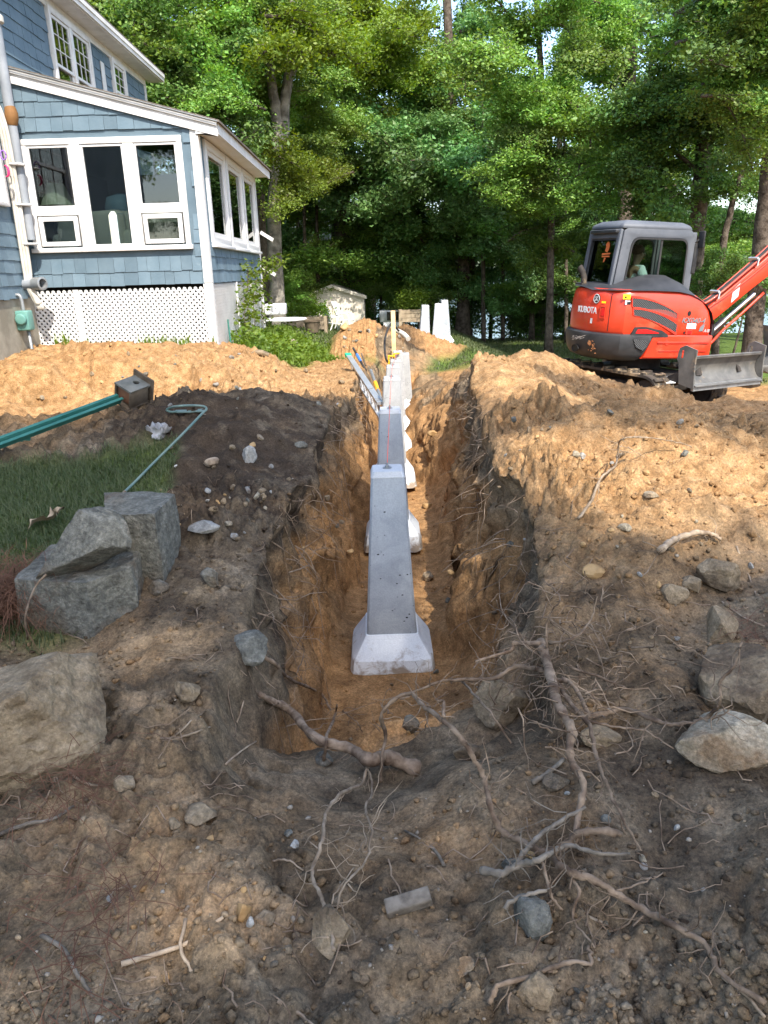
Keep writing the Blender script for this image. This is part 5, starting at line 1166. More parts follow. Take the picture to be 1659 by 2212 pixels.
# ------------------------------------------------------------------ trees: a few boughs of leaves, copied onto every trunk
def leaf_cloud(pts, size, rng, flat=0.62, aspect=0.62, fold=0.22):
    """pts (n,3): leaf centres. Each leaf = two folded quads (kite), mostly facing up"""
    n = len(pts)
    nrm = np.stack([rng.normal(0, 1-flat+0.25, n), rng.normal(0, 1-flat+0.25, n), np.abs(rng.normal(0.8, 0.35, n))], 1)
    nrm /= np.linalg.norm(nrm, axis=1)[:, None]
    a = rng.uniform(0, 2*PI, n); t = np.stack([np.cos(a), np.sin(a), rng.normal(-0.25, 0.25, n)], 1)
    t -= nrm*(t*nrm).sum(1)[:, None]; t /= np.linalg.norm(t, axis=1)[:, None]
    b = np.cross(nrm, t); s = size*(0.45+1.0*rng.random(n)**1.6)[:, None]
    base = pts-t*s*0.5; tip = pts+t*s*0.5
    l_ = pts-t*s*0.08+b*s*aspect*0.5-nrm*s*fold*0.5; r_ = pts-t*s*0.08-b*s*aspect*0.5-nrm*s*fold*0.5
    V = np.stack([base, l_, tip, r_], 1).reshape(-1, 3)
    k = np.arange(n)*4
    F = np.concatenate([np.stack([k, k+1, k+2], 1), np.stack([k, k+2, k+3], 1)])
    var = np.repeat(rng.uniform(0, 1, n), 4)
    return V, F, var
def bough_mesh(name, seed, L=2.6, W=2.0, n=2600, size=0.13, droop=0.25, leafm='leaf_green', thick=0.22):
    """one bough along +x: a limb with side twigs and sprays of leaves hung flat around them"""
    rng = np.random.default_rng(seed); mb = MB(); pts = []
    def path(p0, d0, ln, k, sag):
        P = [p0]; d = d0/np.linalg.norm(d0)
        for i in range(k):
            d = d+rng.normal(0, 0.16, 3)+np.array([0, 0, -sag/k]); d /= np.linalg.norm(d); P.append(P[-1]+d*ln/k)
        return P
    main = path(np.zeros(3), np.array([1, 0, 0.35]), L, 7, droop*2)
    mb.tube(main, np.linspace(0.045, 0.012, len(main)), 5)
    subs = []
    for i in range(1, len(main)):
        for s in (-1, 1):
            for q in range(2):
                if rng.random() < 0.9:
                    f = rng.uniform(0, 1); p0 = main[i-1]*(1-f)+main[i]*f
                    ln = W*0.55*rng.uniform(0.45, 1.0)*(1.15-0.6*i/len(main))
                    d0 = np.array([rng.uniform(0.2, 0.9), s*rng.uniform(0.5, 1.1), rng.uniform(-0.1, 0.45)])
                    P = path(p0, d0, ln, 4, droop); subs.append(P); mb.tube(P, np.linspace(0.016, 0.005, 5), 4, cap=False)
    subs.append(main[-4:])
    tot = sum(len(s) for s in subs); per = max(4, int(n/len(subs)/len(subs[0])))
    for P in subs:
        for p in P[1:]:
            c = rng.normal(0, 1, (per, 3))*np.array([0.17, 0.17, thick*0.35]); pts.append(p+c)
    pts = np.concatenate(pts)
    V, F, var = leaf_cloud(pts, size, rng)
    nb = len(mb.v); tb = []
    for f in mb.f:
        for i in range(1, len(f)-1): tb.append((f[0], f[i], f[i+1]))
    VV = np.concatenate([np.array(mb.v), V]); FF = np.concatenate([np.array(tb), F+nb])
    me = np_mesh(name, VV, FF, [M['bark'], M[leafm]])
    mi = np.zeros(len(FF), np.int32); mi[len(tb):] = 1; me.polygons.foreach_set('material_index', mi)
    float_attr(me, 'leafvar', np.concatenate([np.zeros(nb), var])); me.update()
    return me
BOUGH = {}
for k in range(4): BOUGH['g', k] = bough_mesh('bough', 100+k, n=4200, size=0.098, leafm='leaf_green')
for k in range(3): BOUGH['y', k] = bough_mesh('bough', 200+k, n=4200, size=0.095, leafm='leaf_yellow', droop=0.2)
for k in range(3): BOUGH['b', k] = bough_mesh('bough', 300+k, n=3300, size=0.125, leafm='leaf_blue', droop=0.35, thick=0.3)
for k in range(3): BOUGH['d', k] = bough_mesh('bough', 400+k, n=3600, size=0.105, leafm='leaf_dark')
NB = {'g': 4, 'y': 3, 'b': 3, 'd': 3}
tr_rng = np.random.default_rng(5)
def trunk_mesh(paths, m, name='trunk'):
    mb = MB()
    for P, r0, r1 in paths:
        Q = catmull(P, 5); k = len(Q); rr = [r0+(r1-r0)*i/(k-1) for i in range(k)]
        if r0 > 0.1: rr[0] *= 1.45; rr[1] *= 1.15
        mb.tube([q+tr_rng.normal(0, r0*0.07, 3) for q in Q], rr, 12 if r0 > .15 else 8)
    return mb
def tree(name, label, group, base, paths, boughs, bark='bark_grey', m='g'):
    """paths: list of (points relative to base, r0, r1); boughs: list of (world place, heading, scale, kind)"""
    t = empty(name, base, 0, label, 'tree', group)
    trunk_mesh(paths, M[bark]).build('trunk', M[bark], t, smooth=True)
    for p, a, s, kd in boughs:
        me = BOUGH[kd, int(tr_rng.integers(NB[kd]))]
        o = link('bough', me, t, Vector(p)-Vector(base), (tr_rng.normal(0, 0.18), tr_rng.normal(0.05, 0.2), a), None)
        o.scale = (s, s, s*tr_rng.uniform(0.9, 1.15))
    return t
def ring_boughs(cx, cy, z0, z1, R, n, kinds, sc=(0.9, 1.25), taper=0.5, face=None):
    """boughs set round a trunk between two heights, leaning outwards"""
    out = []
    for i in range(n):
        z = z0+(z1-z0)*(i+tr_rng.random())/n
        a = 2.4*i+tr_rng.uniform(-0.4, 0.4)
        if face is not None: a = face+((a+PI) % (2*PI)-PI)*0.62
        r = R*tr_rng.uniform(0.0, 0.55)
        out.append(((cx+r*math.cos(a), cy+r*math.sin(a), z), a, tr_rng.uniform(*sc), kinds[int(tr_rng.integers(len(kinds)))]))
    return out
def gz(x, y): return hz(x, y)-0.1
# -- the trees one can single out, from left to right; centres of foliage are given as places seen in the photograph
def at_px(px, py, Y): return aty(px, py, Y)
def mass(px0, px1, py0, py1, Y0, Y1, n, kinds, sc=(0.8, 1.15), face=-PI/2):
    out = []
    for i in range(n):
        p = aty(tr_rng.uniform(px0, px1), tr_rng.uniform(py0, py1), tr_rng.uniform(Y0, Y1))
        a = face+tr_rng.normal(0, 0.9)
        q = p-np.array([math.cos(a), math.sin(a), 0.1])*1.2
        out.append((q, a, tr_rng.uniform(*sc), kinds[int(tr_rng.integers(len(kinds)))]))
    return out
b = aty(592, 585, 21.0); bz = gz(b[0], b[1]); B = np.array([b[0], b[1], bz])
def rel(pts, Y, B): return [aty(px, py, Y)-B for px, py in pts]
tree('maple_tree', 'tall grey maple forked into two stems beside the sunroom end', None, tuple(B),
     [([(0, 0, 0)]+rel([(593, 450), (603, 300)], 21, B), 0.20, 0.17), (rel([(603, 310), (590, 200), (573, 60), (565, -200)], 21, B), 0.15, 0.09), (rel([(606, 315), (622, 180), (634, 40), (640, -200)], 21.1, B), 0.15, 0.09),
      (rel([(622, 190), (650, 120), (690, 60)], 21.1, B), 0.06, 0.03), (rel([(588, 190), (560, 140), (530, 120)], 21, B), 0.06, 0.03), (rel([(600, 330), (620, 300), (645, 290)], 20.8, B), 0.03, 0.015)],
     mass(560, 690, 310, 420, 19.5, 21.5, 9, 'yg', (0.6, 0.85)) + mass(520, 680, -60, 120, 19, 23, 12, 'gy', (0.8, 1.1)) + mass(560, 700, 120, 220, 22, 24, 4, 'g', (0.6, 0.8)))
b = aty(735, 590, 31.0); B = np.array([b[0], b[1], gz(b[0], b[1])])
tree('maple_tree', 'dark straight-trunked maple with bright yellow-green upper foliage behind the shed', None, tuple(B),
     [([(0, 0, 0)]+rel([(738, 480), (748, 300), (752, 100), (760, -200)], 31, B), 0.33, 0.2), (rel([(750, 200), (700, 240), (655, 300)], 31, B), 0.07, 0.02), (rel([(752, 150), (800, 110), (860, 90)], 30.5, B), 0.07, 0.02)],
     mass(640, 930, 20, 130, 27, 30.5, 26, 'y', (0.95, 1.35)) + mass(740, 920, 130, 220, 27.5, 30, 9, 'yyg', (0.75, 1.05)) + mass(640, 760, 300, 420, 30, 33, 4, 'g', (0.7, .9)), 'bark')
b = aty(820, 640, 31.2); B = np.array([b[0], b[1], gz(b[0], b[1])])
tree('sapling_tree', 'low bright green sapling leaning over the right side of the shed', None, tuple(B),
     [([(0, 0, 0)]+rel([(822, 560), (810, 500)], 31.2, B), 0.06, 0.03)], mass(770, 870, 500, 610, 30.0, 31.5, 14, 'g', (0.6, 0.9)), 'bark')
b = aty(1000, 650, 29.5); B = np.array([b[0], b[1], gz(b[0], b[1])])
tree('oak_tree', 'broad oak with blue-green drooping boughs left of the stacked concrete piers', None, tuple(B),
     [([(0, 0, 0)]+rel([(1000, 560), (985, 380), (975, 200), (960, -100)], 29.5, B), 0.26, 0.14), (rel([(985, 380), (930, 330), (880, 300)], 29, B), 0.07, 0.03), (rel([(985, 380), (1050, 330), (1120, 300)], 29, B), 0.07, 0.03)],
     mass(820, 1130, 270, 400, 26.5, 29, 24, 'b', (0.85, 1.25)) + mass(960, 1130, 390, 500, 27, 29, 10, 'bd', (0.75, 1.05)) + mass(900, 1100, -50, 230, 29, 32, 12, 'db', (1.0, 1.35)) + mass(860, 1100, 520, 620, 28.5, 31, 9, 'gb', (0.6, 0.9)), 'bark')
b = aty(1190, 640, 23.0); B = np.array([b[0], b[1], gz(b[0], b[1])])
tree('ash_tree', 'leafy sunlit tree with feathery light green boughs left of the excavator cab', None, tuple(B),
     [([(0, 0, 0)]+rel([(1190, 480), (1175, 300), (1165, 100), (1150, -150)], 23, B), 0.11, 0.07), (rel([(1175, 300), (1230, 240), (1270, 200)], 22.5, B), 0.05, 0.02)],
     mass(1060, 1340, 190, 420, 20.5, 23, 24, 'g', (0.65, 0.95)) + mass(1020, 1330, -40, 190, 20.5, 24, 14, 'g', (0.75, 1.1)) + mass(1120, 1260, 420, 560, 22, 24, 8, 'gd', (0.5, 0.75)), 'bark')
b = aty(1352, 560, 26.0); B = np.array([b[0], b[1], gz(b[0], b[1])])
tree('oak_tree', 'tall oak with a pale upper trunk rising behind the excavator cab', None, tuple(B),
     [([(0, 0, 0)]+rel([(1350, 480), (1355, 330), (1358, 200), (1365, 80), (1370, -150)], 26, B), 0.26, 0.17), (rel([(1358, 230), (1325, 190), (1290, 170)], 25.5, B), 0.09, 0.03), (rel([(1358, 215), (1390, 180), (1420, 150)], 26, B), 0.08, 0.03), (rel([(1352, 450), (1400, 420), (1460, 400)], 26, B), 0.06, 0.02)],
     mass(1280, 1480, -50, 120, 23, 26, 7, 'gb', (0.8, 1.1)) + mass(1280, 1420, 250, 450, 26.5, 28, 8, 'bd', (0.6, 0.9)), 'bark')
b = aty(1512, 560, 20.0); B = np.array([b[0], b[1], gz(b[0], b[1])])
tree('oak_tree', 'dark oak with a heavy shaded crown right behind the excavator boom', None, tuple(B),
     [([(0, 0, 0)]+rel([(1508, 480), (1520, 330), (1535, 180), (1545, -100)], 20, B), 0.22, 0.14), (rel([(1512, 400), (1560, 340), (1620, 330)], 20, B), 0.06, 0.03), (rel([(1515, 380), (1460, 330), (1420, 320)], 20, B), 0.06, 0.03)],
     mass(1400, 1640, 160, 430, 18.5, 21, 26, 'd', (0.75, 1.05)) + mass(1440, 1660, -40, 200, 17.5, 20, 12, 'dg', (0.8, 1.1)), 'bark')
b = aty(1640, 640, 16.5); B = np.array([b[0], b[1], gz(b[0], b[1])])
tree('oak_tree', 'shaded tree trunk at the right edge beyond the excavator arm', None, tuple(B),
     [([(0, 0, 0)]+rel([(1650, 480), (1665, 300), (1680, 100)], 16.5, B), 0.2, 0.14)],
     mass(1560, 1720, -40, 150, 14.5, 16.5, 14, 'dg', (0.7, 1.0)) + mass(1600, 1700, 560, 650, 15.5, 17, 4, 'd', (0.4, 0.6)) + mass(1590, 1680, 130, 260, 15, 16.5, 5, 'g', (0.6, 0.8)), 'bark')
b = aty(1560, 640, 19.0); B = np.array([b[0], b[1], gz(b[0], b[1])])
tree('maple_tree', 'thin leaning dark trunk showing against the lake under the boom', None, tuple(B), [([(0, 0, 0)]+rel([(1560, 560), (1575, 470), (1600, 380), (1640, 250)], 19, B), 0.10, 0.05)],
     mass(1500, 1640, 610, 690, 18, 20, 7, 'd', (0.45, 0.65)), 'bark')
b = aty(400, 300, 20.0); B = np.array([-5.6, 20.0, gz(-5.6, 20.0)])
tree('maple_tree', 'dense dark green tree rising behind the roof of the blue house', None, tuple(B), [([(0, 0, 0), (0, 0.1, 4), (0.2, 0, 9)], 0.25, 0.12), ([(0, 0.05, 5), (1.2, 0, 6.5), (2.4, -0.2, 7.6)], 0.08, 0.03)],
     mass(230, 480, -40, 110, 18.5, 21, 22, 'dg', (0.75, 1.05)) + mass(350, 560, 90, 260, 18.5, 21, 20, 'dg', (0.7, 1.0)), 'bark')
B = np.array([-3.4, 23.5, gz(-3.4, 23.5)])
tree('maple_tree', 'leafy tree filling the gap between the house roof and the forked grey maple', None, tuple(B), [([(0, 0, 0), (0, 0.1, 4), (0.2, 0, 9)], 0.2, 0.1)],
     mass(420, 590, 60, 230, 22, 24, 14, 'g', (0.75, 1.0)) + mass(600, 740, 230, 330, 24, 26, 9, 'gd', (0.7, 0.9)), 'bark')
# -- shrubs beside the shed and at the far lawn
b = aty(625, 660, 27.0); B = np.array([b[0], b[1], gz(b[0], b[1])])
tree('leafy_shrub', 'sunlit leafy shrub reaching over the left side of the shed', None, tuple(B), [([(0, 0, 0), (0.1, 0, 0.9), (0.4, 0, 1.6)], 0.05, 0.02), ([(0, 0, 0), (-0.4, 0, 0.9), (-0.8, 0, 1.5)], 0.04, 0.02)],
     mass(592, 662, 575, 655, 26.5, 28.0, 12, 'g', (0.5, 0.7)), 'bark')['category'] = 'shrub'
b = aty(1120, 690, 31.0); B = np.array([b[0], b[1], gz(b[0], b[1])])
tree('leafy_shrub', 'dark shrubbery bush at the far edge of the shaded lawn', None, tuple(B), [([(0, 0, 0), (0.1, 0, 0.6), (0.2, 0, 1.2)], 0.04, 0.02)],
     mass(1060, 1240, 640, 700, 30, 33, 12, 'd', (0.6, 0.9)), 'bark')['category'] = 'shrub'
b = aty(900, 690, 29.0); B = np.array([b[0], b[1], gz(b[0], b[1])])
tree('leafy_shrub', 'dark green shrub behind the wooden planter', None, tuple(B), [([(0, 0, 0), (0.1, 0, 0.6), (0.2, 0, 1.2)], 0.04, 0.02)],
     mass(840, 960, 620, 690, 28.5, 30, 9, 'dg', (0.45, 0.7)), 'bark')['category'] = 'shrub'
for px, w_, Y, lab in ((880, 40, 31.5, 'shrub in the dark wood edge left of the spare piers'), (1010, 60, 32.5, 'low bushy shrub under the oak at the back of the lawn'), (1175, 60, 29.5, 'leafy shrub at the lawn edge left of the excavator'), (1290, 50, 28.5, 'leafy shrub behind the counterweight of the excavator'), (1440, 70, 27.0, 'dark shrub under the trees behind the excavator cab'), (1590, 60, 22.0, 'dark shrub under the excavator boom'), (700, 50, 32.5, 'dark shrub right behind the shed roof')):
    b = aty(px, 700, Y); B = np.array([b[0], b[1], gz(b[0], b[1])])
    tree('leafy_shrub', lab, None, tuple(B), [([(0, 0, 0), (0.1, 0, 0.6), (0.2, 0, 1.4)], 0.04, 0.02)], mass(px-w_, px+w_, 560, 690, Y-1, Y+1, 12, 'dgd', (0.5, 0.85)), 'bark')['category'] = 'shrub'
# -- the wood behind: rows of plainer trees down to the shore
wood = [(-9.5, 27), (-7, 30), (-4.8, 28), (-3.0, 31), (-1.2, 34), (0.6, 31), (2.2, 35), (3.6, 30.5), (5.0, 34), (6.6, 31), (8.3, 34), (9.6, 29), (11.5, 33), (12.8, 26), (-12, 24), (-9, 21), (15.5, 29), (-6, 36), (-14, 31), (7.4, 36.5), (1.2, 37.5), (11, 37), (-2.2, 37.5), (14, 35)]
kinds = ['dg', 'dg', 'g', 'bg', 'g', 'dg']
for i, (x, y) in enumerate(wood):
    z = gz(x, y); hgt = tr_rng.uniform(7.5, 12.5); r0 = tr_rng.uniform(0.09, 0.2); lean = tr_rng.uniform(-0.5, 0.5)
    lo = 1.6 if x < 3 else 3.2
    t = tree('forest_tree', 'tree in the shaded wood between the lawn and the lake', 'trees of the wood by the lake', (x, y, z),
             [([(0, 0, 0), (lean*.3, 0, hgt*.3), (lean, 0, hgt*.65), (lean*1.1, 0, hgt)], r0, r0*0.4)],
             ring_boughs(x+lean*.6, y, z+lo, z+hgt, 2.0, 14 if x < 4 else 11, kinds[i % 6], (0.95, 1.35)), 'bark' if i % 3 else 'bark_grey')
thin = [(1045, 28), (1088, 29), (1150, 29), (1225, 27), (1272, 28), (930, 30), (1300, 30), (860, 31), (690, 30), (660, 29)]
for i, (px, Y) in enumerate(thin):
    b = aty(px, 690, Y); B = np.array([b[0], b[1], gz(b[0], b[1])]); q = tr_rng.uniform(-12, 18)
    tree('forest_tree', 'thin bare-stemmed young tree standing at the edge of the shaded wood', 'young trees at the edge of the wood', tuple(B),
         [([(0, 0, 0)]+rel([(px+q*.4, 560), (px+q, 400), (px+q*1.4, 220)], Y, B), tr_rng.uniform(0.05, 0.11), 0.03)], mass(px-80, px+80, 330, 640, Y-1.2, Y+1.2, 12, 'dgb', (0.5, 0.8)), 'bark')
# undergrowth below the wood: a dark hedge of low brush
up_pts = []
for k in range(150):
    x = tr_rng.uniform(-5, 16); y = tr_rng.uniform(30.5, 36); up_pts.append((x, y, gz(x, y)+tr_rng.uniform(0.2, 1.0)))
pts = np.concatenate([np.array(p)+tr_rng.normal(0, 1, (60, 3))*np.array([0.5, 0.4, 0.3]) for p in up_pts])
Vv, Ff, var = leaf_cloud(pts, 0.17, tr_rng); me = np_mesh('undergrowth', Vv, Ff, [M['leaf_dark']]); float_attr(me, 'leafvar', var); tag(link('undergrowth', me), kind='stuff')

# -- the big tree behind the photographer: its crown shades the near ground
def shade_want(x, y):
    e = 0.25*fbm(np.array([x]), np.array([y]), 1.2, 3, 201)[0]
    lim = 7.3 if x < -0.45 else 6.2
    if 0.38 < x < 0.95: lim = 5.3
    if x >= 0.95: lim = 5.75+0.5*(x-0.95)
    if x > 1.9: lim = 8.9
    if x < -1.7: lim = 7.0-0.1*(x+1.7)
    s = y+e < lim
    if (abs((x-1.70)/1.15)**2+abs((y-3.95)/0.62)**2)**0.5 < 1.0+e: s = False
    if (abs((x-1.08)/0.34)**2+abs((y-3.25)/0.38)**2)**0.5 < 1.0+e: s = False
    if abs(x-0.62)+abs(y-4.6)*0.5 < 0.32+e*.6: s = False
    if x > 2.9 and 7.0 < y < 7.4: s = tr_rng.random() < 0.5
    return s
sh_pts = []
for k in range(5600):
    x = tr_rng.uniform(-5.5, 6.5); y = tr_rng.uniform(-2.5, 9.2)
    if not shade_want(x, y): continue
    h = tr_rng.uniform(15.0, 19.0)
    c = np.array([x, y, 1.0])+np.array(SUNV)*(h/SUNV.z)
    sh_pts.append(c+tr_rng.normal(0, 1, (7, 3))*np.array([0.18, 0.18, 0.15]))
big = empty('shade_tree', (-1.0, -11.5, 0.6), 0, 'large overhanging tree whose crown shades the near ground', 'tree')
Vv, Ff, var = leaf_cloud(np.concatenate(sh_pts), 0.27, tr_rng, flat=0.5)
me = np_mesh('crown', Vv, Ff, [M['leaf_green']]); float_attr(me, 'leafvar', var); link('crown', me, big, Vector((1.0, 11.5, -0.6)))
lim_ = [([(0, 0, 0), (0.1, 0, 3), (0.4, 0.3, 6), (0.8, 0.8, 17)], 0.42, 0.2)]
for q in ((-0.5, 3, 16), (3.5, 6.5, 17), (6.5, 5, 16), (8.5, 2, 15.5), (1, -2, 15.5), (6, -2, 16)): lim_.append(([(0.5, 0.4, 9), (q[0]*.5+.2, q[1]*.5, 13), q], 0.15, 0.03))
trunk_mesh(lim_, None).build('trunk', M['bark'], big, smooth=True)
for i, (x, y) in enumerate([(-13, -13), (-6.5, -19), (10, -19), (16, -12)]):
    tree('forest_tree', 'tree of the yard behind the near bank', 'trees behind the near bank', (x, y, 0.5), [([(0, 0, 0), (0.1, 0, 5), (0.3, 0, 11)], 0.25, 0.1)], ring_boughs(x, y, 2.5, 10.5, 2.4, 18, 'gd', (1.2, 1.6)))
# -- neighbouring house glimpsed through the leaves
nb = empty('neighbour_house', (-4.6, 38.0, -1.0), 0, 'pale pink house glimpsed through the leaves left of the shed', 'house')
MB().box2((-4.5, 0, 0), (4.5, 6, 4.6)).build('wall', M['neighbour_wall'], nb)
MB().prism([(-0.4, 4.6), (6.4, 4.6), (3.0, 6.6)], ((-4.9, 0, 0), (0, 1, 0), (0, 0, 1)), 9.8).build('roof', M['shed_roof'], nb)
for x in (-2.5, 0.2, 2.4):
    f = MB().box2((x, -0.05, 1.5), (x+1.0, 0.02, 2.8)).build('window', M['white_paint'], nb); MB().box2((x+.08, -0.06, 1.58), (x+.92, -0.052, 2.72)).build('pane', M['void'], f)
# ------------------------------------------------------------------ concrete piers
def pier_parts(root, h=1.22, cap_m='concrete_cap', shaft_m='concrete'):
    def sq(w, z, c=0.012): # square ring with small corner chamfers
        a = w/2; return [(x*sx_, y*sy_, z) for (x, y, sx_, sy_) in ((a, a-c, 1, 1), (a-c, a, 1, 1), (a-c, a, -1, 1), (a, a-c, -1, 1), (a, a-c, -1, -1), (a-c, a, -1, -1), (a-c, a, 1, -1), (a, a-c, 1, -1))]
    MB().loft([sq(0.295, 0.24), sq(0.185, h-0.035)]).build('shaft', M[shaft_m], root)
    MB().loft([sq(0.189, h-0.0345), sq(0.189, h-0.03), sq(0.165, h)]).build('cap', M[cap_m], root)
    rg = random.Random(3)
    low = []
    for k in range(40):
        a = k/40*4; sd = int(a); f = (a-sd)*2-1; r = 0.245
        x, y = ((f*r, -r), (r, f*r), (-f*r, r), (-r, -f*r))[sd]
        low.append((x, y, -0.03))
    def ring(w, z, jag=0.0, ch=0.0):
        out = []
        for x, y, _ in low:
            s = w/0.49; q = 1.0
            if ch:
                ex = abs(x)+abs(y)-0.245*(2-ch)
                if ex > 0: q = 1-ex*0.9
            out.append((x*s*q, y*s*q, z+jag*rg.uniform(-1, 1)))
        return out
    MB().loft([ring(0.52, 0.004, 0.009, .3), ring(0.505, 0.03, 0, .3), ring(0.475, 0.135, 0, .3), ring(0.335, 0.238, 0, .15), ring(0.31, 0.262, 0, .1)]).build('footing', M['footing'], root)
    b = MB().tube([(0, 0, h), (0, 0, h+0.03)], 0.006, 8).build('anchor_bolt', M['steel_grey'], root)
    MB().lathe([(0, 0), (0.026, 0), (0.026, 0.003), (0, 0.003)], 16, (0, 0, h+.0005)).build('washer', M['steel_grey'], b); MB().lathe([(0, 0), (0.013, 0), (0.013, 0.010), (0, 0.010)], 6, (0, 0, h+.004)).build('nut', M['steel_grey'], b)
piers = [(0.025, 4.02, -0.02), (0.075, 6.28, -0.08), (0.125, 8.28, -0.08), (0.18, 10.3, -0.19), (0.27, 12.7, -0.38), (0.36, 14.9, -0.45), (0.52, 15.55, -0.56)]
plabel = ['nearest grey concrete pier with its whole muddy footing in view', 'second concrete pier of the trench row, its front in shade', 'third concrete pier of the trench row, first one in full sun', 'fourth concrete pier of the row beside the ladder', 'fifth concrete pier of the row, in front of the orange clamp', 'sixth concrete pier of the row with a yellow post behind', 'last pale concrete pier, set right of the row line']
PT = []
proto = None
for i, (x, y, z) in enumerate(piers):
    if i == 0:
        proto = empty('concrete_pier', (x, y, z)); pier_parts(proto); o = proto
    else: o = copy_tree(proto)
    o.location = (x, y, z); o.rotation_euler = (0, 0, math.radians((0.5, -1, 0.8, -0.6, 1, 0.5, -2)[i]))
    o['label'] = plabel[i]; o['category'] = 'pier'; o['group'] = 'concrete piers standing in the trench'
    PT.append(Vector((x, y, z+1.22)))
    if i >= 2:
        for ch in o.children:
            if ch.name.startswith('shaft') or ch.name.startswith('cap'):
                ch.material_slots[0].link = 'OBJECT'; ch.material_slots[0].material = M['concrete_pale']
for i, (px, py, Y, rz, lab) in enumerate(((915, 762, 19.6, 3, 'leftmost of the three spare concrete piers standing past the trench'), (944, 757, 20.0, -4, 'middle of the three spare concrete piers standing past the trench'), (961, 744, 21.2, 2, 'rear right of the three spare concrete piers by the lawn'))):
    p = aty(px, py, Y); o = copy_tree(proto); o.location = (p[0], p[1], p[2]-0.02); o.rotation_euler = (math.radians((1.5, -2, 0)[i]), math.radians((2.5, 2.0, -0.5)[i]), math.radians(rz))
    o['label'] = lab; o['category'] = 'pier'; o['group'] = 'spare concrete piers beyond the trench'
st = MB()
for a, b in zip(PT[:6], PT[1:6]): st.tube([a+Vector((0, 0, .018)), b+Vector((0, 0, .018))], 0.0022, 5)
tag(st.build('string_line', M['string']), 'thin red string line stretched over the tops of the piers', 'string')
# wooden post and orange clamps at the end of the row
p = aty(851, 765, 15.2); q = aty(850, 671, 15.2)
o = MB().box((0, 0, (q[2]-p[2])/2-0.1), (0.085, 0.04, q[2]-p[2]+0.2)).build('wooden_post', M['new_wood'], None, bevel=0.003, loc=tuple(p)); tag(o, 'upright yellow timber post behind the sixth pier', 'post')
for k, (px, py) in enumerate(((845, 769), (846, 781), (856, 764))):
    p = aty(px, py, (14.7, 14.4, 14.75)[k])
    o = MB().box((0, 0, 0), (0.14, 0.03, 0.03)).box((-0.05, 0, -0.04), (0.03, 0.026, 0.08)).build('clamp', M['orange_plastic'], None, bevel=0.006, loc=tuple(p), rot=(0, (0.1, 0.25, -0.1)[k], 0.3)); tag(o, ('upper left of the three orange clamps by the timber post', 'lowest of the three orange clamps, left of the fifth pier', 'orange clamp right at the foot of the timber post')[k], 'clamp', 'orange clamps at the far pier tops')
# ladder lying down the left bank into the trench
L0 = Vector(aty(757, 785, 11.0)); L1 = Vector(aty(818, 880, 8.55))
lad = empty('ladder', tuple(L0), 0, 'aluminium ladder leaning down the left bank into the trench', 'ladder')
d = (L1-L0); Lx = d.length; d.normalize(); nn = d.cross(Vector((0, 0, 1))).normalized(); sd = (d.cross(nn)*-1+nn*0.25).normalized()*0.13
for s in (-1, 1):
    MB().bar(sd*s, sd*s+d*Lx*1.12, 0.03, 0.075, tuple(nn)).build('rail', M['aluminium'], lad)
    MB().bar(sd*s-d*.05, sd*s+d*.09, 0.04, 0.085, tuple(nn)).build('end_cap', M['green_plastic'], lad)
for k in range(9): MB().tube([-sd+d*(0.12+0.3*k), sd+d*(0.12+0.3*k)], 0.017, 8).build('rung', M['aluminium'], lad)
for k, m_ in ((0.25, 'blue_paint'), (0.7, 'decal_white'), (1.0, 'decal_black')): MB().bar(-sd*1.09+d*k, -sd*1.09+d*(k+0.16), 0.004, 0.055, tuple(nn)).build('label_sticker', M[m_], lad)
def rod(name, label, cat, a, b, r, m, bands=()):
    a, b = Vector(a), Vector(b); t = empty(name, tuple(a), 0, label, cat)
    MB().tube([(0, 0, 0), b-a], r, 10).build('shaft', M[m], t)
    for f0, f1, mm in bands: MB().tube([(b-a)*f0, (b-a)*f1], r*1.25, 10).build('sleeve', M[mm], t)
    return t
rod('digging_bar', 'dark bar with a blue sleeve stuck in the bank behind the ladder', 'bar', aty(763, 752, 13.5), aty(790, 800, 12.6), 0.02, 'black_rubber', ((0.3, 0.62, 'blue_paint'),))
rod('digging_bar', 'shorter dark rod beside the blue sleeved bar', 'bar', aty(781, 764, 13.4), aty(790, 790, 13.0), 0.017, 'old_wood')
rod('spirit_level', 'grey and yellow marked rod leaning between the ladder and the piers', 'rod', aty(801, 800, 10.6), aty(825, 868, 9.0), 0.022, 'steel_grey', ((0.42, 0.66, 'orange_plastic'),))
hs = MB().tube(catmull([aty(862, 717, 16.4)+[0, 0, .02], aty(845, 705, 16.2)+[0, 0, .05], aty(832, 730, 15.8), aty(832, 765, 15.2), aty(838, 782, 14.6), aty(856, 790, 14.2)], 6), 0.022, 8).build('black_hose', M['black_rubber'], None, smooth=True); tag(hs, 'black hose looping down left of the timber post', 'hose')
pv = MB().tube(catmull([aty(857, 714, 17.0), aty(872, 722, 16.8), aty(882, 732, 16.6)], 4), 0.055, 12).build('plastic_pipe', M['cable'], None, smooth='auto'); tag(pv, 'short pale plastic pipe on the spoil right of the timber post', 'pipe')
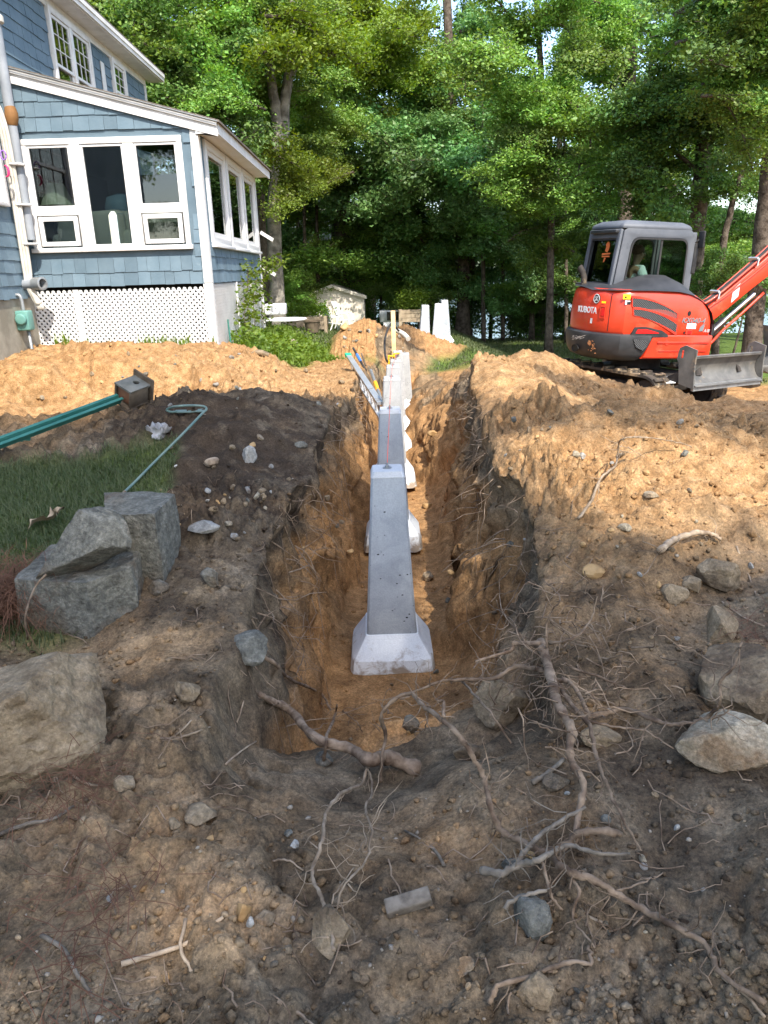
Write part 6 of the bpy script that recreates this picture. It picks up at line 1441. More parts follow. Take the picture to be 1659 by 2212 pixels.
# ------------------------------------------------------------------ stones
def ico(sub):
    bm = bmesh.new(); bmesh.ops.create_icosphere(bm, subdivisions=sub, radius=1.0)
    V = np.array([v.co[:] for v in bm.verts]); F = np.array([[v.index for v in f.verts] for f in bm.faces]); bm.free(); return V, F
ICO = {k: ico(k) for k in (1, 2, 3, 4, 5)}
def rock_shape(seed, sub=3, cuts=9, rough=0.05, dmin=0.55, dmax=0.9):
    r = np.random.default_rng(seed); V, F = ICO[sub]; V = V.copy()*1.05
    for k in range(cuts):
        n = r.normal(0, 1, 3); n /= np.linalg.norm(n); d = r.uniform(dmin, dmax)
        h = V @ n; m = h > d; V[m] -= np.outer(h[m]-d, n)*0.93
    f = fbm(V[:, 0]*1.0+V[:, 2]*1.7+seed, V[:, 1]-V[:, 2]*0.6, 1.6, 5, seed); V *= (1+rough*2.2*f)[:, None]
    f = fbm(V[:, 0]*1.3-V[:, 2]*0.7+seed, V[:, 1]+V[:, 2]*1.2, 7.0, 3, seed+3); V *= (1+rough*0.6*f)[:, None]
    return V, F
def rock(name, loc, size, m, label=None, cat='stone', seed=0, sub=3, rot=(0, 0, 0), cuts=9, rough=0.05, smooth='auto', group=None, dmin=0.55, dmax=0.9):
    V, F = rock_shape(seed, sub, cuts, rough, dmin, dmax); V = V*np.array(size)/2
    me = np_mesh(name, V, F, [M[m]], smooth=True)
    try: me.set_sharp_from_angle(angle=math.radians(28))
    except Exception: pass
    o = link(name, me, None, tuple(loc), rot)
    if label: tag(o, label, cat, group)
    return o
def px_size(p): return float((np.array(p)-EYE) @ FW)/FOC     # metres per pixel at that place
def stone_at(px, py, w, h, m, label, seed, name='stone', flat=None, rot=0.0, sink=0.22, sub=3, cuts=9, group=None, depth=None, tilt=(0, 0)):
    p = G(px, py+h*0.36); s = px_size(p); W = w*s; Hh = h*s*1.02
    D = depth if depth else (W+Hh)*0.5
    hz_ = Hh*0.92 if flat is None else flat
    return rock(name, (p[0], p[1]+D*0.18, p[2]+hz_*(0.5-sink)), (W, D, hz_), m, label, 'boulder' if name == 'boulder' else 'stone', seed, sub, (tilt[0], tilt[1], rot), cuts, group=group)
# -- angular granite blocks at the edge of the lawn
B1 = G(180, 1300)
slab = rock('boulder', (-1.42, 2.92, 0.98), (0.62, 0.50, 0.52), 'stone_grey', 'broad grey granite block at the bottom of the stacked blocks, dirty front face', 'boulder', 12, 4, (0.05, 0.02, 0.15), 14, 0.035, dmin=.5, dmax=.8)
def block(name, pts_top, z0, z1, m, label, seed, taper=0.96):
    """quarried block: plan outline cut off rough"""
    bm = bmesh.new(); lo = [bm.verts.new((x, y, z0)) for x, y in pts_top]
    c = np.mean(pts_top, 0); hi = [bm.verts.new((c[0]+(x-c[0])*taper, c[1]+(y-c[1])*taper, z1+0.02*math.sin(seed+3*x+5*y))) for x, y in pts_top]
    bm.faces.new(lo[::-1]); bm.faces.new(hi)
    n = len(lo)
    for i in range(n): bm.faces.new((lo[i], lo[(i+1) % n], hi[(i+1) % n], hi[i]))
    bmesh.ops.recalc_face_normals(bm, faces=bm.faces)
    bmesh.ops.triangulate(bm, faces=bm.faces)
    bmesh.ops.subdivide_edges(bm, edges=bm.edges, cuts=3, use_grid_fill=True)
    bmesh.ops.triangulate(bm, faces=bm.faces); bmesh.ops.subdivide_edges(bm, edges=bm.edges, cuts=2, use_grid_fill=True)
    bm.normal_update()
    V = np.array([v.co[:] for v in bm.verts]); Nn = np.array([v.normal[:] for v in bm.verts])
    f = fbm(V[:, 0]+V[:, 2]*0.8+seed, V[:, 1]-V[:, 2]*0.9, 4.5, 4, seed, 0.5)*0.020+fbm(V[:, 0]*1+V[:, 2]*1.3, V[:, 1]-V[:, 2], 24, 3, seed+4)*0.007
    for v, n_, k in zip(bm.verts, Nn, f): v.co += Vector(n_)*float(k)
    me = bpy.data.meshes.new(name); bm.to_mesh(me); bm.free(); me.materials.append(M[m])
    me.polygons.foreach_set('use_smooth', [True]*len(me.polygons))
    try: me.set_sharp_from_angle(angle=math.radians(30))
    except Exception: pass
    o = link(name, me); return tag(o, label, 'boulder')
SC.collection.objects.unlink(slab); bpy.data.objects.remove(slab)
zb = hz(-1.45, 3.0)
block('boulder', [(-1.46, 2.68), (-1.14, 2.60), (-0.99, 2.72), (-1.02, 2.96), (-1.44, 3.0)], zb-0.2, 1.15, 'stone_grey', 'low broad grey granite block under the pointed chunk, dirty front face', 3)
block('boulder', [(-1.15, 2.90), (-0.93, 2.87), (-0.915, 3.14), (-1.26, 3.20)], zb-0.2, 1.32, 'stone_grey', 'tall upright grey granite block with a flat top, right of the pointed chunk', 8, 0.97)
rock('boulder', (-1.20, 2.77, 1.225), (0.42, 0.34, 0.33), 'stone_grey', 'pointed grey granite chunk resting on the low broad block', 'boulder', 21, 4, (0.1, -0.12, 0.35), 9, 0.014, dmin=.36, dmax=.62)
# -- big boulder at the lower left, boulders on the right
rock('boulder', (-1.19, 1.98, 0.955), (0.90, 0.58, 0.45), 'stone_tan', 'large tan boulder cut by the left edge of the photo', 'boulder', 38, 5, (0.10, -0.24, -0.25), 12, 0.06, dmin=.58, dmax=.86)
st_rng = np.random.default_rng(23)
for a in ((1612, 1474, 215, 185, 'stone_tan', 'large rounded grey-brown boulder at the right edge above the pale flat one', 41, 'boulder'), (1585, 1606, 250, 112, 'stone_pale', 'pale flat boulder below the large brown one at the right edge', 44, 'boulder'),
          (1562, 1238, 112, 80, 'stone_tan', 'tan angular boulder on the right bank beside two smaller stones', 47, 'boulder'), (1455, 1280, 66, 48, 'stone_tan', 'tan flat stone left of the tan angular boulder', 48, 'stone'), (1498, 1262, 52, 42, 'stone_tan', 'round tan stone touching the tan angular boulder', 49, 'stone'),
          (1560, 1350, 80, 100, 'stone_tan', 'half buried stone below the tan angular boulder on the right bank', 52, 'stone'), (1090, 1515, 120, 120, 'stone_tan', 'tan sandy boulder in the right trench wall behind the hanging roots', 55, 'boulder'),
          (885, 1562, 42, 44, 'stone_grey', 'grey angular stone on the trench floor in front of the near pier', 58, 'stone'), (1010, 1622, 60, 40, 'stone_tan', 'tan stone half buried at the near end of the trench', 60, 'stone'),
          (340, 1268, 46, 32, 'stone_grey', 'rounded blue-grey stone at the foot of the tall granite block', 61, 'stone'), (455, 1245, 44, 50, 'stone_grey', 'dark grey stone on the left bank below the white one', 63, 'stone'),
          (440, 1138, 76, 30, 'stone_white', 'white pointed stone lying on the left bank', 64, 'stone'), (536, 980, 36, 42, 'stone_white', 'pale grey upright stone on top of the left bank', 65, 'stone'), (460, 998, 40, 22, 'dry_stick', 'long tan stone on the left bank under the green rod', 66, 'stone'),
          (430, 1762, 88, 44, 'stone_tan', 'flat tan stone slab lying in the foreground dirt', 67, 'stone'), (375, 1778, 30, 28, 'stone_tan', 'small tan stone below the flat tan slab', 68, 'stone'), (268, 1690, 50, 42, 'stone_tan', 'dusty stone left of the flat tan slab in the foreground', 69, 'stone'),
          (525, 1968, 38, 44, 'stone_orange', 'orange-brown pebble left of its pale twin in the foreground', 70, 'stone'), (572, 1982, 54, 34, 'stone_pale', 'pale oval pebble right of the orange-brown one', 71, 'stone'), (540, 1992, 20, 22, 'stone_white', 'small blue-white pebble between the orange and pale pebbles', 72, 'stone'),
          (722, 2010, 92, 110, 'stone_tan', 'tan stone under the tip of the forked root in the foreground', 73, 'stone'), (1152, 1975, 80, 110, 'stone_grey', 'round dark grey stone below the grey branch in the foreground', 74, 'stone'), (1160, 2140, 78, 66, 'stone_tan', 'brown flat stone at the bottom of the photo', 75, 'stone'),
          (1005, 2090, 50, 46, 'stone_pale', 'pale stone left of the brown flat stone at the bottom', 76, 'stone'), (1102, 1868, 44, 40, 'stone_grey', 'grey stone in the dirt above the round dark grey one', 77, 'stone'), (1060, 1850, 0, 0, '', '', 0, ''),
          (1205, 1690, 60, 40, 'stone_grey', 'grey stone wedged under the central root', 79, 'stone'), (700, 1640, 50, 30, 'stone_grey', 'grey stone under the thick fallen root', 80, 'stone'), (1300, 1590, 90, 50, 'stone_tan', 'brown stone under the crossing root on the right', 81, 'stone'),
          (540, 1400, 100, 80, 'stone_grey', 'dark stone set in the left bank below the root', 82, 'stone'), (400, 1490, 60, 56, 'stone_tan', 'tan stone pressed in the dirt right of the large tan boulder', 83, 'stone'), (622, 740, 44, 26, 'stone_pale', 'pale boulder at the edge of the weeds by the house', 84, 'boulder'),
          (676, 766, 24, 10, 'stone_grey', 'flat grey stone by the grass near the ladder', 85, 'stone'), (560, 762, 50, 14, 'stone_tan', 'flat stone on the sand under the weed patch', 86, 'stone'), (745, 706, 22, 22, 'stone_orange', 'orange boulder at the left foot of the sand heap', 87, 'boulder'),
          (935, 935, 24, 18, 'stone_orange', 'orange stone on the sunny trench floor right of the piers', 88, 'stone'), (925, 1245, 26, 28, 'stone_tan', 'tan stone on the trench floor right of the near pier', 89, 'stone'), (925, 1092, 24, 16, 'stone_orange', 'small orange stone on the trench floor right of the second pier', 90, 'stone'),
          (1230, 952, 0, 0, '', '', 0, ''), (1285, 1232, 50, 36, 'stone_orange', 'orange clod-like stone on the sunlit right bank', 91, 'stone'), (1350, 1140, 30, 22, 'stone_pale', 'pale stone below the sunlit patch on the right bank', 92, 'stone'), (1410, 1068, 34, 18, 'stone_pale', 'white stone in the sunlit patch on the right bank', 93, 'stone'),
          (1540, 838, 52, 36, 'stone_orange', 'sandy round lump in front of the excavator blade', 94, 'boulder'), (22, 945, 50, 30, 'stone_tan', 'tan stone at the left edge beside the green post', 95, 'stone'), (650, 960, 30, 18, 'stone_grey', 'grey stone on the crest of the left bank', 96, 'stone')):
    if not a[7]: continue
    stone_at(a[0], a[1], a[2], a[3], a[4], a[5], a[6], a[7], sub=4 if a[2] > 90 else 3, rot=st_rng.uniform(-0.4, 0.4), tilt=(st_rng.uniform(-.1, .1), st_rng.uniform(-.12, .12)))
# -- smaller stones one can still count: on the left bank, in the foreground and on the heap
sp = random.Random(9); cnt = 0
def small_stone(px, py, w, label, grp):
    p = G(px, py)
    if p[1] > 38: return
    s = w*px_size(p)
    rock('stone', (p[0], p[1], p[2]+s*0.18), (s, s*sp.uniform(.7, 1), s*sp.uniform(.5, .8)), sp.choice(('stone_tan', 'stone_tan', 'stone_pale', 'stone_grey', 'stone_white', 'stone_orange')), label, 'stone', sp.randrange(900), 2, (sp.random(), sp.random(), sp.random()*6), 8, group=grp)
for k in range(34): small_stone(sp.gauss(520, 75), sp.gauss(1070, 60), sp.uniform(9, 22), 'small loose stone on the dark left bank', 'small stones on the left bank')
for k in range(38): small_stone(sp.uniform(20, 1640), sp.uniform(1690, 2200), sp.uniform(10, 26), 'small stone lying in the foreground dirt', 'small stones in the foreground')
for k in range(40): small_stone(sp.uniform(1050, 1640), sp.uniform(880, 1420), sp.uniform(9, 20), 'small stone on the right bank', 'small stones on the right bank')
for k in range(30): small_stone(sp.uniform(60, 740), sp.uniform(760, 880), sp.uniform(7, 16), 'small stone on the sunny sand in front of the house', 'small stones on the sunny sand')
for k in range(26): small_stone(sp.uniform(740, 880), sp.uniform(710, 760), sp.uniform(6, 12), 'small stone on the sand heap', 'small stones on the sand heap')
for k in range(20): small_stone(sp.uniform(700, 1000), sp.uniform(1050, 1600), sp.uniform(8, 20), 'small stone on the trench floor', 'small stones on the trench floor')
# -- clods, pebbles: nobody could count them
def scatter(name, n, m, smin, smax, seed, region, soilattr=False, sub=1, bias=1.6, sink=0.25):
    r = np.random.default_rng(seed); V0, F0 = ICO[sub]; nv = len(V0)
    y = region[2]*(region[3]/region[2])**(r.random(n)**bias*1.0); x = (r.random(n)*2-1)*np.minimum(0.62*y+0.5, 6.5)
    if region[0] is not None: x = r.uniform(region[0], region[1], n)
    keep = disturbed(x, y) > 0.6; cl = vnoise(x*1.3, y*1.3, seed) > 0.38; keep &= cl | (r.random(n) < 0.35)
    x, y = x[keep], y[keep]; n = len(x); z = H(x, y); t = trench_t(x, y); k2 = (t < 0.03) | (t > 0.97); x, y, z = x[k2], y[k2], z[k2]; n = len(x)
    s = (smin*(smax/smin)**(r.random(n)**2.6))*(1+0.10*(y-1.2).clip(0, 9))
    V = np.repeat(V0[None], n, 0)*(1+r.normal(0, 0.24, (n, nv, 1)))
    V *= np.stack([r.uniform(.8, 1.3, n), r.uniform(.8, 1.3, n), r.uniform(.6, 1.0, n)], 1)[:, None, :]
    a = r.uniform(0, 2*PI, n); ca, sa = np.cos(a)[:, None], np.sin(a)[:, None]
    V = np.stack([V[:, :, 0]*ca-V[:, :, 1]*sa, V[:, :, 0]*sa+V[:, :, 1]*ca, V[:, :, 2]], 2)*s[:, None, None]*0.5
    V[:, :, 0] += x[:, None]; V[:, :, 1] += y[:, None]; V[:, :, 2] += (z+s*(0.5-sink)*0.6)[:, None]
    F = (F0[None]+(np.arange(n)*nv)[:, None, None]).reshape(-1, 3)
    me = np_mesh(name, V.reshape(-1, 3), F, [M[m]], smooth=sub > 1)
    if soilattr:
        xs, ys = np.repeat(x, nv), np.repeat(y, nv)
        ix = np.clip(np.searchsorted(gx, x), 0, nxg-1); iy = np.clip(np.searchsorted(gy, y), 0, nyg-1); j = iy*nxg+ix
        float_attr(me, 'sand', np.repeat(np.clip(sandf[j]+r.normal(0, .08, n), 0, 1), nv)); float_attr(me, 'red', np.repeat(redf[j], nv)); float_attr(me, 'humus_shade', np.repeat(humshadef[j]+r.normal(0, .1, n), nv)); float_attr(me, 'lawn', np.zeros(n*nv))
    return tag(link(name, me), kind='stuff')
scatter('soil_clods', 30000, 'soil', 0.004, 0.027, 1, (None, None, 1.0, 12.0), True)
scatter('pebbles', 900, 'pebble', 0.004, 0.016, 3, (None, None, 1.0, 11.0), False)
# ------------------------------------------------------------------ roots and sticks
rt_rng = np.random.default_rng(17)
def wob(P, a):
    return [p+rt_rng.normal(0, a, 3) for p in P]
def strand(pl, lifts=None, seg=6, jit=0.005):
    """polyline of photo points resting on the ground, raised by the given heights"""
    if lifts is None: lifts = [0.0]*len(pl)
    P = []
    for (px, py), l_ in zip(pl, lifts):
        P.append(G(px, py, l_))
    P = [P[0]]+[p+rt_rng.normal(0, jit*2.2, 3)*np.array([1, 1, .4]) for p in P[1:]]
    return wob(catmull(P, seg), jit*0.3)
def root_obj(name, label, cat, strands, m='root', group=None):
    """strands: list of (photo points, lifts, radius start, radius end); the first is the thing, side strands are its parts"""
    first = None
    for pl, lf, r0, r1 in strands:
        Q = strand(pl, lf); k = len(Q); rr = [0.66*(r0+(r1-r0)*i/(k-1))*rt_rng.uniform(.78, 1.2) for i in range(k)]
        mb = MB().tube(Q, rr, 8 if r0 > .008 else 6)
        if first is None:
            c = Vector(Q[0]); mb.v = [tuple(Vector(v)-c) for v in mb.v]
            first = mb.build(name, M[m], None, smooth=True, loc=c); tag(first, label, cat, group); o0 = c
        else:
            mb.v = [tuple(Vector(v)-o0) for v in mb.v]; mb.build('side_root', M[m], first, smooth=True)
    fine = MB()
    for pl, lf, r0, r1 in strands:
        Q = catmull([G(a, b, c_) for (a, b), c_ in zip(pl, lf)], 5)
        for q in Q:
            for rep in range(1):
                if rt_rng.random() < 0.40:
                    d = rt_rng.normal(0, 1, 3); d[2] = d[2]*.6-0.1; d /= np.linalg.norm(d); L = rt_rng.uniform(.03, .17); P = [q]
                    for i in range(5): d = d+rt_rng.normal(0, .38, 3); d /= np.linalg.norm(d); P.append(P[-1]+d*L/5)
                    fine.tube(P, [0.0021*(1-.14*i)*rt_rng.uniform(.6, 1.3) for i in range(6)], 4, cap=False)
    if fine.v:
        fine.v = [tuple(Vector(v)-o0) for v in fine.v]; tag(fine.build('fine_roots', M[m], first, smooth=True), kind='stuff')
    return first
root_obj('thick_root', 'thick fallen root lying along the near lip of the trench', 'root', [
    ([(560, 1500), (620, 1535), (690, 1585), (760, 1612), (800, 1635), (850, 1645), (905, 1668)], [.06, .09, .09, .09, .08, .06, .01], 0.018, 0.040),
    ([(700, 1640), (705, 1590), (720, 1550), (738, 1525)], [.03, .09, .13, .17], 0.011, 0.007), ([(650, 1555), (610, 1530), (580, 1515)], [.07, .08, .06], 0.006, 0.003), ([(740, 1535), (765, 1560), (780, 1580)], [.13, .1, .05], 0.006, 0.003)])
root_obj('bank_root', 'slanting root with a split pale end on the left bank', 'root', [
    ([(520, 1372), (560, 1400), (600, 1432), (640, 1460), (690, 1500), (722, 1530)], [.02, .05, .06, .08, .10, .12], 0.014, 0.009), ([(640, 1455), (660, 1420), (650, 1390), (628, 1365)], [.09, .12, .14, .15], 0.004, 0.002)])
root_obj('arching_root', 'long root arching over the near trench end and down the foreground slope', 'root', [
    ([(822, 1690), (820, 1640), (820, 1590), (830, 1545), (850, 1518), (885, 1505), (920, 1517), (955, 1545), (1000, 1592), (1030, 1640), (1048, 1690), (1062, 1730), (1080, 1785), (1130, 1815), (1170, 1828), (1215, 1820), (1245, 1795), (1290, 1795), (1338, 1812)],
     [.02, .08, .15, .24, .28, .30, .28, .24, .18, .13, .09, .07, .05, .04, .04, .05, .06, .05, .03], 0.008, 0.016),
    ([(960, 1548), (948, 1520), (942, 1510)], [.25, .28, .3], 0.008, 0.006), ([(930, 1525), (915, 1570), (905, 1580)], [.27, .2, .18], 0.004, 0.002)])
root_obj('forked_root', 'thin forked root hanging down the foreground slope to a tan stone', 'root', [
    ([(795, 1655), (765, 1695), (738, 1720), (700, 1760), (688, 1820), (685, 1880), (694, 1930), (705, 1985), (712, 2035)], [.05, .05, .05, .05, .05, .05, .05, .06, .05], 0.008, 0.0065),
    ([(795, 1655), (806, 1700), (800, 1760), (795, 1800), (775, 1870), (750, 1930), (716, 1985)], [.05, .06, .06, .06, .06, .06, .06], 0.0055, 0.004), ([(712, 1985), (740, 1930), (770, 1880)], [.06, .07, .06], 0.003, 0.002)], 'dry_stick')
stump = root_obj('root_stump', 'tangled root stump standing on the right lip of the trench, roots hanging down', 'root', [
    ([(1168, 1385), (1180, 1420), (1190, 1465), (1208, 1520), (1225, 1580), (1240, 1640), (1250, 1700), (1252, 1760), (1240, 1830)], [.13, .17, .18, .15, .11, .08, .06, .05, .03], 0.030, 0.010),
    ([(1195, 1460), (1230, 1520), (1262, 1570), (1285, 1630), (1300, 1690), (1330, 1760), (1376, 1842)], [.16, .14, .11, .08, .07, .06, .03], 0.013, 0.004),
    ([(1170, 1390), (1120, 1395), (1080, 1412), (1040, 1432)], [.18, .22, .24, .24], 0.015, 0.007), ([(1175, 1450), (1110, 1440), (1060, 1462), (1000, 1472), (940, 1483), (890, 1490)], [.18, .22, .24, .24, .25, .26], 0.016, 0.005),
    ([(1215, 1520), (1270, 1555), (1340, 1570), (1400, 1590), (1450, 1615)], [.12, .11, .09, .07, .05], 0.008, 0.003), ([(1180, 1400), (1190, 1340), (1200, 1290), (1170, 1250)], [.18, .22, .26, .28], 0.007, 0.002),
    ([(1190, 1390), (1250, 1380), (1275, 1340), (1285, 1285)], [.18, .18, .22, .28], 0.008, 0.003), ([(1180, 1430), (1130, 1380), (1100, 1340), (1060, 1300)], [.18, .24, .28, .32], 0.005, 0.002),
    ([(1060, 1460), (1030, 1440), (1020, 1390)], [.24, .27, .30], 0.003, 0.0015), ([(1000, 1472), (1050, 1530), (1100, 1600)], [.24, .2, .12], 0.007, 0.004), ([(1230, 1440), (1300, 1470), (1360, 1490)], [.12, .1, .06], 0.007, 0.003),
    ([(1200, 1470), (1240, 1470), (1262, 1540), (1262, 1560)], [.16, .16, .12, .1], 0.012, 0.008), ([(1170, 1470), (1110, 1490), (1090, 1520)], [.17, .2, .18], 0.004, 0.002), ([(1150, 1400), (1090, 1330), (1075, 1270), (1100, 1220)], [.2, .28, .32, .33], 0.004, 0.0015)])
root_obj('long_root', 'long root running right from the stump and bending up past the brown boulder', 'root', [
    ([(1262, 1550), (1310, 1540), (1360, 1535), (1400, 1545), (1450, 1562), (1500, 1562), (1535, 1555), (1552, 1520), (1560, 1480), (1585, 1440), (1600, 1400)], [.05, .05, .05, .05, .04, .06, .09, .16, .2, .24, .28], 0.014, 0.005), ([(1535, 1555), (1560, 1545), (1590, 1535)], [.09, .12, .14], 0.004, 0.002)])
root_obj('curved_root', 'pale curved root lying across the sunny right bank', 'root', [
    ([(1250, 1120), (1275, 1080), (1300, 1035), (1330, 1005), (1336, 970), (1350, 947), (1400, 945), (1450, 955), (1490, 966)], [.02, .04, .05, .06, .12, .16, .14, .09, .03], 0.011, 0.004), ([(1336, 990), (1345, 965), (1375, 970)], [.1, .12, .08], 0.003, 0.002)], 'dry_stick')
root_obj('root_chunk', 'short stout root chunk lying on the right bank above the stones', 'root', [([(1425, 1188), (1460, 1168), (1500, 1152), (1540, 1160), (1562, 1165)], [.03, .04, .05, .04, .02], 0.022, 0.012)], 'dry_stick')
root_obj('grey_branch', 'grey broken branch across the foreground slope', 'branch', [
    ([(1040, 1878), (1090, 1880), (1130, 1870), (1170, 1850), (1220, 1835), (1300, 1838), (1360, 1845)], [.04, .05, .05, .06, .06, .05, .03], 0.015, 0.006), ([(1110, 1875), (1150, 1830), (1190, 1780), (1250, 1740)], [.05, .07, .07, .05], 0.010, 0.007), ([(1090, 1960), (1120, 1935), (1180, 1922)], [.03, .04, .04], 0.009, 0.006)], 'root_grey')
root_obj('trailing_root', 'long root trailing from the tangle to the lower right corner', 'root', [
    ([(1190, 1850), (1230, 1875), (1280, 1895), (1330, 1925), (1390, 1960), (1450, 2000), (1510, 2040), (1570, 2100), (1659, 2190)], [.05, .05, .05, .05, .04, .04, .03, .03, .02], 0.016, 0.008), ([(1205, 1855), (1230, 1920), (1255, 1980), (1280, 2030)], [.05, .04, .03, .02], 0.008, 0.003),
    ([(1170, 1860), (1185, 1930), (1200, 1960)], [.06, .04, .03], 0.007, 0.004), ([(1330, 1925), (1380, 1905), (1430, 1890)], [.05, .04, .02], 0.005, 0.002)])
root_obj('ground_root', 'thin root crossing the bottom of the foreground', 'root', [([(1060, 2165), (1100, 2130), (1160, 2112), (1220, 2080), (1275, 2055), (1290, 2045)], [.02]*6, 0.009, 0.006), ([(1288, 2046), (1285, 1990), (1270, 1950)], [.03, .03, .02], 0.004, 0.002)])
sticks = [([(262, 2082), (330, 2066), (400, 2040), (480, 1982)], 0.0085, 'peeled pale stick lying across the bottom left foreground'), ([(402, 1985), (400, 2040), (408, 2090), (415, 2118)], 0.006, 'upright looking stick crossing the peeled pale stick'), ([(0, 1802), (60, 1785), (110, 1766), (165, 1745)], 0.008, 'half dark half pale stick at the left edge of the foreground'),
          ([(345, 1596), (385, 1592), (430, 1578), (455, 1572)], 0.005, 'bent twig below the rust-coloured dirt on the left'), ([(380, 1590), (410, 1558), (440, 1540)], 0.004, 'thin twig crossing the bent twig on the left'), ([(488, 1650), (520, 1625), (553, 1606)], 0.005, 'short bleached stick left of the thick fallen root'),
          ([(512, 1560), (525, 1520), (532, 1500)], 0.004, 'little standing twig on the left lip'), ([(90, 2020), (135, 2060), (170, 2110), (210, 2150)], 0.007, 'grey stick in the bottom left corner'), ([(600, 2160), (640, 2190), (670, 2212)], 0.006, 'straight stick at the bottom edge'),
          ([(1215, 1900), (1260, 1960), (1300, 1990)], 0.006, 'dark stick under the grey branch'), ([(1560, 2110), (1610, 2150), (1650, 2200)], 0.006, 'thin stick in the lower right corner'), ([(590, 1860), (620, 1862), (655, 1872)], 0.004, 'thin curved twig above the orange pebble'), ([(1150, 1690), (1180, 1670), (1220, 1640)], 0.011, 'short grey stick propped left of the central root'),
          ([(960, 1870), (930, 1830), (880, 1790)], 0.006, 'thin twig left of the grey branch'), ([(140, 1660), (175, 1690), (205, 1702)], 0.006, 'curved twig under the large tan boulder'), ([(1590, 1180), (1620, 1250), (1650, 1330)], 0.006, 'leaning stem at the right edge of the right bank'), ([(1560, 1300), (1600, 1330), (1650, 1350)], 0.005, 'dry stalk lying at the right edge')]
for pl, r, lab in sticks:
    Q = strand(pl, [r*1.1]*len(pl), 5, 0.003); c = Vector(Q[0]); mb = MB().tube([Vector(q)-c for q in Q], [0.7*r*(1.1-0.4*i/len(Q)) for i in range(len(Q))], 7)
    tag(mb.build('stick', M['dry_stick' if 'dark' not in lab and 'grey' not in lab else 'root_grey'], None, smooth=True, loc=c), lab, 'stick', 'loose sticks on the ground')
wc = G(882, 1965); s_ = px_size(wc)
o = MB().box((0, 0, 0), (100*s_, 34*s_, 26*s_)).build('wood_chunk', M['root_grey'], None, bevel=0.004, loc=(wc[0], wc[1], wc[2]+0.022), rot=(0.25, -0.16, 0.18)); tag(o, 'squared grey chunk of broken wood in the foreground', 'wood')
# fine rootlets: on the trench walls and the near slope
mb = MB(); n_r = 0; rl = random.Random(21)
for k in range(360):
    side_ = rl.choice((-1, 1)); y = 2.4+6.5*rl.random()**1.3
    xc = float(trench_x(y)); lft, rgt = trench_half(np.array([side_*0.6]), np.array([y])); e = float(lft[0] if side_ < 0 else rgt[0])
    x = xc+side_*(e+rl.uniform(-0.10, 0.04)); zt = hz(xc+side_*(e+0.12), y); z = zt-rl.random()**1.3*0.6
    L = rl.uniform(0.06, 0.42)*(1.2 if rl.random() < .2 else 0.8); dr = np.array([-side_*rl.uniform(0.2, 1.0), rl.uniform(-1, 1), rl.uniform(-0.9, 0.35)]); dr /= np.linalg.norm(dr)
    P = [np.array([x, y, z])]; d = dr
    for i in range(5): d = d+np.array([rl.gauss(0, .35), rl.gauss(0, .35), rl.gauss(-0.12, .3)]); d = d/np.linalg.norm(d); P.append(P[-1]+d*L/5)
    mb.tube(P, [0.0028*(1-0.14*i)*rl.uniform(.5, 1.6) for i in range(6)], 4, cap=False)
for k in range(190):
    px, py = rl.uniform(20, 1640), rl.uniform(1000, 2200); p = G(px, py)
    if p[1] > 6.5 or disturbed(np.array([p[0]]), np.array([p[1]]))[0] < .7: continue
    a = rl.uniform(0, 6.28); L = rl.uniform(0.05, 0.22); P = []; x, y = p[0], p[1]
    for i in range(6):
        P.append((x, y, hz(x, y)+rl.uniform(0.003, 0.02))); a += rl.gauss(0, .5); x += math.cos(a)*L/6; y += math.sin(a)*L/6
    mb.tube(P, 0.0018*rl.uniform(.5, 1.4), 4, cap=False)
for k in range(150):
    px, py = rl.gauss(1230, 110), rl.gauss(1440, 90); p = G(px, py, rl.uniform(0.02, 0.2)); d = np.array([rl.gauss(0, 1), rl.gauss(-.3, 1), rl.gauss(0, .8)]); d /= np.linalg.norm(d); L = rl.uniform(.06, .28); P = [p]
    for i in range(5): d = d+np.array([rl.gauss(0, .4), rl.gauss(0, .4), rl.gauss(-0.1, .35)]); d = d/np.linalg.norm(d); P.append(P[-1]+d*L/5)
    mb.tube(P, [0.0026*(1-.13*i)*rl.uniform(.6, 1.4) for i in range(6)], 4, cap=False)
tag(mb.build('rootlets', M['root'], None, smooth=True), kind='stuff')
# ------------------------------------------------------------------ grass, weeds, needles
def blades(name, pts, hmin, hmax, w, m, seed, lean=0.6):
    r = np.random.default_rng(seed); n = len(pts); h = r.uniform(hmin, hmax, n); a = r.uniform(0, 2*PI, n); ln = r.uniform(0.1, lean, n)*h
    t = np.stack([np.cos(a), np.sin(a), 0*a], 1); b = np.stack([-np.sin(a), np.cos(a), 0*a], 1)*(w*r.uniform(.6, 1.3, n))[:, None]/2
    up_ = np.array([0, 0, 1.0]); P1 = pts+t*(ln*0.3)[:, None]+up_*(h*0.6)[:, None]; P2 = pts+t*ln[:, None]+up_*(h*0.98)[:, None]
    V = np.stack([pts-b, pts+b, P1+b*.8, P1-b*.8, P2], 1).reshape(-1, 3); k = np.arange(n)*5
    F = np.concatenate([np.stack([k, k+1, k+2], 1), np.stack([k, k+2, k+3], 1), np.stack([k+3, k+2, k+4], 1)])
    me = np_mesh(name, V, F, [M[m]]); float_attr(me, 'leafvar', np.repeat(r.uniform(0, 1, n), 5)); return tag(link(name, me), kind='stuff')
r = np.random.default_rng(4); n = 85000
x = r.uniform(-2.9, -0.9, n); y = r.uniform(2.4, 5.2, n); k = (disturbed(x, y) < r.uniform(.15, .9, n)); x, y = x[k], y[k]
blades('grass', np.stack([x, y, H(x, y)-0.004], 1), 0.018, 0.058, 0.0036, 'grass', 5, 1.6)
n = 60000; x = r.uniform(-3, 9, n); y = 17+18*r.random(n)**1.2; k = disturbed(x, y) < .3; x, y = x[k], y[k]
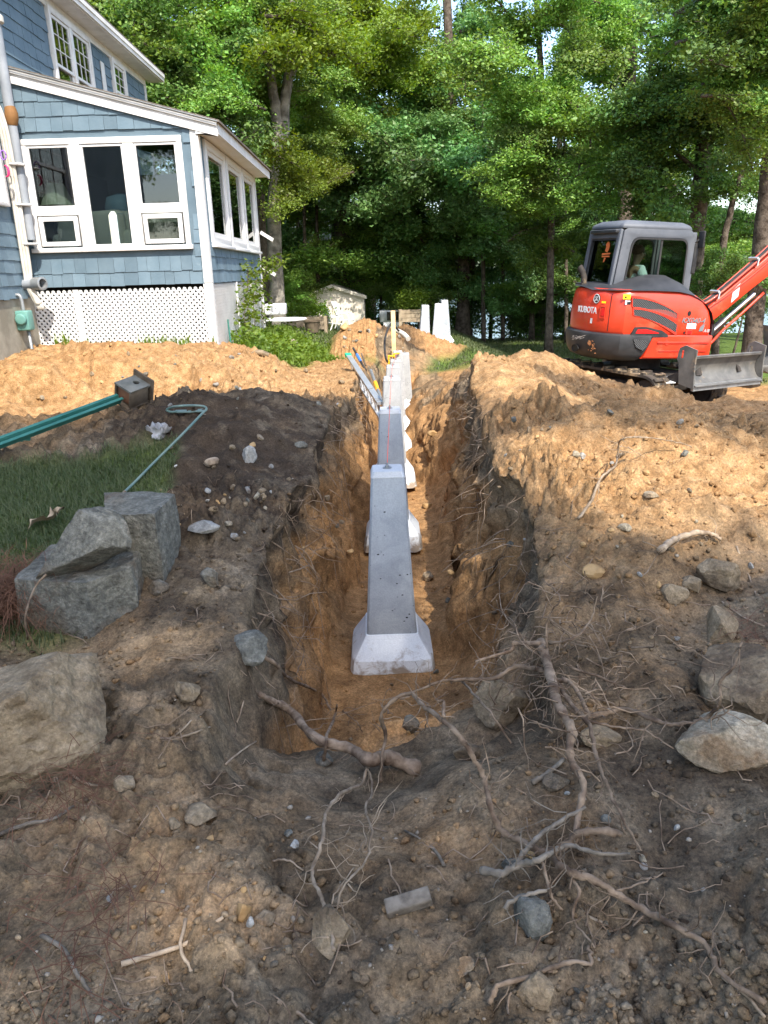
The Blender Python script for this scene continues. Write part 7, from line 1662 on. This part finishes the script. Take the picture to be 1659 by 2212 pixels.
blades('grass', np.stack([x, y, H(x, y)-0.01], 1), 0.03, 0.11, 0.02, 'grass', 6, 0.9)
# weeds round the sunroom corner and along the bed
def weed_pts(x0, x1, y0, y1, n, cond=None):
    x = r.uniform(x0, x1, n); y = r.uniform(y0, y1, n); k = disturbed(x, y) < 0.5
    if cond is not None: k &= cond(x, y)
    return x[k], y[k]
x, y = weed_pts(-2.10, -0.6, 10.2, 17.5, 9000); hgt = 0.05+0.42*vnoise(x*1.6, y*0.9, 5)*sst(-0.85, -1.5, x)
pts = np.stack([x, y, H(x, y)+hgt*r.random(len(x))], 1); pts += r.normal(0, .03, pts.shape)
Vv, Ff, var = leaf_cloud(pts, 0.075, r, flat=.6); me = np_mesh('weeds', Vv, Ff, [M['leaf_weed']]); float_attr(me, 'leafvar', var); tag(link('weeds', me), kind='stuff')
x, y = weed_pts(-2.1, -0.6, 10.4, 17.5, 9000); blades('weed_grass', np.stack([x, y, H(x, y)-.01], 1), 0.05, 0.24, 0.012, 'leaf_weed', 9, 0.7)
x = r.uniform(-4.3, -2.1, 500); y = 9.88+r.normal(0, 0.05, 500); k = vnoise(x*3, y, 4) > .5; x, y = x[k], y[k]; blades('weed_grass', np.stack([x, y, H(x, y)-.02], 1), 0.05, 0.2, 0.012, 'leaf_weed', 10, 0.8)
def plant(name, label, base, stems, size, m='leaf_weed', cat='plant', per=26, spread=0.10, seed=1):
    rg = np.random.default_rng(seed); t = empty(name, tuple(base), 0, label, cat); mb = MB(); P = []
    for pl in stems:
        Q = catmull(pl, 5); mb.tube(Q, 0.006, 5)
        for q in Q[2:]: P.append(q+rg.normal(0, spread, (per//2, 3))*np.array([1, 1, .6]))
    mb.build('stem', M['bark'], t); Vv, Ff, var = leaf_cloud(np.concatenate(P), size, rg, flat=.6); me = np_mesh('leaves', Vv, Ff, [M[m]]); float_attr(me, 'leafvar', var); link('leaves', me, t); return t
g0 = hz(XS+.12, 12.2)
plant('climbing_vine', 'green vine climbing the lattice side of the sunroom', (XS+0.12, 11.9, g0), [[(0, 0, 0), (0, .1, .6), (.02, .3, 1.2)], [(0, .6, 0), (0, .7, .7), (.08, .9, 1.05)], [(0, 1.3, 0), (.03, 1.4, .6), (.1, 1.6, 1.15)], [(0, -.4, 0), (.02, -.4, .4), (.0, -.2, .75)], [(.1, 1.0, .9), (.2, 1.3, 1.2), (.35, 1.5, 1.25)]], 0.085, per=40, seed=3)
plant('leafy_plant', 'small green plant beside the gas meter', tuple(aty(35, 720, 9.6)), [[(0, 0, -.1), (0, 0, .1), (.03, 0, .22)], [(0, 0, -.1), (-.06, 0, .1), (-.1, 0, .2)]], 0.06, per=16, spread=.05, seed=6)
tag(MB().tube([aty(498, 740, 10.6), aty(492, 690, 10.6)], 0.012, 8).build('garden_stake', M['green_metal']), 'thin green garden stake at the sunroom corner', 'stake')
# pine needles: brown bunches
def needle_bunch(px, py, n, L, label, spread=0.05, lift=0.02, seed=1, dirn=None):
    rg = np.random.default_rng(seed); c = G(px, py); m_ = MB()
    V, F = [], []
    for k in range(n):
        p = np.array([0, 0, lift])+rg.normal(0, spread, 3)*np.array([1, 1, .5]); a = rg.uniform(0, 2*PI) if dirn is None else dirn+rg.normal(0, .5)
        d = np.array([math.cos(a), math.sin(a), rg.normal(0.1, .35 if lift > .05 else .12)]); d /= np.linalg.norm(d); l_ = L*rg.uniform(.6, 1.15); b = np.cross(d, [0, 0, 1.0]); b /= np.linalg.norm(b)+1e-9; b *= 0.0011
        q = p+d*l_*0.5; e = p+d*l_+np.array([0, 0, -l_*0.22]); i = len(V)
        V += [p-b, p+b, q+b, q-b, e]; F += [(i, i+1, i+2), (i, i+2, i+3), (i+3, i+2, i+4)]
    me = np_mesh('pine_needles', np.array(V), np.array(F), [M['needles']]); o = link('pine_needles', me, None, (c[0], c[1], c[2]+0.01)); return tag(o, label, 'pine needles')
pn = needle_bunch(35, 1330, 2600, 0.17, 'large rust-brown heap of pine needles on a twig at the left edge', 0.10, 0.10, 2)
o = MB().tube(catmull([G(60, 1380, .1), G(55, 1330, .2), G(75, 1270, .26), G(100, 1240, .28)], 5), 0.004, 6).build('twig', M['root'], None, smooth=True); mw = o.data; o.parent = pn; o.matrix_parent_inverse = pn.matrix_world.inverted(); o.location = -Vector(pn.location)
o.matrix_parent_inverse = Matrix.Identity(4)
for a in ((215, 1955, 110, .14, 'rust-brown pine needle tuft in the lower left foreground'), (190, 2110, 80, .12, 'brown pine needle tuft at the bottom left corner'), (190, 1700, 120, .16, 'loose pine needles below the large tan boulder'), (140, 1690, 60, .15, 'scattered pine needles left of the loose pile below the boulder'), (1640, 1380, 150, .16, 'dry pine needles at the right edge')): needle_bunch(a[0], a[1], a[2], a[3], a[4], 0.075, 0.006, int(a[0]))
# dead oak leaf on the lawn
lp = G(102, 1142); mb = MB(); out = []
side_ = [(0, -.02), (.012, .015), (.045, .03), (.028, .045), (.06, .075), (.075, .09), (.04, .095), (.05, .125), (.072, .15), (.036, .145), (.022, .175), (0, .20)]
L_ = [(-x, y) for x, y in side_]; vs_ = []
for x, y in side_+L_[::-1][1:-1]: vs_.append((x*1.1, y-.09, 0.030*math.sin(38*y)*0.6+0.5*abs(x)+0.012*math.sin(90*x)))
sp_l = [(0, y-.09, 0.015*math.sin(38*y)) for _, y in side_]; n_ = len(side_)
rgt_ = [(x*1.1, y-.09, 0.030*math.sin(38*y)*.6+0.55*x) for x, y in side_]; lft_ = [(-x*1.1, y-.09, 0.02*math.sin(46*y)+0.35*x) for x, y in side_]
mb.add(sp_l+rgt_, [(i, n_+i, n_+i+1, i+1) for i in range(n_-1)]).add(sp_l+lft_, [(i+1, n_+i+1, n_+i, i) for i in range(n_-1)])
lf = mb.build('dead_leaf', M['dead_leaf'], None, smooth=True, loc=(lp[0], lp[1], lp[2]+0.05), rot=(0.35, -0.15, -1.0)); tag(lf, 'curled tan dead leaf on the grass by the granite blocks', 'leaf')
# ------------------------------------------------------------------ birdhouse on its green post, hook rod, bag
bc = Vector(aty(286, 846, 5.85)); be = Vector(G(-60, 985, 0.05))+Vector((0, 0, 0.03))
bh = empty('birdhouse', tuple(bc), 0, 'weathered wooden birdhouse fallen over on its green metal post', 'birdhouse')
ax = (bc-be).normalized(); bx = ax.cross(Vector((0.1, -0.55, 0.83))).normalized(); by = bx.cross(ax).normalized()
def bf(p): return bx*p[0]+by*p[1]+ax*p[2]
def bbox(name, a, b, m, par=bh, bev=0.004):
    vs = [bf((x, y, z)) for x in (a[0], b[0]) for y in (a[1], b[1]) for z in (a[2], b[2])]
    return MB().add(vs, [(0, 1, 3, 2), (4, 6, 7, 5), (0, 4, 5, 1), (2, 3, 7, 6), (0, 2, 6, 4), (1, 5, 7, 3)]).build(name, m, par, bevel=bev)
W2, D2, L2 = 0.080, 0.072, 0.10
bbox('floor_panel', (-W2+.018, -D2+.015, -L2+.012), (W2-.018, D2-.015, -L2+.026), M['red_wood'])
for s in (-1, 1): bbox('side_panel', (s*W2-.009, -D2, -L2), (s*W2+.009, D2, L2-.02), M['old_wood'])
hole = [(0.026*math.cos(a), 0.035+0.026*math.sin(a)) for a in np.linspace(0, 2*PI, 17)[:-1]]
fp = MB().prism([(-W2-.009, -L2), (W2+.009, -L2), (W2+.009, L2), (-W2-.009, L2)], (bf((0, D2+.001, 0)), bx, ax), -0.016, hole).build('front_panel', M['grey_wood'], bh)
bbox('back_panel', (-W2-.009, -D2-.017, -L2-.02), (W2+.009, -D2-.001, L2), M['old_wood'])
bbox('inside', (-W2+.02, -D2+.02, -L2+.04), (W2-.02, D2-.03, L2-.04), M['void'])
bbox('roof', (-W2-.03, -D2-.03, L2+.001), (W2+.03, D2+.045, L2+.018), M['old_wood'])
pl_ = (be-bc).length
def chan(z0, z1, kink): 
    prof = [(-.034, .012), (-.034, .018), (-.014, .018), (-.008, -.022), (.008, -.022), (.014, .018), (.034, .018), (.034, .012), (.018, .012), (.011, -.028), (-.011, -.028), (-.018, .012)]
    return [[bf((x*1.25+kink*(0.0), -0.02+y*1.25, z)) for x, y in prof] for z in (z0, z1)]
MB().loft(chan(-L2-.021, -pl_, 0)).build('post', M['green_metal'], bh)
gp = MB().box((0, 0, 0), (0.10, 0.012, 0.09)).build('metal_scrap', M['green_metal'], None, loc=tuple(G(50, 942, .03)), rot=(0.3, 0.2, 0.4)); tag(gp, 'bent green metal scrap by the fallen post at the left edge', 'scrap')
P = [G(212, 1112, .02), G(270, 1062, .03), G(340, 992, .05), G(400, 932, .07), G(438, 892, .08)]
hk = [G(446, 884, .07), G(440, 878, .08), G(420, 876, .08), G(390, 877, .07), G(370, 880, .06), G(360, 886, .04), G(372, 890, .03), G(384, 888, .03)]
rodp = catmull(P+hk, 6); c = Vector(rodp[0])
o = MB().tube([Vector(q)-c for q in rodp], 0.0085, 8).build('hook_rod', M['green_rod'], None, smooth=True, loc=c); tag(o, 'thin green hook rod lying across the left bank down to the granite blocks', 'rod')
MB().tube([Vector(q)-c for q in rodp[:7]], 0.0093, 8).build('muddy_tip', M['dry_stick'], o)
sc_ = G(412, 888, .015)
o = MB().prism([(-.12, -.03), (-.02, -.04), (.03, -.03), (.10, -.035), (.09, .03), (.02, .02), (0, .045), (-.03, .02), (-.10, .02)], ((0, 0, 0), (1, 0, 0), (0, 1, 0)), 0.006).build('metal_scrap', M['green_rod'], None, loc=tuple(sc_), rot=(0.15, 0.05, 0.3)); tag(o, 'flat grey-green metal scrap lying inside the hook of the rod', 'scrap')
bp_ = G(342, 945); V, F = rock_shape(77, 4, 5, 0.30); V = V*np.array((0.15, 0.09, 0.09))/2
V[:, 2] += 0.03*np.abs(np.sin(V[:, 0]*70+V[:, 1]*40))*(V[:, 2] > 0.01)
o = link('plastic_bag', np_mesh('plastic_bag', V, F, [M['bag']], smooth=True), None, (bp_[0], bp_[1], bp_[2]+.025)); tag(o, 'crumpled pale plastic bag on the left bank', 'bag')
o = link('plastic_sheet', np_mesh('plastic_sheet', [(-.2, 0, 0), (.2, 0, 0), (.22, .25, .03), (0, .3, .05), (-.2, .22, .02), (-.2, 0, -.01), (.2, 0, -.01)], [(0, 1, 2), (0, 2, 3), (0, 3, 4), (0, 6, 1), (0, 5, 6)], [M['white_plastic']]), None, tuple(aty(1462, 826, 10.2))); tag(o, 'white plastic scrap under the excavator blade arm', 'scrap')
# ------------------------------------------------------------------ shed, chairs, planters
SX0, SX1, SY = -2.10, -0.50, 28.0
zs = -0.35; ze = 1.42; zp = 1.80; SXL = -2.85
shed = empty('garden_shed', ((SX0+SX1)/2, SY, zs), 0, 'beige plastic garden shed with panelled double doors', 'shed')
def shp(mb, name, m, par=None, **k): mb.v = [tuple(Vector(p)-Vector(((SX0+SX1)/2, SY, zs))) for p in mb.v]; return mb.build(name, M[m], par or shed, **k)
SW = SX1-SXL; xm = (SXL+SX1)/2
wl_ = shp(MB().prism([(SXL, zs), (SX1, zs), (SX1, ze), (xm, zp), (SXL, ze)], ((0, SY+2.4, 0), (1, 0, 0), (0, 0, 1)), 2.4), 'wall', 'shed_beige')
shp(MB().prism([(SXL-.08, ze-.02), (xm, zp+.01), (SX1+.08, ze-.02), (SX1+.08, ze+.05), (xm, zp+.09), (SXL-.08, ze+.05)], ((0, SY+2.5, 0), (1, 0, 0), (0, 0, 1)), 2.6), 'roof', 'shed_roof')
shp(MB().prism([(SXL-.09, ze-.06), (xm, zp-.03), (SX1+.09, ze-.06), (SX1+.09, ze+.03), (xm, zp+.07), (SXL-.09, ze+.03)], ((0, SY-.10, 0), (1, 0, 0), (0, 0, 1)), 0.03), 'gable_trim', 'shed_beige')
for k in range(2):
    x0 = xm-0.72+0.73*k; dr = shp(MB().box2((x0, SY-.03, zs+.05), (x0+.71, SY-.001, ze-.02)), 'door', 'shed_beige', bevel=0.01)
    for px_ in (0.08, 0.40):
        for z0, z1 in ((zs+.12, zs+.62), (zs+.75, ze-.18)): shp(MB().box2((x0+px_, SY-.042, z0), (x0+px_+.23, SY-.031, z1)), 'panel', 'shed_beige', dr, bevel=0.008)
for x_ in (SXL+.05, SX1-.05): shp(MB().box2((x_-.05, SY-.02, zs), (x_+.05, SY-.001, ze)), 'corner_post', 'shed_beige', bevel=.008)
def chair(loc, rz, label):
    t = empty('garden_chair', loc, rz, label, 'chair', 'white garden chairs by the sand heap')
    for s in (-1, 1):
        MB().tube(catmull([(s*.27, -.28, 0), (s*.27, -.24, .35), (s*.27, -.20, .58), (s*.27, .05, .60), (s*.27, .20, .57)], 4), 0.02, 8).build('front_leg', M['white_plastic'], t, smooth=True)
        MB().tube(catmull([(s*.25, .34, 0), (s*.25, .16, .38), (s*.24, .20, .6), (s*.23, .36, 1.0)], 4), 0.02, 8).build('rear_leg', M['white_plastic'], t, smooth=True)
    MB().box((0, -.04, .38), (.48, .46, .025), Matrix.Rotation(.08, 3, 'X')).build('seat', M['weave'], t)
    MB().box((0, .27, .72), (.44, .02, .58), Matrix.Rotation(-.3, 3, 'X')).build('backrest', M['weave'], t)
    MB().tube([(-.23, .36, 1.0), (.23, .36, 1.0)], 0.02, 8).build('top_rail', M['white_plastic'], t)
    MB().tube([(-.26, -.26, .12), (.26, -.26, .12)], 0.014, 8).build('crossbar', M['white_plastic'], t)
    return t
c1_ = aty(722, 724, 25.5); c2_ = aty(745, 716, 26.3)
chair((c1_[0], 25.5, c1_[2]), math.radians(118), 'nearer white garden chair left of the sand heap, side on'); chair((c2_[0], 26.3, c2_[2]), math.radians(75), 'farther white garden chair in front of the shed doors')
def planter(name, label, px0, px1, py, Y, h, m='planter_wood', greens=None, gl=''):
    a = aty(px0, py, Y); b = aty(px1, py, Y); w = b[0]-a[0]; t = empty(name, ((a[0]+b[0])/2, Y, a[2]), 0, label, 'planter')
    for k in range(3): MB().box2((-w/2, -.02, h-(k+1)*.13), (w/2, .02, h-k*.13-.01)).build('plank', M[m], t)
    for s in (-1, 1): MB().box2((s*(w/2-.05)-.05, -.045, -.1), (s*(w/2-.05)+.05, -.021, h+.01)).build('leg', M[m], t)
    MB().box2((-w/2, .03, h-.4), (w/2, .6, h-.03)).build('soil_bed', M['old_wood'], t)
    return t, (a[0]+b[0])/2, Y, a[2]+h, w
for args, seed, kind in ((('wooden_planter', 'raised wooden planter with bright green herbs left of the spare piers', 862, 925, 712, 24.5, 0.62), 41, 'leaf_weed'), (('wooden_planter', 'low wooden planter box behind the weeds by the white chairs', 600, 708, 722, 23.5, 0.50), 42, 'leaf_weed')):
    t, cx_, cy_, cz_, w = planter(*args)
    P = []
    for k in range(60): P.append(np.array([cx_+r.uniform(-w/2, w/2)*.95, cy_+r.uniform(.05, .5), cz_+.02])+r.normal(0, 1, (34, 3))*np.array([.13, .12, .12 if seed == 42 else .14])+np.array([0, 0, .12+(.25*math.exp(-((k % 9-5)/2.5)**2) if seed == 41 else 0.05)]))
    Vv, Ff, var = leaf_cloud(np.concatenate(P), 0.075, r, flat=.5); Vv = Vv-np.array([cx_, cy_, cz_]); me = np_mesh('leafy_plants', Vv, Ff, [M[kind]]); float_attr(me, 'leafvar', var)
    tag(link('herb_bed', me, None, (cx_, cy_, cz_)), 'mass of bright green herbs filling the '+('raised planter left of the spare piers' if seed == 41 else 'low planter by the white chairs'), 'herbs')
tp = aty(700, 712, 22.0); o = MB().lathe([(0, 0), (.17, 0), (.23, .30), (.25, .30), (.25, .34), (.21, .34), (.2, .28), (0, .28)], 18).build('flower_pot', M['old_wood'], None, smooth='auto', loc=(aty(675, 716, 22)[0], 22, aty(675, 718, 22)[2])); tag(o, 'brown flower pot at the end of the weed patch', 'pot')
tb = aty(610, 690, 17.5); o = empty('round_table', (tb[0], 17.5, tb[2]-.42), 0, 'low round white table top showing over the weeds', 'table'); MB().lathe([(0, .40), (.55, .40), (.56, .42), (.55, .44), (0, .44)], 28).build('table_top', M['white_plastic'], o, smooth='auto'); MB().tube([(0, 0, -.1), (0, 0, .4)], 0.04, 10).build('leg', M['white_plastic'], o)
bx_ = aty(848, 712, 25.5); o = empty('glass_front_box', (bx_[0], 25.5, bx_[2]-.1), 0, 'dark box with a glass front on a white stand left of the timber post', 'box')
MB().box2((-.30, 0, .02), (.36, .4, .34)).build('stand', M['white_plastic'], o, bevel=.01); MB().box2((-.42, 0, .345), (.40, .45, .72)).build('cabinet', M['steel_grey'], o, bevel=.01); MB().box2((-.18, -.012, .40), (.35, -.002, .68)).build('pane', M['pane'], o)
